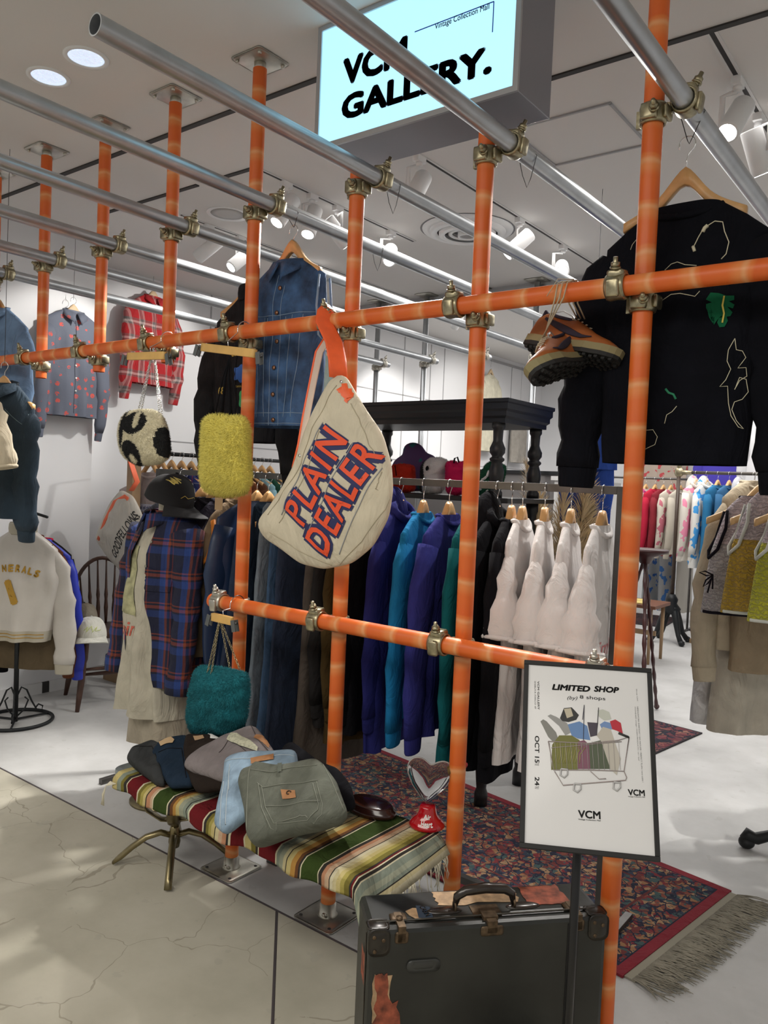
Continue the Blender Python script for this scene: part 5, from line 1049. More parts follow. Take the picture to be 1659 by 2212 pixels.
for p_, z in ((-hx+.13, HC-.09),): q = MB(); q.rbox(p_, F, z, .040, .0006, .014, .012); q.build('repair_patch', mat('patch_grey', (.035, .036, .034), .4), T)
q = MB(); q.add([(-hx-.0035, a, b_) for a, b_ in torn(-.05, .26, -.01, .33, 4, .004)], [tuple(range(16))], 0, None, False); q.build('torn_label', rl, T)
# ================================================================ POSTER ON ITS STAND
c4 = [P(1128, 1425, D=1.80), P(1402, 1445, D=1.755), P(1432, 1862, D=1.58), P(1127, 1832, D=1.62)]
cen = sum(c4, Vector())/4; pu_ = ((c4[1]-c4[0])+(c4[2]-c4[3]))/2; pv = ((c4[0]-c4[3])+(c4[1]-c4[2]))/2; hw, hh = pu_.length/2, pv.length/2
pu_.normalize(); pn = pu_.cross(pv).normalized(); pv = pn.cross(pu_).normalized()   # pn towards the viewer
Mp = Matrix(((pu_.x, -pn.x, pv.x, 0), (pu_.y, -pn.y, pv.y, 0), (pu_.z, -pn.z, pv.z, 0), (0, 0, 0, 1)))
pole_b = P(1244, 1900, D=1.70); base_pt = Vector((pole_b.x, pole_b.y, 0)); T = thing('poster_stand', 'framed LIMITED SHOP poster on a black pole in front of the suitcase', 'sign', base_pt)
M = Matrix.Translation(cen-base_pt) @ Mp; fw = .010
q = MB(); q.box(-hw, -.004, hh-fw, hw, .012, hh).box(-hw, -.004, -hh, hw, .012, -hh+fw).box(-hw, -.004, -hh+fw, -hw+fw, .012, hh-fw).box(hw-fw, -.004, -hh+fw, hw, .012, hh-fw); q.build('frame', mat('black_frame', (.006, .006, .006), .6), T, M, bevel=.001)
PO = MB().box(-hw+fw, 0, -hh+fw, hw-fw, .010, hh-fw).build('poster_sheet', mat('poster_paper', (.70, .70, .70), .5, coat=.3), T, M)
q = MB(); zt_ = (M @ Vector((0, .012, -hh*.6))).z; pt = M @ Vector((0, .02, -hh*.75)); q.cyl((pt.x*.0, pt.y*.0, .006), (0, 0, pt.z+.12), .0095, seg=20); q.build('pole', BLACKM, T)
q = MB(); q.lathe([(.11, 0), (.11, .006), (.10, .010), (.02, .012)], 36); q.build('base_plate', BLACKM, T)
def PBp(cx, cy):
    d = ray(1100+cx/2.968, 1400+cy/2.968); t = (cen-CAM).dot(pn)/d.dot(pn); v = CAM+d*t-cen; return v.dot(pu_), v.dot(pv)
INK = mat('black_ink', (.012, .012, .012), .6); GIN = mat('grey_ink', (.18, .18, .18), .6)
LV = [0]
def pstr(s, a, b2, h, m=INK, bold=.02, nm='lettering', shear=0):
    (x0, z0), (x1, z1) = PBp(*a), PBp(*b2); w_ = math.hypot(x1-x0, z1-z0); an = math.atan2(z1-z0, x1-x0); bm = text_bm(s, w_, h, bold, shear=shear); mb = MB(); ca, sa = math.cos(an), math.sin(an)
    bm_add(mb, bm, lambda c: Vector((x0+c.x*ca-c.z*sa, -.0006, z0+c.x*sa+c.z*ca))); return mb.build(nm, m, T, M, fix=False)
pstr('LIMITED', (274, 268), (520, 282), .0135, bold=.04, shear=.2); pstr('SHOP', (543, 280), (705, 290), .0135, bold=.04, shear=.2)
pstr('(by)', (372, 335), (438, 338), .010, bold=-.005, shear=.3); pstr('8 shops', (452, 330), (616, 342), .0100, bold=.004)
pstr('VCM GALLERY', (180, 212), (182, 395), .0042, GIN); pstr('SHIBUYA PARCO 4F', (160, 212), (162, 390), .0036, GIN, .0)
pstr('OCT 15', (164, 562), (164, 735), .0095, INK, .02); pstr('TUE', (164, 737), (164, 752), .0085, GIN, .0); pstr('24', (164, 825), (164, 880), .0095, INK, .02); pstr('THU', (164, 884), (164, 902), .0085, GIN, .0)
pstr('Shop List', (810, 262), (818, 340), .0030, GIN, .0); pstr('NEEDLEWORK EVERYDAY / GO MAYUMI / PERFECT PLAN / mre tokki /', (818, 375), (852, 862), .0030, GIN, .0); pstr('WONDRES vintage / POEM PRODUCTS / sei / lyel', (801, 375), (826, 720), .0030, GIN, .0)
pstr('VCM', (762, 944), (870, 950), .0125, INK, .03); pstr('Vintage Collection Mall', (762, 957), (870, 961), .0028, INK, .01); pstr('VCM', (442, 1088), (586, 1098), .0155, INK, .03); pstr('Vintage Collection Mall', (442, 1104), (586, 1114), .0036, INK, .01)
def pst(poly, col, nm='picture_patch'):
    LV[0] += 1; y = -.0004-.00003*LV[0]; q = MB(); q.add([(a, y, b_) for a, b_ in [PBp(*p) for p in poly]], [tuple(range(len(poly)))], 0, None, False); o = q.build(nm, mat('print_%d' % LV[0], col, .6), T, M, fix=False)
def ln(pts, w_=.0012, col=(.35, .30, .29)):
    LV[0] += 1; y = -.0004-.00003*LV[0]; q = MB(); q.tube([(a, y, b_) for a, b_ in [PBp(*p) for p in pts]], [(w_, .0002)]*len(pts) if False else w_*.5, 4); return q.build('picture_line', mat('printline%d' % int(col[0]*100+col[1]*1000), col, .6), T, M, fix=False)
pst([(200, 470), (218, 457), (240, 470), (300, 540), (320, 600), (280, 600), (250, 570)], (.22, .22, .20)); pst([(245, 435), (265, 425), (300, 440), (370, 480), (400, 540), (360, 560), (320, 500)], (.30, .30, .29))
pst([(325, 450), (350, 385), (400, 380), (420, 400), (447, 430), (430, 460), (380, 475), (340, 468)], (.03, .03, .03)); pst([(350, 390), (395, 385), (410, 435), (370, 450)], (.50, .45, .34))
pst([(375, 490), (450, 470), (500, 500), (520, 590), (440, 580), (400, 560)], (.13, .24, .46)); pst([(500, 475), (570, 480), (560, 560), (520, 570)], (.06, .05, .07)); pst([(565, 400), (600, 393), (640, 410), (655, 455), (610, 465), (575, 440)], (.50, .52, .46)); pst([(580, 490), (610, 470), (650, 480), (660, 520), (600, 530)], (.16, .26, .48)); pst([(645, 470), (680, 458), (715, 480), (728, 548), (690, 530), (660, 520)], (.45, .02, .04))
pst([(275, 620), (320, 560), (400, 560), (450, 590), (470, 640), (440, 780), (270, 780)], (.16, .16, .04)); pst([(440, 600), (480, 590), (515, 620), (520, 775), (440, 775)], (.20, .08, .12)); pst([(510, 610), (590, 590), (640, 690), (645, 775), (520, 775)], (.08, .10, .06)); pst([(560, 560), (600, 505), (650, 520), (690, 640), (715, 710), (690, 815), (650, 780), (590, 600)], (.48, .45, .39))
for i in range(12): ln([(290+i*18, 600+(i*7) % 40), (300+i*14, 660+(i*13) % 60), (285+i*15, 740)], .0016, (.30+.02*(i % 3), .30, .10))
ln([(250, 598), (500, 612), (700, 592), (768, 570), (735, 790), (520, 782), (285, 782), (250, 598)], .0022); ln([(270, 640), (720, 600)], .0016); ln([(735, 790), (752, 830), (745, 848), (345, 880), (290, 790)], .0022); ln([(475, 590), (480, 365), (470, 460)], .0014, (.10, .10, .14)); ln([(560, 560), (572, 382), (566, 480)], .0014, (.08, .08, .10)); ln([(700, 545), (765, 572)], .005, (.03, .03, .03))
for i in range(14): ln([(258+i*34, 606+(2 if i < 8 else -6)), (270+i*34, 782)], .0009, (.45, .42, .41))
for cx, cy in ((437, 895), (690, 885), (352, 800)): ln([(cx-20, cy-25), (cx-25, cy+15), (cx, cy+30), (cx+20, cy+10), (cx+22, cy-22), (cx-20, cy-25)], .004, (.5, .5, .5))
ln([(520, 790), (575, 840), (620, 838)], .0016)
# ================================================================ RUGS
def rugmat(name, sc, pal, border, half, ang=0):
    m, nt, b = newmat(name); tc = N(nt, 'ShaderNodeTexCoord'); sp = N(nt, 'ShaderNodeSeparateXYZ'); nt.links.new(tc.outputs['Object'], sp.inputs[0])
    ab = N(nt, 'ShaderNodeVectorMath', operation='ABSOLUTE'); nt.links.new(tc.outputs['Object'], ab.inputs[0])
    wn = N(nt, 'ShaderNodeTexNoise'); wn.inputs['Scale'].default_value = sc*.7; wn.inputs['Detail'].default_value = 3; nt.links.new(tc.outputs['Object'], wn.inputs[0])
    va = N(nt, 'ShaderNodeVectorMath', operation='MULTIPLY_ADD'); nt.links.new(wn.outputs['Color'], va.inputs[0]); va.inputs[1].default_value = (1.6/sc, 1.6/sc, 0); nt.links.new(tc.outputs['Object'], va.inputs[2])
    v1 = N(nt, 'ShaderNodeTexVoronoi'); v1.inputs['Scale'].default_value = sc; nt.links.new(va.outputs[0], v1.inputs['Vector'])
    v2 = N(nt, 'ShaderNodeTexVoronoi', feature='DISTANCE_TO_EDGE'); v2.inputs['Scale'].default_value = sc*.45; nt.links.new(va.outputs[0], v2.inputs['Vector'])
    sc1 = N(nt, 'ShaderNodeSeparateColor'); nt.links.new(v1.outputs['Color'], sc1.inputs[0])
    c1 = ramp_const(nt, sc1.outputs[0], [(i/len(pal), c) for i, c in enumerate(pal)])
    c2 = mixc(nt, M2(nt, 'LESS_THAN', v1.outputs['Distance'], .22), c1, pal[3]); c3_ = mixc(nt, M2(nt, 'LESS_THAN', v2.outputs['Distance'], .045), c2, pal[1])
    # plain bands near the edge
    dx = M2(nt, 'SUBTRACT', half[0], M2(nt, 'ABSOLUTE', sp.outputs[0])); dy = M2(nt, 'SUBTRACT', half[1], M2(nt, 'ABSOLUTE', sp.outputs[1])); dm = M2(nt, 'MINIMUM', dx, dy)
    out = c3_
    for (d0, d1, c) in border: out = mixc(nt, M2(nt, 'MULTIPLY', M2(nt, 'GREATER_THAN', dm, d0), M2(nt, 'LESS_THAN', dm, d1)), out, c)
    nt.links.new(out, b.inputs['Base Color']); b.inputs['Roughness'].default_value = .95; bump(nt, b, 260, .6, .003); return m
pal = [(.20, .022, .030), (.010, .013, .035), (.30, .15, .07), (.05, .09, .09), (.15, .03, .028), (.36, .22, .12), (.03, .04, .07), (.22, .06, .04)]
c0 = P(1345, 2110, Z=0.006); c1 = P(1580, 1925, Z=.006); dirw = (c1-c0); Wd = dirw.length; dirw.normalize(); dl = Vector((-dirw.y, dirw.x, 0)); Ln = 1.9; an = math.atan2(dirw.y, dirw.x)
ctr = (c0+c1)/2+dl*Ln/2; ctr.z = 0
T = thing('persian_rug', 'red and navy Persian rug with a long grey fringe on the concrete floor', 'rug', ctr, an)
MB().box(-Wd/2, -Ln/2, .001, Wd/2, Ln/2, .009).build('woven_pile', rugmat('persian_pile', 52, pal, [(-.01, .035, (.22, .015, .028)), (.035, .040, (.01, .012, .03)), (.185, .195, (.12, .02, .02))], (Wd/2, Ln/2)), T)
MB().box(-Wd/2+.01, -Ln/2-.035, .001, Wd/2-.01, -Ln/2, .006).build('end_band', mat('fringe_band', (.30, .28, .22), .9), T)
q = MB(); rnd = random.Random(9)
for i in range(420):
    x = -Wd/2+.01+(Wd-.02)*rnd.random(); L = rnd.uniform(.09, .15); a = -pi/2+rnd.uniform(-.35, .15)+.25; p = Vector((x, -Ln/2-.025, .006)); pts = [p]
    for k in range(1, 5): a += rnd.uniform(-.22, .22); p = p+Vector((math.cos(a), math.sin(a), 0))*L/4; pts.append(Vector((p.x, p.y, .004+rnd.uniform(0, .008))))
    q.tube(pts, [.0024, .0023, .002, .0018, .001], 4)
o = q.build('fringe', mat('rug_fringe', (.27, .25, .20), .95, vary=.2, vscale=20), T); o['kind'] = 'stuff'
def rug(lab, cx, cy, w_, l_, rz, seed, pal):
    T = thing('rug', lab, 'rug', (cx, cy, 0), rz); MB().box(-w_/2, -l_/2, .001, w_/2, l_/2, .008).build('woven_pile', rugmat('pile_%d' % seed, 30, pal, [(-.01, .012, (.02, .015, .02)), (.14, .155, (.02, .02, .03))], (w_/2, l_/2)), T)
pal2 = [(.13, .025, .035), (.010, .010, .022), (.28, .14, .10), (.12, .03, .04), (.20, .07, .06), (.012, .012, .03), (.16, .04, .05)]
a, b2 = P(1425, 1640, Z=0), P(1535, 1590, Z=0); d = (b2-a).normalized(); an = math.atan2(d.y, d.x); n_ = Vector((-d.y, d.x, 0)); c = b2-d*.55+n_*.85
rug('dark red rug with a navy field behind the poster', c.x, c.y, 1.1, 1.6, an, 2, pal2)
p = P(1520, 1385, Z=0); rug('small dark red rug beside the ornate iron stand foot', p.x+.2, p.y+.35, .7, .8, .5, 3, pal2); p = P(1400, 1345, Z=0); rug('dark maroon rug under the magazine table', p.x-.3, p.y+.15, 1.0, .8, .1, 4, [(.05, .012, .015), (.012, .008, .012), (.08, .03, .03), (.05, .012, .02), (.07, .02, .02)])
# ================================================================ LEFT SIDE OF THE SHOP
# --- shirts on the left wall
shp, nt, b = newmat('patterned_shirt'); tc = N(nt, 'ShaderNodeTexCoord'); v = N(nt, 'ShaderNodeTexVoronoi'); v.inputs['Scale'].default_value = 17; v.inputs['Randomness'].default_value = .55; nt.links.new(tc.outputs['Object'], v.inputs['Vector'])
nz_ = N(nt, 'ShaderNodeTexNoise'); nz_.inputs['Scale'].default_value = 120; nt.links.new(tc.outputs['Object'], nz_.inputs[0])
f_ = M2(nt, 'MULTIPLY', M2(nt, 'LESS_THAN', v.outputs['Distance'], .25), M2(nt, 'GREATER_THAN', nz_.outputs[0], .45)); nt.links.new(mixc(nt, f_, (.12, .135, .18), (.62, .09, .07)), b.inputs['Base Color']); b.inputs['Roughness'].default_value = .7; bump(nt, b, 25, .3, .006)
c = P(152, 905, X=-3.94); T, B = garment('shirt', 'grey shirt with small red motifs hanging on the white left wall', 'shirt', (-3.94, .815, 1.765), pi/2, shp, L=.665, hem=.19, chest=.195, sh=.195, neck=.065, drop=.075, dep=.05, sleeve=.64, sl_out=.055, sl_r=(.07, .035), collar='shirt', fold=.14, nf=9, seed=31, res=1.2, cuffm=shp)
decal_line('placket', [(0, .60), (-.002, .02)], T, B, .0016, mat('dark_seam', (.03, .035, .05), .9)); 
bv = bvh_of(B)
for z in (.40, .32, .24, .16): p = on_surface(bv, .004, z, .002); q = MB(); q.cyl(p, p+Vector((0, -.003, 0)), .006, seg=10); q.build('button', PAPER, T)
hanger('pale wood hanger holding the grey patterned shirt on the wall', (-3.94, .815, 2.515), pi/2, .17, mat('pale_wood', (.62, .46, .28), .5), group=None, wire=.05)
q = MB(); q.tube([(0, 0, -.004), (.002, 0, .05), (0, .002, .39)], .0012, 5); o = q.build('hanging_wire', MATS['dark_wire']); o.location = (-3.94, .815, 2.505); tag(o, 'thin wire from the ceiling to the grey patterned shirt', 'wire')
rp = plaid('red_plaid', 9, [(0, (.42, .015, .02)), (.35, (.50, .35, .33)), (.45, (.16, .13, .13)), (.62, (.50, .35, .33)), (.75, (.42, .015, .02))], 8, [(0, (.42, .015, .02)), (.3, (.12, .10, .10)), (.42, (.55, .45, .42)), (.55, (.12, .10, .10)), (.7, (.42, .015, .02))])
T, B = garment('plaid_shirt', 'red and grey plaid shirt hanging on the white wall', 'shirt', (-4.32, 1.68, 2.085), pi/2+.06, rp, L=.66, hem=.24, chest=.24, sh=.215, neck=.075, drop=.09, dep=.05, sleeve=.60, sl_out=.06, sl_r=(.085, .05), collar='shirt', fold=.10, seed=33, res=1.2, cuffm=rp)
decal_line('placket', [(0, .58), (0, .02)], T, B, .0016, cloth('red_seam', (.12, .01, .01))); decal_poly('neck_label', [(-.02, .60), (.02, .60), (.02, .57), (-.02, .57)], T, B, PAPER, .004)
hanger('pale wood hanger holding the red plaid shirt', (-4.32, 1.68, 2.830), pi/2, .20, MATS['pale_wood'], group=None, wire=.045)
q = MB(); q.tube([(0, 0, -.004), (0, .002, .27)], .0012, 5); o = q.build('hanging_wire', MATS['dark_wire']); o.location = (-4.32, 1.68, 2.825); tag(o, 'thin wire from the ceiling to the red plaid shirt', 'wire')
# --- denim jackets hanging at the left edge
ldn = mat('washed_denim', (.16, .26, .42), .9, 0, (300, .5, .001), .3, 9)
c = P(-12, 940, D=4.0); T, B = garment('denim_jacket', 'light blue washed denim jacket at the left edge of the photo', 'jacket', (c.x, c.y, 1.585), .25, ldn, L=.64, hem=.20, chest=.215, sh=.205, neck=.07, drop=.10, dep=.07, sleeve=.64, sl_out=.06, sl_r=(.085, .05), collar='shirt', fold=.08, seed=35, res=1.2, cuffm=ldn)
for pts in ([(.04, .42), (.04, .30), (.09, .26), (.14, .30), (.14, .42), (.04, .42)], [(0, .58), (0, 0)], [(.17, .5), (.16, .05)]): decal_line('seam', pts, T, B, .0012, DENL)
decal_poly('round_patch', [(.085+.014*math.cos(t), .36+.014*math.sin(t)) for t in [2*pi*k/16 for k in range(16)]], T, B, mat('peach_patch', (.70, .35, .25), .7), .003)
hanger('wood hanger holding the light blue denim jacket at the left edge', (c.x, c.y, 2.345), .25, .17, group=None, wire=.07)
q = MB(); q.tube([(0, 0, -.004), (.0, 0, .12), (.0, 0, .54)], .0012, 5); o = q.build('hanging_wire', MATS['dark_wire']); o.location = (c.x, c.y, 2.34); tag(o, 'thin wire from the ceiling to the light blue denim jacket', 'wire')
ddn = mat('raw_denim', (.018, .035, .055), .9, 0, (300, .5, .001), .3, 9)
c = P(2, 1118, D=3.65); T, B = garment('denim_jacket', 'dark raw denim jacket at the left edge, below the light one', 'jacket', (c.x, c.y, c.z), .35, ddn, L=.62, hem=.17, chest=.18, sh=.17, neck=.07, drop=.11, dep=.07, sleeve=.52, sl_out=.02, sl_r=(.08, .055), collar='shirt', fold=.08, seed=36, res=1.2, cuffm=ddn)
for pts in ([(.05, .5), (.19, .40)], [(.16, .48), (.19, .05)]): decal_line('seam', pts, T, B, .0012, mat('raw_seam', (.16, .22, .24), .9))
hanger('wood hanger holding the dark raw denim jacket', (c.x, c.y, c.z+.72), .35, .17, group=None, wire=.07)
q = MB(); q.tube([(0, 0, -.004), (0, 0, .35), (0, 0, 2.88-c.z-.715)], .0012, 5); o = q.build('hanging_wire', MATS['dark_wire']); o.location = (c.x, c.y, c.z+.715); tag(o, 'thin wire from the ceiling to the dark raw denim jacket', 'wire')
c2_ = P(-85, 975, D=3.35); T, B = garment('shirt', 'cream short-sleeved shirt just entering the left edge of the photo', 'shirt', (c2_.x-.06, c2_.y, c2_.z-.16), .4, cloth('cream_shirt', (.55, .48, .36)), L=.50, hem=.19, chest=.20, sh=.20, neck=.07, drop=.1, dep=.05, sleeve=.26, sl_out=.08, sl_r=(.07, .08), sl_open=True, cuff=False, seed=38)
hanger('wood hanger holding the cream shirt at the left edge', (c2_.x-.06, c2_.y, c2_.z-.16+.62), .4, .17, group=None, wire=.07)
q = MB(); q.tube([(0, 0, -.004), (0, 0, .35), (0, 0, 2.88-c2_.z+.16-.615)], .0012, 5); o = q.build('hanging_wire', MATS['dark_wire']); o.location = (c2_.x-.06, c2_.y, c2_.z-.16+.615); tag(o, 'thin wire from the ceiling to the cream shirt', 'wire')
# --- garment stand with the satin jacket
c = P(33, 1558, Z=0); T = thing('garment_stand', 'black iron garment stand with a ring base and scroll feet', 'stand', (c.x, c.y, 0))
MB().ring((0, 0, .010), .195, .010, 'z', 48, 8).build('ring_base', IRON, T); MB().cyl((0, 0, .0), (0, 0, 1.22), .0135, seg=16).build('pole', IRON, T)
q = MB(); q.tube([(0, 0, 1.22), (.0, 0, 1.26), (.03, 0, 1.30), (.06, .0, 1.29), (.065, 0, 1.25), (.05, 0, 1.22)], .007, 8); q.build('hook', IRON, T)
q = MB(); q.tube([(-.28, 0, 1.17), (0, 0, 1.20), (.28, 0, 1.17)], .008, 8); q.build('crossbar', IRON, T)
for k in range(3):
    a = -.6+2*pi*k/3; M = Matrix.Rotation(a, 4, 'Z'); q = MB(); q.tube([(0, 0, .012), (.19, 0, .012)], .006, 6, M=M); q.tube([(.010, 0, .15), (.03, 0, .19), (.06, 0, .17), (.09, 0, .10), (.12, 0, .045), (.15, 0, .035), (.155, 0, .06), (.13, 0, .075), (.115, 0, .06)], .005, 6, M=M); q.tube([(.012, 0, .03), (.05, 0, .06), (.07, 0, .11), (.05, 0, .13)], .0045, 6, M=M); q.build('scroll_foot', IRON, T)
sat = mat('ivory_satin', (.52, .49, .45), .36, 0, (18, .25, .006), .05, 10, sheen=0); gk = mat('rib_grey_gold', (.40, .37, .30), .85)
jx, jz = P(50, 1150, D=4.35), .470
T, B = garment('satin_jacket', 'ivory satin baseball jacket with gold letters hanging on the iron stand', 'jacket', (jx.x, jx.y, .475), .62, sat, L=.60, hem=.165, chest=.225, sh=.195, neck=.075, drop=.09, dep=.085, sleeve=.60, sl_out=.10, sl_r=(.085, .055), collar='stand', colm=gk, cuffm=gk, fold=.10, seed=41, res=1.3, hemband=.06, bend=-.03)
GLD = mat('gold_felt', (.42, .24, .03), .8)
for i, ch in enumerate('MINERALS'):
    t = (i-3.5)/3.5; decal_text('lettering', ch, T, B, -.135+.034*i, .375+.020*(1-t*t)-.01, .026 if ch != 'I' else .009, .040, -t*.30, GLD, .003, .05)
decal_text('number', '1', T, B, -.012, .20, .045, .14, .35, GLD, .004, .06)
for z in (.024, .042): decal_line('stripe', [(-.155, z), (.155, z)], T, B, .0022, GLD)
q = MB()
for z in (.60, .615): q.tube([(.072*math.cos(a), .052*math.sin(a), z+.015) for a in [2*pi*k/28 for k in range(28)]], .0036, 5, 0, False, None, True)
for z in (.602, .628): pass
q.build('collar_stripe', GLD, T)
hanger('thin black hanger of the ivory satin jacket on the iron stand', (jx.x, jx.y, 1.19), .62, .17, IRON, group=None, wire=.06)
def behind(lab, nm, m, dx, dy, z, rz, **kw):
    k = dict(L=.60, hem=.19, chest=.21, sh=.195, neck=.07, drop=.09, dep=.05, sleeve=.62, sl_out=.08, fold=.08, res=.9); k.update(kw); return garment(nm, lab, 'jacket' if 'jacket' in lab else 'trousers' if 'trousers' in lab else 'shirt', (jx.x+dx, jx.y+dy, z), rz, m, **k)
behind('rust brown jacket just behind the ivory satin jacket', 'jacket', cloth('rust_brown', (.10, .035, .018)), -.06, .07, .45, .62, seed=43, sl_out=.09)
behind('bright blue nylon jacket behind the ivory satin jacket', 'jacket', mat('cobalt_nylon', (.012, .030, .42), .5, 0, (20, .2, .004)), -.10, .14, .42, .62, seed=44, sl_out=.10)
behind('black jacket with a red collar behind the ivory satin jacket', 'jacket', BLACKC, -.17, .19, .42, .60, seed=45, sl_out=.06, colm=cloth('crimson', (.45, .01, .04)))
behind('olive canvas work trousers hanging under the ivory satin jacket', 'work_trousers', cloth('olive_canvas', (.10, .075, .045)), -.03, .07, .30, .62, L=.45, hem=.20, chest=.19, sh=.19, neck=.18, drop=.02, sleeve=0, collar=None, seed=46)
# --- windsor chair and caps
ch = Vector((-3.60, .90, 0)); T = thing('windsor_chair', 'dark wooden spindle-back chair by the white wall with caps on its seat', 'chair', ch, 1.2)
q = MB(); pts = rrect(.20, .19, .08, 6); n = len(pts); q.add([(a*.97, b_*.97, .425) for a, b_ in pts]+[(a, b_, .435) for a, b_ in pts]+[(a, b_, .452) for a, b_ in pts]+[(a*.97, b_*.97, .458) for a, b_ in pts], [tuple(range(n))[::-1], tuple(range(3*n, 4*n))]+[(j*n+i, j*n+(i+1) % n, (j+1)*n+(i+1) % n, (j+1)*n+i) for j in range(3) for i in range(n)]); q.build('seat', DWOOD, T)
for sx in (-1, 1):
    for sy in (-1, 1):
        q = MB(); a, b2 = Vector((sx*.14, sy*.13, .43)), Vector((sx*.20, sy*.20, 0)); q.tube([a.lerp(b2, t) for t in (0, .1, .3, .35, .45, .6, .8, 1)], [.013, .016, .020, .015, .019, .020, .017, .012], 12); q.build('leg', DWOOD, T)
for a, b2 in (((-.17, -.17, .17), (-.17, .17, .17)), ((.17, -.17, .17), (.17, .17, .17)), ((-.17, 0, .17), (.17, 0, .17)), ((-.165, -.16, .24), (.165, -.16, .24))):
    q = MB(); a, b2 = Vector(a), Vector(b2); q.tube([a.lerp(b2, t) for t in (0, .25, .5, .75, 1)], [.007, .010, .013, .010, .007], 10); q.build('stretcher', DWOOD, T)
arch = [Vector((.19*math.cos(t)*(1.0), .155+.05*max(0, math.sin(t)), .45+.42*max(0, math.sin(t))**.75)) for t in [pi*k/22 for k in range(23)]]
MB().tube(arch, .0125, 10).build('bow_back', DWOOD, T)
for i in range(6):
    x = -.135+.054*i; s = x/.19; t = math.acos(max(-1, min(1, s))); topz = .45+.42*math.sin(t)**.75-.008; a, b2 = Vector((x*.85, .15, .455)), Vector((x, .155+.05*math.sin(t), topz)); q = MB(); q.tube([a.lerp(b2, u) for u in (0, .12, .25, .38, .45, .55, .8, 1)], [.007, .010, .013, .009, .012, .008, .006, .005], 10); q.build('spindle', DWOOD, T)
def cap(lab, loc, rz, m, mb_=None, tilt=0, s=1.0, extra=None, brim=True):
    T = thing('baseball_cap', lab, 'cap', loc, rz); Mt = Matrix.Rotation(tilt, 4, 'X') @ Matrix.Diagonal((s, s, s, 1)); q = MB(); vs = []; nu, nv2 = 28, 9
    for j in range(nv2+1):
        ph = pi/2*j/nv2; 
        for k in range(nu): th = 2*pi*k/nu; r_ = math.cos(ph)**.7 if j < nv2 else 0; fl_ = 1-.10*max(0, math.sin(th)); vs.append((.088*r_*math.cos(th), .098*r_*math.sin(th)*1.0, .115*math.sin(ph)**1.0*fl_+.002*math.sin(6*th)*r_))
    q.add(vs, [(j*nu+k, j*nu+(k+1) % nu, (j+1)*nu+(k+1) % nu, (j+1)*nu+k) for j in range(nv2) for k in range(nu)], 0, Mt); B = q.build('crown', m, T)
    q = MB(); vs = []; 
    for zo in (0, .004):
        for j in range(7):
            u = j/6
            for k in range(13): t = -1+2*k/12; a = t*1.15; r_ = 1+.85*u*(1-.55*t*t); vs.append((.088*math.sin(a)*(1+.18*u), -.098*math.cos(a)*r_-.0, .004+zo-.030*u*t*t-.010*u))
    fs = [(s_*91+j*13+k, s_*91+j*13+k+1, s_*91+(j+1)*13+k+1, s_*91+(j+1)*13+k) for s_ in (0, 1) for j in range(6) for k in range(12)]; q.add(vs, fs, 0, Mt); q.build('brim', mb_ or m, T)
    q = MB(); q.ell((0, 0, .116), .007, .007, .004, 0, Mt, 10, 6); q.build('top_button', mb_ or m, T); return T, B, Mt
def seatp(x, y, z=.456): p = P(x, y, Z=z); return (p.x, p.y, z)
CW = cloth('cap_white', (.62, .62, .56)); 
T, B, Mt = cap('white cap with yellow-green scribbled embroidery, front one on the chair', seatp(196, 1374, .470), 1.05, CW)
decal_line('scribble', [(-.04, .05), (-.02, .07), (-.03, .04), (0, .075), (.005, .04), (.03, .07), (.02, .045), (.05, .05)], T, B, .0022, mat('lime_thread', (.55, .62, .22), .8))
cap('beige cap with a dark green band behind the white cap', (seatp(180, 1350)[0]-.05, seatp(180, 1350)[1]+.03, .475), 1.2, cloth('cap_beige', (.34, .30, .24)), cloth('cap_green', (.015, .06, .045)), .1)
cap('navy cap at the right of the chair seat', (-3.50, 1.0, .456), 1.5, cloth('cap_navy', (.012, .02, .035)), None, 0); cap('grey-blue cap behind the navy cap on the chair', (-3.62, 1.06, .456), 1.3, cloth('cap_greyblue', (.12, .14, .19)), None, .1)
# --- wooden rolling rack behind the chair
T = thing('wooden_rack', 'light wood rack with a square capped post behind the chair', 'rack', (-3.80, 1.20, 0)); OK2 = mat('light_oak', (.34, .22, .12), .5, 0, (30, .2, .001), .15, 12)
q = MB(); q.box(-.032, -.032, .10, .032, .032, 1.66); q.add([(sx*s_, sy*s_, z) for s_, z in ((.032, 1.66), (.040, 1.70), (.046, 1.745), (.046, 1.755)) for sx, sy in ((-1, -1), (1, -1), (1, 1), (-1, 1))], [(j*4+i, j*4+(i+1) % 4, (j+1)*4+(i+1) % 4, (j+1)*4+i) for j in range(3) for i in range(4)]+[(12, 13, 14, 15)], 0, None, False); q.box(-.036, -.036, 1.60, .036, .036, 1.612); q.build('post', OK2, T)
q = MB(); q.box(-.032, 1.568, .10, .032, 1.632, 1.72); q.build('post', OK2, T)
for y in (0, 1.6): q = MB(); q.prism([(-.24, 0), (.24, 0), (.24, .04), (.14, .055), (.05, .12), (-.05, .12), (-.14, .055), (-.24, .04)], y-.03, y+.03); q.build('foot', OK2, T)
MB().cyl((0, 0, 1.565), (0, 1.6, 1.565), .014, seg=16).build('rail', IRON, T); MB().box(-.014, .03, .20, .014, 1.57, .26).build('lower_bar', OK2, T); q = MB(); q.ell((-.0, -.040, 1.50), .012, .010, .012); q.build('knob', IRON, T)
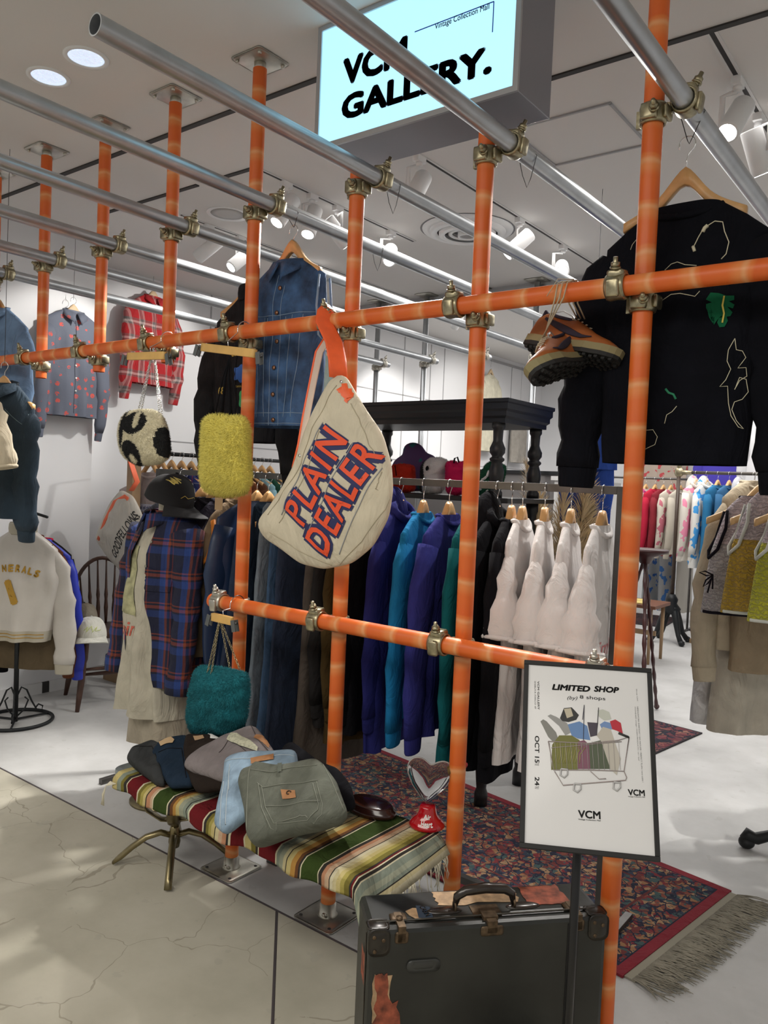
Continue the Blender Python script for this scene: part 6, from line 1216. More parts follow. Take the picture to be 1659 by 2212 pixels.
LR = [((.42, .36, .35), 'pale pink t-shirt with a printed picture facing the front of the rack', 't-shirt'), ((.62, .61, .60), 'white t-shirt right behind the pale pink one', 't-shirt'), ((.55, .56, .53), 'off-white shirt third on the wooden rack', 'shirt'), (None, 'navy and red plaid shirt on the wooden rack', 'shirt'), ((.015, .02, .12), 'royal navy shirt next to the plaid one on the wooden rack', 'shirt'), ((.012, .018, .07), 'dark navy shirt in the middle of the wooden rack', 'shirt'), ((.14, .12, .07), 'olive khaki shirt on the wooden rack', 'shirt'), ((.46, .34, .16), 'sand yellow shirt on the wooden rack', 'shirt'), ((.06, .025, .015), 'chocolate brown jacket on the wooden rack', 'jacket'), ((.16, .055, .025), 'rusty brown jacket on the wooden rack', 'jacket'), ((.10, .045, .025), 'dark tan jacket on the wooden rack', 'jacket'), ((.25, .42, .48), 'pale blue shirt at the back of the wooden rack', 'shirt'), ((.02, .07, .045), 'bottle green shirt at the back of the wooden rack', 'shirt'), ((.10, .10, .09), 'grey olive jacket last on the wooden rack', 'jacket')]
for i, (c, lab, cat) in enumerate(LR):
    y = 1.30+.085*i; m = cloth('rackshirt%d' % i, c) if c else plaid('navy_plaid', 14, [(0, (.02, .03, .16)), (.5, (.3, .02, .03)), (.62, (.02, .03, .16))], 14, [(0, (.02, .03, .10)), (.5, (.25, .25, .3)), (.6, (.02, .03, .16))])
    T, B = garment({'t-shirt': 't_shirt'}.get(cat, cat), lab, cat, (-3.76, y, .76 if i else .74), .10+.04*math.sin(i*2), m, L=.69, hem=.23, chest=.235, sh=.215, neck=.075, drop=.085, dep=.04, sleeve=.25 if cat == 't-shirt' else .58, sl_out=.10 if cat == 't-shirt' else .05, sl_r=(.08, .075) if cat == 't-shirt' else (.075, .045), cuff=cat != 't-shirt', collar='crew' if cat == 't-shirt' else 'shirt', seed=60+i, res=1 if i < 2 else .7, fold=.07)
    hanger('wood hanger of the ' + lab.split(' on the')[0].split(' right')[0].split(' with')[0].split(' at the')[0].split(' last')[0].split(' in the')[0].split(' next')[0], (-3.76, y, 1.583), .10, .18, MATS['hanger_wood'], 'hangers on the wooden rack', wire=.065)
    if i == 0:
        decal_poly('printed_picture', [(-.07, .20), (.09, .20), (.09, .42), (-.07, .42)], T, B, mat('faded_print', (.22, .10, .09), .8, 0, None, .5, 40), .002); o = decal_poly('printed_banner', [(-.11, .43), (.12, .43), (.12, .48), (-.11, .48)], T, B, mat('banner', (.48, .50, .62), .8), .002)
        decal_text('lettering', 'school of children', T, B, -.10, .443, .21, .026, 0, mat('banner_ink', (.03, .04, .2), .8), .0035, .02)
# --- second newspaper bag
G2 = .95
go = [(262, 1058), (285, 1070), (300, 1100), (315, 1140), (325, 1180), (318, 1215), (295, 1235), (262, 1232), (235, 1205), (222, 1185), (208, 1163), (222, 1125), (240, 1085)]
o3 = [P(x, y, Y=G2) for x, y in go]; ox = sum(p.x for p in o3)/len(o3); oz = min(p.z for p in o3)
T = thing('newspaper_bag', 'canvas bag with thin black lettering and orange trim hanging on the wooden post', 'bag', (ox, G2, oz)); q = pillow([(p.x-ox, p.z-oz) for p in o3], .06, .06, 12, .014, 11, seed=12, n=90); B = q.build('body', mat('pale_canvas', (.55, .52, .46), .85, 0, (240, .3, .001), .08, 9), T)
def Gp(x, y): p = P(x, y, Y=G2-.05); return (p.x-ox, p.z-oz)
a, b2 = Gp(250, 1208), Gp(293, 1118); an = math.atan2(b2[1]-a[1], b2[0]-a[0]); decal_text('lettering', 'GOODFELLOWS', T, B, a[0], a[1], math.hypot(b2[0]-a[0], b2[1]-a[1]), .068, an, mat('black_print', (.02, .02, .02), .7), .002, .012)
tr = mat('orange_trim', (.85, .16, .07), .6); q = MB(); pts = [Gp(*p) for p in ((210, 1166), (224, 1125), (242, 1085), (264, 1056), (276, 1062))]; bv = bvh_of(B); q.tube([on_surface(bv, p[0]+.006, p[1], .004) for p in pts], [(.014, .003)]*5, 8, 0, True, None, False, (0, 1, 0)); q.build('trim_band', tr, T)
q = MB(); tp = P(272, 985, Y=G2); q.tube([(Gp(268, 1060)[0], 0, Gp(268, 1060)[1]), (Gp(281, 1040)[0], 0, Gp(281, 1040)[1]), (tp.x-ox, 0, tp.z-oz+.05)], [(.020, .002)]*3, 8, 0, True, None, False, (1, 0, 0)); q.tube([(tp.x-ox, 0, tp.z-oz+.05), (-3.78-ox, 1.165-G2, 1.50-oz)], [(.012, .002)]*2, 8); q.build('strap', tr, T)
# ================================================================ DRESSED MANNEQUIN
mx, my = -2.10, .20
T = thing('mannequin', 'cream headless mannequin on a brass pole wearing a plaid shirt and cap', 'mannequin', (mx, my, 0)); skin = mat('mannequin_cream', (.62, .55, .42), .6)
q = MB(); q.lathe([(.13, 0), (.13, .008), (.12, .014), (.02, .018)], 36); q.build('base_plate', BRASS, T); MB().cyl((0, 0, .015), (0, 0, .62), .0125, seg=16).build('pole', BRASS, T)
q = MB(); n = 28; rows = [(.50, .05, .04), (.52, .12, .09), (.60, .15, .10), (.72, .135, .09), (.82, .115, .08), (.92, .125, .085), (1.04, .145, .095), (1.12, .15, .08), (1.17, .12, .06), (1.20, .06, .05), (1.23, .045, .045), (1.30, .045, .045), (1.335, .04, .04), (1.34, .02, .02)]
q.add([(w_*math.cos(2*pi*k/n), d_*math.sin(2*pi*k/n), z) for z, w_, d_ in rows for k in range(n)], [(j*n+k, j*n+(k+1) % n, (j+1)*n+(k+1) % n, (j+1)*n+k) for j in range(len(rows)-1) for k in range(n)]+[tuple(range(n))[::-1], tuple(range((len(rows)-1)*n, len(rows)*n))]); q.build('torso', skin, T)
cream = cloth('cream_cotton', (.46, .43, .35)); beige = cloth('beige_skirt', (.35, .31, .245))
RZM = -.10
garment('skirt', 'beige skirt below the plaid shirt on the mannequin', 'skirt', (mx, my, .265), RZM, beige, L=.40, hem=.175, chest=.155, sh=.14, neck=.135, drop=.01, dep=.115, sleeve=0, collar=None, fold=.06, seed=71, nf=6, res=1.2)
T, B = garment('long_t_shirt', 'long cream t-shirt with a red script print showing under the plaid shirt', 't-shirt', (mx-.035, my-.010, .40), RZM-.15, cream, L=.83, hem=.20, chest=.165, sh=.155, neck=.06, drop=.06, dep=.135, sleeve=0, collar=None, fold=.12, nf=8, seed=72, res=1.3)
decal_text('script_print', 'Spin', T, B, -.10, .30, .15, .085, .12, mat('red_script', (.55, .12, .08), .8), .002, .01, shear=.3)
o = decal_poly('printed_panel', [(-.085, .44), (.04, .42), (.06, .62), (.03, .72), (-.04, .72), (-.08, .62)], T, B, mat('olive_print', (.36, .35, .20), .8, 0, None, .4, 30), .003)
fl = plaid('blue_plaid', 7.2, [(0, (.006, .008, .028)), (.28, (.015, .045, .20)), (.46, (.02, .06, .24)), (.52, (.20, .045, .02)), (.62, (.008, .010, .03)), (.72, (.16, .03, .02)), (.78, (.006, .008, .028))], 7.6, [(0, (.008, .010, .030)), (.22, (.015, .04, .17)), (.44, (.008, .010, .03)), (.50, (.22, .045, .02)), (.60, (.006, .008, .02)), (.66, (.22, .045, .02)), (.70, (.008, .010, .035))])
T, B = garment('plaid_overshirt', 'open blue and orange plaid overshirt on the mannequin', 'shirt', (mx+.005, my, .545), RZM, fl, L=.73, hem=.225, chest=.205, sh=.19, neck=.075, drop=.075, dep=.155, sleeve=0, collar='shirt', fold=.07, nf=6, seed=73, res=1.5, open_=(.55, .22), cuffm=fl)
for i, sx in enumerate((-1, 1)):
    q = MB(); pts = []; rr = []
    for k in range(15):
        t = k/14; pts.append((sx*(.165+.085*t**.7+.02*math.sin(t*pi)), -.02-.07*t, .625-.60*t+.01)); wr = 1+.08*math.sin(t*27+i)+.06*math.sin(t*51); a = lerp(.078, .050, t**.8)*wr; rr.append((a*.85, a))
    q.tube(pts, rr, 18, 0, True, None, False, (1, 0, 0)); so = q.build('sleeve', fl, T); q = MB(); e = Vector(pts[-1]); q.tube([e+Vector((0, 0, .03)), e+Vector((0, 0, -.005)), e+Vector((0, -.004, -.04))], [(.050, .058), (.053, .060), (.050, .058)], 16, 0, True, None, False, (1, 0, 0)); q.build('cuff', fl, so)
for x0 in (.075,): o = decal_poly('chest_pocket', [(x0-.005, .40), (x0+.10, .40), (x0+.105, .50), (x0+.05, .485), (x0-.005, .50)], T, B, fl, .006)
bv = bvh_of(B)
for z in (.60, .50, .40, .30, .20, .10): p = on_surface(bv, .055+.03*(1-z), z, .003); q = MB(); q.cyl(p, p+Vector((0, -.004, 0)), .006, seg=10); q.build('button', mat('horn_button', (.25, .24, .2), .3), T)
T, B, Mt = cap('black velvet cap with gold embroidery tilted on the mannequin neck', (mx+.02, my-.02, 1.31), 1.85, mat('black_velvet', (.010, .010, .012), .9), None, .30, 1.12)
decal_text('monogram', 'NY', T, B, -.065, .075, .035, .040, .3, mat('gold_emb', (.70, .58, .16), .6), .003, .05); decal_line('gold_stitching', [(-.05, .02), (-.035, .03), (-.02, .018), (.02, .024), (.05, .015)], T, B, .0012, GOLDT)
# ================================================================ BLACK TURNED-LEG SHELF
sx0, sx1, sy0, sy1 = -1.98, -.95, 1.07, 1.53
T = thing('etagere', 'black painted shelf unit with turned legs and a thick moulded top', 'shelf', ((sx0+sx1)/2, (sy0+sy1)/2, 0)); hx, hy = (sx1-sx0)/2, (sy1-sy0)/2
q = MB(); pr = [(1.0, 1.82), (1.0, 1.805), (.985, 1.80), (.985, 1.775), (.965, 1.765), (.965, 1.745), (.94, 1.735), (.94, 1.715)]; vs = []
for s, z in pr: e = (1-s)*.45; vs += [(-hx+e, -hy+e, z), (hx-e, -hy+e, z), (hx-e, hy-e, z), (-hx+e, hy-e, z)]
q.add(vs, [(0, 1, 2, 3), (28, 31, 30, 29)]+[(j*4+i, (j+1)*4+i, (j+1)*4+(i+1) % 4, j*4+(i+1) % 4) for j in range(7) for i in range(4)], 0, None, False); q.build('top_board', BLKPNT, T)
def baluster(z0, z1): 
    H = z1-z0; return [(r_, z0+H*t) for r_, t in ((.030, 0), (.030, .08), (.022, .11), (.026, .16), (.034, .28), (.034, .36), (.026, .44), (.023, .47), (.033, .50), (.033, .525), (.024, .545), (.024, .56), (.034, .60), (.035, .66), (.026, .72), (.021, .76), (.023, .90), (.030, .93), (.030, 1.0))]
for px_ in (-hx+.07, hx-.07):
    for py_ in (-hy+.05, hy-.05): MB().lathe(baluster(1.385, 1.718), 20, 0, None, (px_, py_, 0)).lathe(baluster(.80, 1.365), 20, 0, None, (px_, py_, 0)).lathe(baluster(.0, .78), 20, 0, None, (px_, py_, 0)).build('turned_leg', BLKPNT, T)
MB().box(-hx+.01, -hy, 1.365, hx+.02, hy, 1.387).build('shelf_board', BLKPNT, T, bevel=.004); MB().box(-hx+.01, -hy, .78, hx, hy, .80).build('shelf_board', BLKPNT, T, bevel=.004)
def plush(nm, lab, pts, Y, m, cnt, t=.05, seed=1, z=1.388, ln=.008):
    o3 = [P(x, y, Y=Y) for x, y in pts]; ox = sum(p.x for p in o3)/len(o3); oz = min(p.z for p in o3); T = thing(nm, lab, 'cushion' if 'cushion' in lab else 'bag', (ox, Y, z)); q = pillow([(p.x-ox, p.z-oz) for p in o3], t, t, 8, .004, 25, seed=seed, n=56)
    if cnt: fur(q, cnt, ln, .0014, seed)
    B = q.build('body', m, T, fix=False); return T, B, ox, oz
pm, nt, b = newmat('purple_teal_felt'); tc = N(nt, 'ShaderNodeTexCoord'); v = N(nt, 'ShaderNodeTexNoise'); v.inputs['Scale'].default_value = 14; nt.links.new(tc.outputs['Object'], v.inputs['Vector']); nt.links.new(ramp_const(nt, v.outputs[0], [(0, (.11, .06, .17)), (.60, (.03, .17, .19))]), b.inputs['Base Color']); b.inputs['Roughness'].default_value = .95
plush('cloud_cushion', 'purple and teal cloud-shaped cushion at the back of the shelf', [(848, 1072), (845, 1030), (850, 1008), (862, 998), (874, 992), (872, 975), (885, 966), (905, 968), (915, 980), (918, 990), (935, 993), (948, 1010), (945, 1040), (935, 1072)], 1.40, pm, 0, .05, 2)
rdp = mat('red_pile', (.62, .035, .012), .95); whp = mat('white_pile', (.78, .78, .78), .95); pkp = mat('pink_pile', (.72, .015, .13), .95); gnp = mat('green_pile', (.01, .10, .05), .95)
T, B, ox, oz = plush('fluffy_bag', 'fluffy red-orange bag on the black shelf, leftmost of the row', [(846, 1012), (870, 1009), (892, 1012), (894, 1040), (892, 1068), (868, 1070), (845, 1068), (843, 1040)], 1.20, rdp, 5000, .045, 3)
q = MB(); q.tube([(-.02, -.05, .04), (-.03, -.052, .10), (-.01, -.05, .13), (.0, -.05, .08)], .0025, 5); q.build('cord', BLACKC, T)
T, B, ox, oz = plush('plush_bag', 'white and black plush bag on the shelf between the red and pink bags', [(918, 1008), (930, 996), (955, 995), (968, 1004), (965, 1020), (955, 1030), (958, 1055), (950, 1072), (925, 1073), (912, 1068), (924, 1055), (920, 1035)], 1.17, whp, 5000, .05, 4)
T2 = T; q = pillow([(-.075, .005), (-.035, .01), (-.03, .08), (-.045, .15), (-.065, .16), (-.07, .11), (-.062, .06)], .04, .04, 6, n=40); fur(q, 2500, .008, .0014, 5); o = q.build('black_side', mat('black_plush', (.012, .012, .013), .95), T, fix=False)
decal_poly('spot', [(-.012+.010*math.cos(t), .12+.012*math.sin(t)) for t in [2*pi*k/14 for k in range(14)]], T, B, BLACKC, .008)
T, B, ox, oz = plush('fluffy_bag', 'hot pink fluffy bag on the black shelf', [(967, 1002), (980, 998), (990, 1006), (1000, 999), (1008, 1004), (1006, 1035), (1004, 1070), (985, 1074), (968, 1070), (966, 1040)], 1.16, pkp, 4500, .045, 6)
q = MB(); q.tube([(-.01, -.02, .14), (-.005, -.02, .17), (.01, -.02, .175), (.02, -.02, .15)], .004, 5); q.build('handle', BLACKC, T)
T, B, ox, oz = plush('fluffy_bag', 'dark green fluffy bag with white motif at the right end of the shelf', [(1052, 1008), (1066, 1000), (1080, 1008), (1092, 1010), (1086, 1040), (1074, 1076), (1045, 1079), (1030, 1070), (1036, 1040)], 1.15, gnp, 5500, .045, 7)
for c_, a in (((-.02, .075), .5), ((-.03, .055), 1.1), ((-.03, .03), 1.9), ((.0, .03), -1.0), ((.005, .09), 1.3)): decal_line('white_motif', [(c_[0], c_[1]), (c_[0]+.028*math.cos(a), c_[1]+.028*math.sin(a))], T, B, .006, whp, off=.006)
q = MB(); q.tube([(.045, -.03, .13), (.055, -.03, .08), (.05, -.03, .03)], .003, 5); q.build('cord', mat('yellow_cord', (.6, .5, .05), .7), T)
# low grey cabinet and posters behind
T = thing('display_cabinet', 'low grey display cabinet behind the black shelf', 'cabinet', (-2.45, 3.6, 0)); gc = mat('cabinet_grey', (.20, .19, .19), .6); MB().box(-.75, -.25, .05, .75, .25, 1.54).build('body', gc, T); MB().box(-.77, -.27, 1.54, .77, .27, 1.565).build('top_board', BLKPNT, T); MB().box(-.72, -.22, 0, .72, .22, .05).build('plinth', BLKPNT, T)
T = thing('partition_cabinet', 'white low partition cabinet right of the shelf legs', 'cabinet', (-1.60, 3.5, 0)); MB().box(-.17, -.2, .0, .17, .2, 1.50).build('body', WHITE, T); MB().box(-.19, -.22, 1.50, .19, .22, 1.53).build('top_board', WHITE, T)
T = thing('wall_speaker', 'tall narrow dark grey speaker standing on the white partition', 'speaker', (-1.62, 3.45, 1.53)); MB().rbox(0, 0, .14, .055, .05, .14, .02).build('case', mat('speaker_grey', (.035, .037, .04), .6), T)
# clothes on the far white wall
def wallgarm(px_, py_, lab, m, nm='shirt', L=.6, **kw):
    p = P(px_, py_, X=-4.3); k = dict(hem=.2, chest=.21, sh=.2, sleeve=.55, sl_out=.06, res=.8, seed=int(px_)); k.update(kw); garment(nm, lab, 'shirt' if nm == 'shirt' else 'vest' if nm == 'vest' else 'dress', (p.x, p.y, p.z), pi/2, m, L=L, **k); hanger('wood hanger on the far wall holding the ' + lab.split(' on')[0].split(' hanging')[0], (p.x, p.y, p.z+L+.12), pi/2, .17, MATS['pale_wood'], 'hangers on the far white wall', wire=.05)
    q = MB(); zt = 3.05-(p.z+L+.12); q.tube([(0, 0, 0), (0, .001, zt*.5), (0, 0, zt)], .0012, 4); o = q.build('hanging_wire', MATS['dark_wire']); o.location = (p.x, p.y, p.z+L+.12-.004); tag(o, 'thin wire above the ' + lab.split(' on')[0].split(' hanging')[0], 'wire')
wallgarm(1052, 975, 'long cream printed shirt hanging behind the central orange pole', cloth('cream_wall', (.56, .53, .42)), L=.95)
wallgarm(1118, 1000, 'grey knit vest hanging above the turned shelf legs', cloth('grey_knit', (.30, .28, .25)), 'vest', .55, sleeve=0)
wallgarm(690, 930, 'pale sage green shirt hanging beside the bag strap', cloth('sage_wall', (.38, .44, .40)), L=.7)
# ================================================================ PAMPAS GRASS
pv_ = Vector((-.93, 1.66, 0)); T = thing('pampas_arrangement', 'tall dried pampas grass plumes in a floor vase behind the white tees', 'plant', pv_)
MB().lathe([(.10, 0), (.13, .1), (.14, .25), (.11, .40), (.08, .46), (.085, .50), (.075, .50), (.07, .44)], 32).build('vase', mat('smoky_vase', (.22, .17, .11), .3), T)
pam = mat('pampas_fluff', (.80, .66, .44), .9, vary=.2, vscale=15); stem = mat('pampas_stem', (.50, .38, .20), .8); rnd = random.Random(11)
for i in range(13):
    a = rnd.uniform(-1.2, 1.2); tx = [-.22, -.17, -.12, -.20, -.05, .04, .08, .12, .15, .02, -.08, .13, .10][i]; ty = rnd.uniform(-.12, .12); hz = .14+[1.38, 1.30, 1.22, 1.12, 1.20, 1.26, 1.34, 1.37, 1.33, 1.10, 1.05, 1.18, 1.24][i]
    pts = [Vector((0, 0, .45)), Vector((tx*.25, ty*.3, .75)), Vector((tx*.6, ty*.7, hz-.25)), Vector((tx, ty, hz)), Vector((tx*1.25, ty*1.1, hz+.03))]
    q = MB(); q.tube(pts[:3], .003, 5); q.build('stem', stem, T)
    q = MB()
    for k in range(420):
        t = rnd.random(); 
        p = pts[1].lerp(pts[2], .3+t*1.4) if t < .5 else pts[2].lerp(pts[3], (t-.5)*2) if t < 1 else pts[3]
        base = pts[2]-(pts[2]-pts[1])*.5; p = base.lerp(pts[3], t); w_ = .075*math.sin(pi*min(1, t*.9+.1))+.008; ang = rnd.uniform(0, 2*pi); d = Vector((math.cos(ang), math.sin(ang), 0))*w_+(pts[3]-base).normalized()*.10
        side = d.cross(Vector((rnd.random(), rnd.random(), 1))).normalized()*.0022; m_ = p+d*.6; e = p+d*1.1+Vector((0, 0, -.02)); q.add([p-side, p+side, m_+side, m_-side, e], [(0, 1, 2, 3), (3, 2, 4)], 0, None, False)
    q.build('plume', pam, T, fix=False)
# blue trousers hanging above
bt = cloth('royal_blue', (.035, .085, .38)); bp_ = P(1255, 1138, Y=1.68); T, B = garment('trousers', 'royal blue trousers hanging above the pampas grass', 'trousers', (bp_.x+.02, bp_.y, bp_.z+.28), .25, bt, L=.62, hem=.135, chest=.12, sh=.10, neck=.09, drop=.01, dep=.05, sleeve=0, collar=None, fold=.14, seed=81)
for sx, w_ in ((-1, .068), (1, .060)):
    q = MB(); pts = [(sx*(.075-.01*t), .0, .30-.58*t) for t in (0, .15, .3, .5, .7, .85, 1.0)]; q.tube(pts, [(.03, w_*(.9+.1*math.sin(i*2))) for i in range(7)], 18, 0, True, None, False, (1, 0, 0)); q.build('trouser_leg', bt, T)
q = MB(); q.tube([(0, 0, 0), (.002, 0, .1), (0, 0, 2.88-(bp_.z+.90))], .0014, 5); o = q.build('hanging_wire', MATS['dark_wire']); o.location = (bp_.x+.02, bp_.y, bp_.z+.895); tag(o, 'thin wire the royal blue trousers hang from', 'wire')
# ================================================================ FAR RIGHT RACKS
T = thing('rolling_rack', 'antique rolling rack with a brass rail end and ornate iron foot', 'rack', (-1.66, 5.8, 0)); brs = mat('old_brass_rail', (.34, .30, .20), .35, .9)
MB().cyl((0, 0, 1.65), (1.9, 0, 1.66), .016, seg=14).build('rail', mat('dull_rail', (.10, .09, .08), .4, .8), T); q = MB(); q.ell((0, 0, 1.65), .045, .03, .05).cyl((0, 0, 1.65), (.12, 0, 1.65), .026, .017, 14).cyl((0, 0, 1.68), (0, 0, 1.76), .018, .03, 12); q.build('rail_end', brs, T)
MB().cyl((0, 0, .45), (0, 0, 1.62), .018, seg=12).build('upright', mat('brown_pole', (.05, .03, .02), .5), T)
q = MB(); q.lathe([(.07, .28), (.09, .33), (.05, .38), (.06, .42), (.03, .47)], 16)
for a in (-2.4, -.7, .9, 2.4): q.tube([(0, 0, .36), (.05*math.cos(a), .05*math.sin(a), .33), (.10*math.cos(a), .10*math.sin(a), .20), (.14*math.cos(a), .14*math.sin(a), .09), (.19*math.cos(a), .19*math.sin(a), .03)], [.03, .035, .03, .022, .026], 10); q.ell((.20*math.cos(a), .20*math.sin(a), .028), .03, .03, .028)
q.build('ornate_foot', IRON, T)
T = thing('wooden_post_rack', 'plain oak rack post standing beside the ornate iron foot', 'rack', (-1.45, 6.15, 0)); MB().box(-.035, -.03, .04, .035, .03, 1.55).build('post', OK2, T); MB().box(-.06, -.22, 0, .06, .22, .04).build('foot', OK2, T); MB().box(.035, -.02, .20, 1.2, .02, .25).build('lower_bar', OK2, T)
def far(X, Y, z, c, lab, nm='jacket', L=.68, rz=pi/2-.25, spots_=None, **kw):
    m = mat('far_%s_%d' % (nm, int(abs(X)*1000)), c, .9) if not spots_ else None
    if spots_:
        m, nt, b = newmat('far_print_%d' % int(abs(X)*1000)); tc = N(nt, 'ShaderNodeTexCoord'); v = N(nt, 'ShaderNodeTexNoise'); v.inputs['Scale'].default_value = 9; nt.links.new(tc.outputs['Object'], v.inputs['Vector']); nt.links.new(ramp_const(nt, v.outputs[0], [(0, c), (.585, spots_)]), b.inputs['Base Color']); b.inputs['Roughness'].default_value = .9
    k = dict(hem=.22, chest=.22, sh=.20, dep=.045, sleeve=.58, sl_out=.04, res=.7, seed=int(abs(X)*777), fold=.12); k.update(kw)
    cat = {'t_shirt': 't-shirt'}.get(nm, nm); garment(nm, lab, cat, (X, Y, z-.13-L), rz, m, L=L, **k); hanger('wood hanger holding the ' + lab.split(' on the')[0].split(' beside')[0].split(' at the')[0], (X, Y, z), rz, .18, MATS['hanger_wood'], 'hangers on the far rails', wire=.085)
D = [(-1.50, (.66, .62, .56), 'white hooded jacket with pink blotches on the brass-ended rail', dict(spots_=(.75, .25, .38), L=.72, collar='hood', nm='hoodie')), (-1.40, (.70, .69, .66), 'white hoodie with blue blotches on the brass-ended rail', dict(spots_=(.06, .32, .70), collar='hood', nm='hoodie', L=.78)), (-1.30, (.012, .14, .30), 'petrol blue dress on the brass-ended rail', dict(nm='dress', L=1.15, hem=.24)), (-1.20, (.02, .10, .22), 'darker blue shirt beside the petrol blue dress', dict(nm='shirt', L=.9)), (-1.09, (.50, .51, .55), 'pale grey hooded top on the brass-ended rail', dict(nm='hoodie', collar='hood')), (-.99, (.62, .60, .54), 'cream ribbed top on the brass-ended rail', dict(nm='shirt')), (-.88, (.55, .54, .52), 'light grey sweatshirt on the brass-ended rail', dict(nm='sweatshirt')), (-.76, (.62, .60, .55), 'ecru shirt at the right part of the brass-ended rail', dict(nm='shirt'))]
for X, c, lab, k in D: far(X, 5.8, 1.668, c, lab, **k)
T = thing('far_rack', 'thin grey clothes rail further back behind the tall orange pole', 'rack', (-2.35, 6.6, 0)); MB().cyl((-1.1, 0, 1.60), (.62, 0, 1.60), .012, seg=12).build('rail', DKSTEEL, T)
for x in (-1.1, .62): MB().cyl((x, 0, .0), (x, 0, 1.60), .012, seg=12).build('upright', DKSTEEL, T)
for x in (-1.1, .62): MB().cyl((x, -.25, .012), (x, .25, .012), .012, seg=10).build('foot', DKSTEEL, T)
E_ = [(-2.35, (.48, .50, .49), 'pale grey sweatshirt on the thin far rail', {}), (-2.25, (.62, .56, .50), 'cream shirt with magenta print on the thin far rail', dict(spots_=(.55, .08, .28))), (-2.15, (.42, .006, .035), 'crimson jersey on the thin far rail', {}), (-2.06, (.20, .01, .02), 'dark red jersey behind the crimson one', dict(L=.6)), (-1.98, (.52, .47, .40), 'cream sweatshirt with a rose print on the thin far rail', dict(spots_=(.42, .12, .16))), (-1.88, (.45, .41, .34), 'oatmeal sweatshirt at the right end of the thin far rail', {}), (-2.62, (.10, .10, .11), 'charcoal shirt on the left part of the thin far rail', {}), (-2.70, (.02, .30, .46), 'turquoise shirt at the left part of the thin far rail', {}), (-2.79, (.07, .065, .06), 'dark brown shirt at the left part of the thin far rail', {}), (-2.88, (.02, .02, .022), 'black shirt at the left end of the thin far rail', {})]
for X, c, lab, k in E_: far(X, 6.6, 1.614, c, lab, 'jersey' if 'jersey' in lab else 'shirt', **k)
for X, c, lab, sp_ in ((-2.30, (.40, .42, .43), 'pale grey trousers with blue print below the thin far rail', (.04, .14, .45)), (-2.12, (.36, .37, .38), 'grey trousers below the crimson jersey', (.05, .16, .42)), (-1.93, (.42, .40, .36), 'stone trousers below the oatmeal sweatshirt', None)):
    far(X, 7.1, 1.05, c, lab, 'trousers', L=.80, spots_=sp_, sleeve=0, collar=None, hem=.14, chest=.15, sh=.14, neck=.12, drop=.01)
T = thing('lower_rail', 'low rail carrying printed trousers behind the far rack', 'rack', (-2.1, 7.1, 0)); MB().cyl((-.6, 0, 1.04), (.5, 0, 1.04), .010, seg=12).build('rail', DKSTEEL, T); 
for x in (-.6, .5): MB().cyl((x, 0, .0), (x, 0, 1.04), .010, seg=10).build('upright', DKSTEEL, T)
# things hung on the back wall
for px_, lab, c, sp_, w_ in ((1405, 'beige garment with red brush print hung on the back wall', (.45, .37, .31), (.50, .07, .08), .22), (1442, 'second beige garment with red print on the back wall', (.42, .35, .29), (.48, .07, .08), .22)):
    p = P(px_, 1050, Y=8.1); far(p.x, 8.1, p.z+1.0, c, lab, 'shirt', L=.95, rz=.0, spots_=sp_, hem=w_, chest=w_, sh=w_*.9)
p = P(1565, 1060, Y=6.6); far(p.x, 6.6, p.z+.85, (.055, .04, .36), 'violet-blue coat hung high behind the brass-ended rail', 'coat', L=.80, rz=.1, hem=.32, chest=.30, sh=.26, fold=.06)
p = P(1650, 1050, Y=6.4); far(p.x, 6.4, p.z+.78, (.62, .62, .64), 'white jacket hung beside the violet-blue coat', 'jacket', L=.7, rz=.1)
# magazine table
tp = P(1400, 1312, Y=4.75); T = thing('side_table', 'small wooden table with magazines left of the ornate iron foot', 'table', (tp.x-.22, 4.80, 0)); zt = .50; MB().box(-.33, -.20, zt-.03, .33, .20, zt).build('table_top', mat('cherry_wood', (.16, .06, .03), .4), T, bevel=.004)
for sx in (-1, 1):
    for sy in (-1, 1): MB().cyl((sx*.28, sy*.16, 0), (sx*.28, sy*.16, zt-.03), .013, .017, 10).build('leg', OK2, T)
MB().box(-.28, -.01, .22, .28, .01, .26).build('stretcher', OK2, T)
for i, (dx, dy, a, c, lab) in enumerate(((.10, -.03, .2, (.75, .55, .18), 'yellow printed magazine on the small table'), (-.12, .04, -.1, (.60, .58, .55), 'pale magazine on the small table'))):
    T = thing('magazine', lab, 'magazine', (tp.x-.22+dx, 4.80+dy, zt+.0005), a); MB().box(-.11, -.15, 0, .11, .15, .006).build('cover', mat('mag_%d' % i, c, .4, 0, None, .5, 12), T)
# dark tripod by the tall pole
T = thing('tripod_stand', 'dark red-brown turned tripod stand behind the tall orange pole', 'stand', (-.90, 2.75, 0)); tw = mat('mahogany', (.05, .012, .012), .35); top = Vector((.02, -.05, 1.05)); ft = P(1418, 1533, Z=0)
for f_ in ((ft.x+.90, ft.y-2.75, .01), (-.40, .15, .01), (.22, -.50, .01)):
    f_ = Vector(f_); n = 40; q = MB(); q.tube([top.lerp(f_, k/n) for k in range(n+1)], [(.011+.003*math.sin(k*1.5)) for k in range(n+1)], 10); q.ell(tuple(f_+Vector((0, 0, .012))), .018, .018, .018); q.build('leg', tw, T)
MB().lathe([(.03, 1.02), (.05, 1.06), (.13, 1.09), (.13, 1.105), (.0, 1.105)], 20, 0, None, (top.x, top.y, 0)).build('top_plate', tw, T)
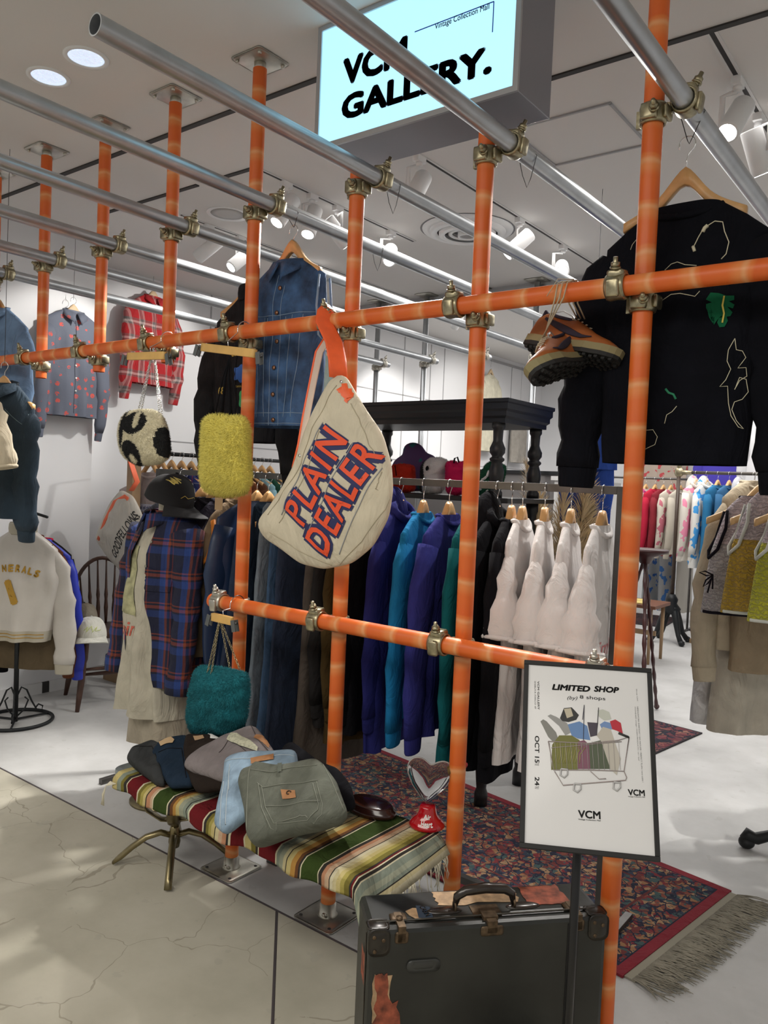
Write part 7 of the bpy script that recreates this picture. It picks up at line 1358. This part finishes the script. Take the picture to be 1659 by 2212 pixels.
# ================================================================ RIGHT FOREGROUND CLUSTER
bg = cloth('beige_cotton', (.50, .43, .32)); bg2 = cloth('pale_beige', (.52, .48, .40)); tan2 = cloth('tan_cotton', (.33, .26, .175)); wh2 = cloth('soft_white', (.60, .60, .60)); dg = cloth('slate_green', (.045, .06, .062))
T = thing('display_stand', 'black iron clothes stand with claw feet at the right edge', 'stand', (.42, 1.72, 0)); ft = P(1612, 1832, Z=0)
for f_ in ((ft.x-.42, ft.y-1.72), (.30, .35), (.15, -.42), (-.30, .40)):
    a, b2 = f_; l = math.hypot(a, b2); q = MB(); q.tube([(0, 0, .16), (a*.35, b2*.35, .15), (a*.7, b2*.7, .085), (a*.92, b2*.92, .045), (a*.99, b2*.99, .055), (a*1.03, b2*1.03, .035)], [.020, .022, .018, .024, .030, .018], 12); q.ell((a, b2, .026), .032, .032, .026); q.build('claw_foot', IRON, T)
MB().cyl((0, 0, .1), (0, 0, 1.62), .016, seg=16).build('pole', IRON, T); MB().cyl((-.36, -.44, 1.615), (.7, .62, 1.615), .012, seg=14).build('rail', IRON, T)
def fr(px_, py_, D_, lab, m, nm='shirt', L=.7, rz=.6, **kw):
    p = P(px_, py_, D=D_); k = dict(hem=.2, chest=.2, sh=.19, sleeve=.6, res=1.1, seed=int(px_), fold=.10, dep=.06); k.update(kw); return garment(nm, lab, {'t_shirt': 't-shirt', 'quilted_vest': 'vest', 'long_skirt': 'skirt', 'pleated_trousers': 'trousers'}.get(nm, nm), (p.x, p.y, p.z), rz, m, L=L, **k)
fr(1560, 1560, 3.30, 'soft white long skirt behind the beige one', wh2, 'long_skirt', .86, sleeve=0, collar=None, hem=.135, chest=.10, sh=.09, neck=.085, drop=.01, rz=.7, fold=.08)
fr(1602, 1578, 3.18, 'pale beige long wide skirt hanging lowest at the right', bg2, 'long_skirt', .90, sleeve=0, collar=None, hem=.145, chest=.11, sh=.10, neck=.09, drop=.01, rz=.75, fold=.04, nf=3)
fr(1655, 1560, 3.35, 'slate green pleated trousers at the right edge', dg, 'pleated_trousers', .75, sleeve=0, collar=None, hem=.10, chest=.10, sh=.1, neck=.09, drop=.01, rz=.8, fold=.25, nf=16)
fr(1612, 1400, 3.10, 'beige long-sleeved overshirt behind the quilted vests', bg, 'shirt', .66, rz=.95, hem=.15, chest=.16, sh=.15, sl_out=.09, sl_r=(.075, .052), sleeve=.62, neck=.06, drop=.07, collar='crew', bend=-.04)
fr(1664, 1450, 3.02, 'wide tan top hanging at the right edge under the quilted vests', tan2, 'shirt', .62, rz=.75, hem=.165, chest=.17, sh=.15, sleeve=0, neck=.06, drop=.07, fold=.06)
q = MB(); p0, p1 = P(1612, 1290, D=2.97), P(1603, 1445, D=2.9); 
def quilt(name, base, patches, strp=.45):
    m, nt, b = newmat(name); tc = N(nt, 'ShaderNodeTexCoord'); sp = N(nt, 'ShaderNodeSeparateXYZ'); nt.links.new(tc.outputs['Object'], sp.inputs[0])
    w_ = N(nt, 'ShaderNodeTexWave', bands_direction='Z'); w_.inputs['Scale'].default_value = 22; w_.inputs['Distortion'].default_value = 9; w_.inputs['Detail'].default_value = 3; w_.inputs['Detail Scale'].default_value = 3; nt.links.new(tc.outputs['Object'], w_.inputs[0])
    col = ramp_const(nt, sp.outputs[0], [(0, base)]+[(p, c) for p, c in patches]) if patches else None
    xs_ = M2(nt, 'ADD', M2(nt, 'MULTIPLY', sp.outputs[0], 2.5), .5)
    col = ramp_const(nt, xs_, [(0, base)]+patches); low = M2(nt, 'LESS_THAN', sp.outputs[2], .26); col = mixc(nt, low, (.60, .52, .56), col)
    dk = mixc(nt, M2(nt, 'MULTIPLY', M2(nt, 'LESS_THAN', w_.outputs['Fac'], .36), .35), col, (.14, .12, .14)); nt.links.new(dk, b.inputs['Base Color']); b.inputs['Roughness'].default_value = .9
    bp = N(nt, 'ShaderNodeBump'); bp.inputs['Strength'].default_value = .8; bp.inputs['Distance'].default_value = .006; nt.links.new(w_.outputs['Fac'], bp.inputs['Height']); nt.links.new(bp.outputs[0], b.inputs['Normal']); return m
def vest(px_, py_, D_, lab, m, bind, rz, L=.44, hem=.175):
    T, B = fr(px_, py_, D_, lab, m, 'quilted_vest', L, rz, sleeve=0, collar=None, hem=hem, chest=hem*.86, sh=.105, neck=.06, drop=.05, dep=.045, fold=.03, nf=4)
    bv = bvh_of(B); q = MB(); q.tube([on_surface(bv, hem*math.sin(t)*.98, .006+.0*t, .002) for t in [-1.4+2.8*k/24 for k in range(25)]], .006, 6); q.build('hem_binding', bind, T)
    for sx in (-1, 1): q = MB(); q.tube([(sx*.108, -.025, L-.055), (sx*.112, -.035, L-.12), (sx*.135, -.03, L-.20), (sx*hem*.92, -.008, L-.235), (sx*hem*.90, .012, L-.21), (sx*.13, .03, L-.16), (sx*.108, .02, L-.06)], .006, 6); q.build('armhole_binding', bind, T)
    q = MB(); q.tube([(.062*math.cos(a), .030*math.sin(a), L-.004-.07*max(0, -math.sin(a))) for a in [2*pi*k/24 for k in range(24)]], .006, 6, 0, False, None, True); q.build('neck_binding', bind, T); return T, B
bb_ = cloth('black_binding', (.012, .010, .016)); wb_ = cloth('white_binding', (.60, .62, .58))
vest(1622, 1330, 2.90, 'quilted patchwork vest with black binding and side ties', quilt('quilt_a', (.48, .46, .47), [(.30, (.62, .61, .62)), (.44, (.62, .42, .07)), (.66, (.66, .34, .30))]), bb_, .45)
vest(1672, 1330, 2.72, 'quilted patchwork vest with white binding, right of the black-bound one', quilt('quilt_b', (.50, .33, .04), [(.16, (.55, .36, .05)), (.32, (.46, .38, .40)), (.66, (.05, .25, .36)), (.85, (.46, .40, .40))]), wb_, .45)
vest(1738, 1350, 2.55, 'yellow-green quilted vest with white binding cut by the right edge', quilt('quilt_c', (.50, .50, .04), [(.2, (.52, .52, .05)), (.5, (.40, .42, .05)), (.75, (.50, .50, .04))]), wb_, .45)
q = MB(); p = P(1540, 1242, D=2.84); q.tube([(0, 0, 0), (-.025, -.01, .012), (-.045, -.01, .006), (-.02, -.01, -.004), (0, 0, 0), (-.005, -.012, -.03), (-.012, -.012, -.065)], .003, 6); q.tube([(0, 0, 0), (-.02, -.012, -.02), (-.028, -.012, -.045), (-.012, -.01, -.03), (0, 0, 0), (.004, -.01, -.05)], .003, 6); o = q.build('tie_bow', bb_); o.location = p; tag(o, 'black cord bow at the side of the quilted vest', 'cord')
for px_, py_, D_, lab in ((1644, 1020, 2.92, 'light wood hanger of the black-bound quilted vest'), (1704, 1015, 2.74, 'light wood hanger of the white-bound quilted vest'), (1765, 1010, 2.58, 'light wood hanger of the yellow-green quilted vest')):
    p = P(px_, py_, D=D_); hanger(lab, (p.x, p.y, p.z), .45, .18, mat('honey_wood', (.66, .43, .20), .4), 'hangers of the quilted vests', wire=.05)
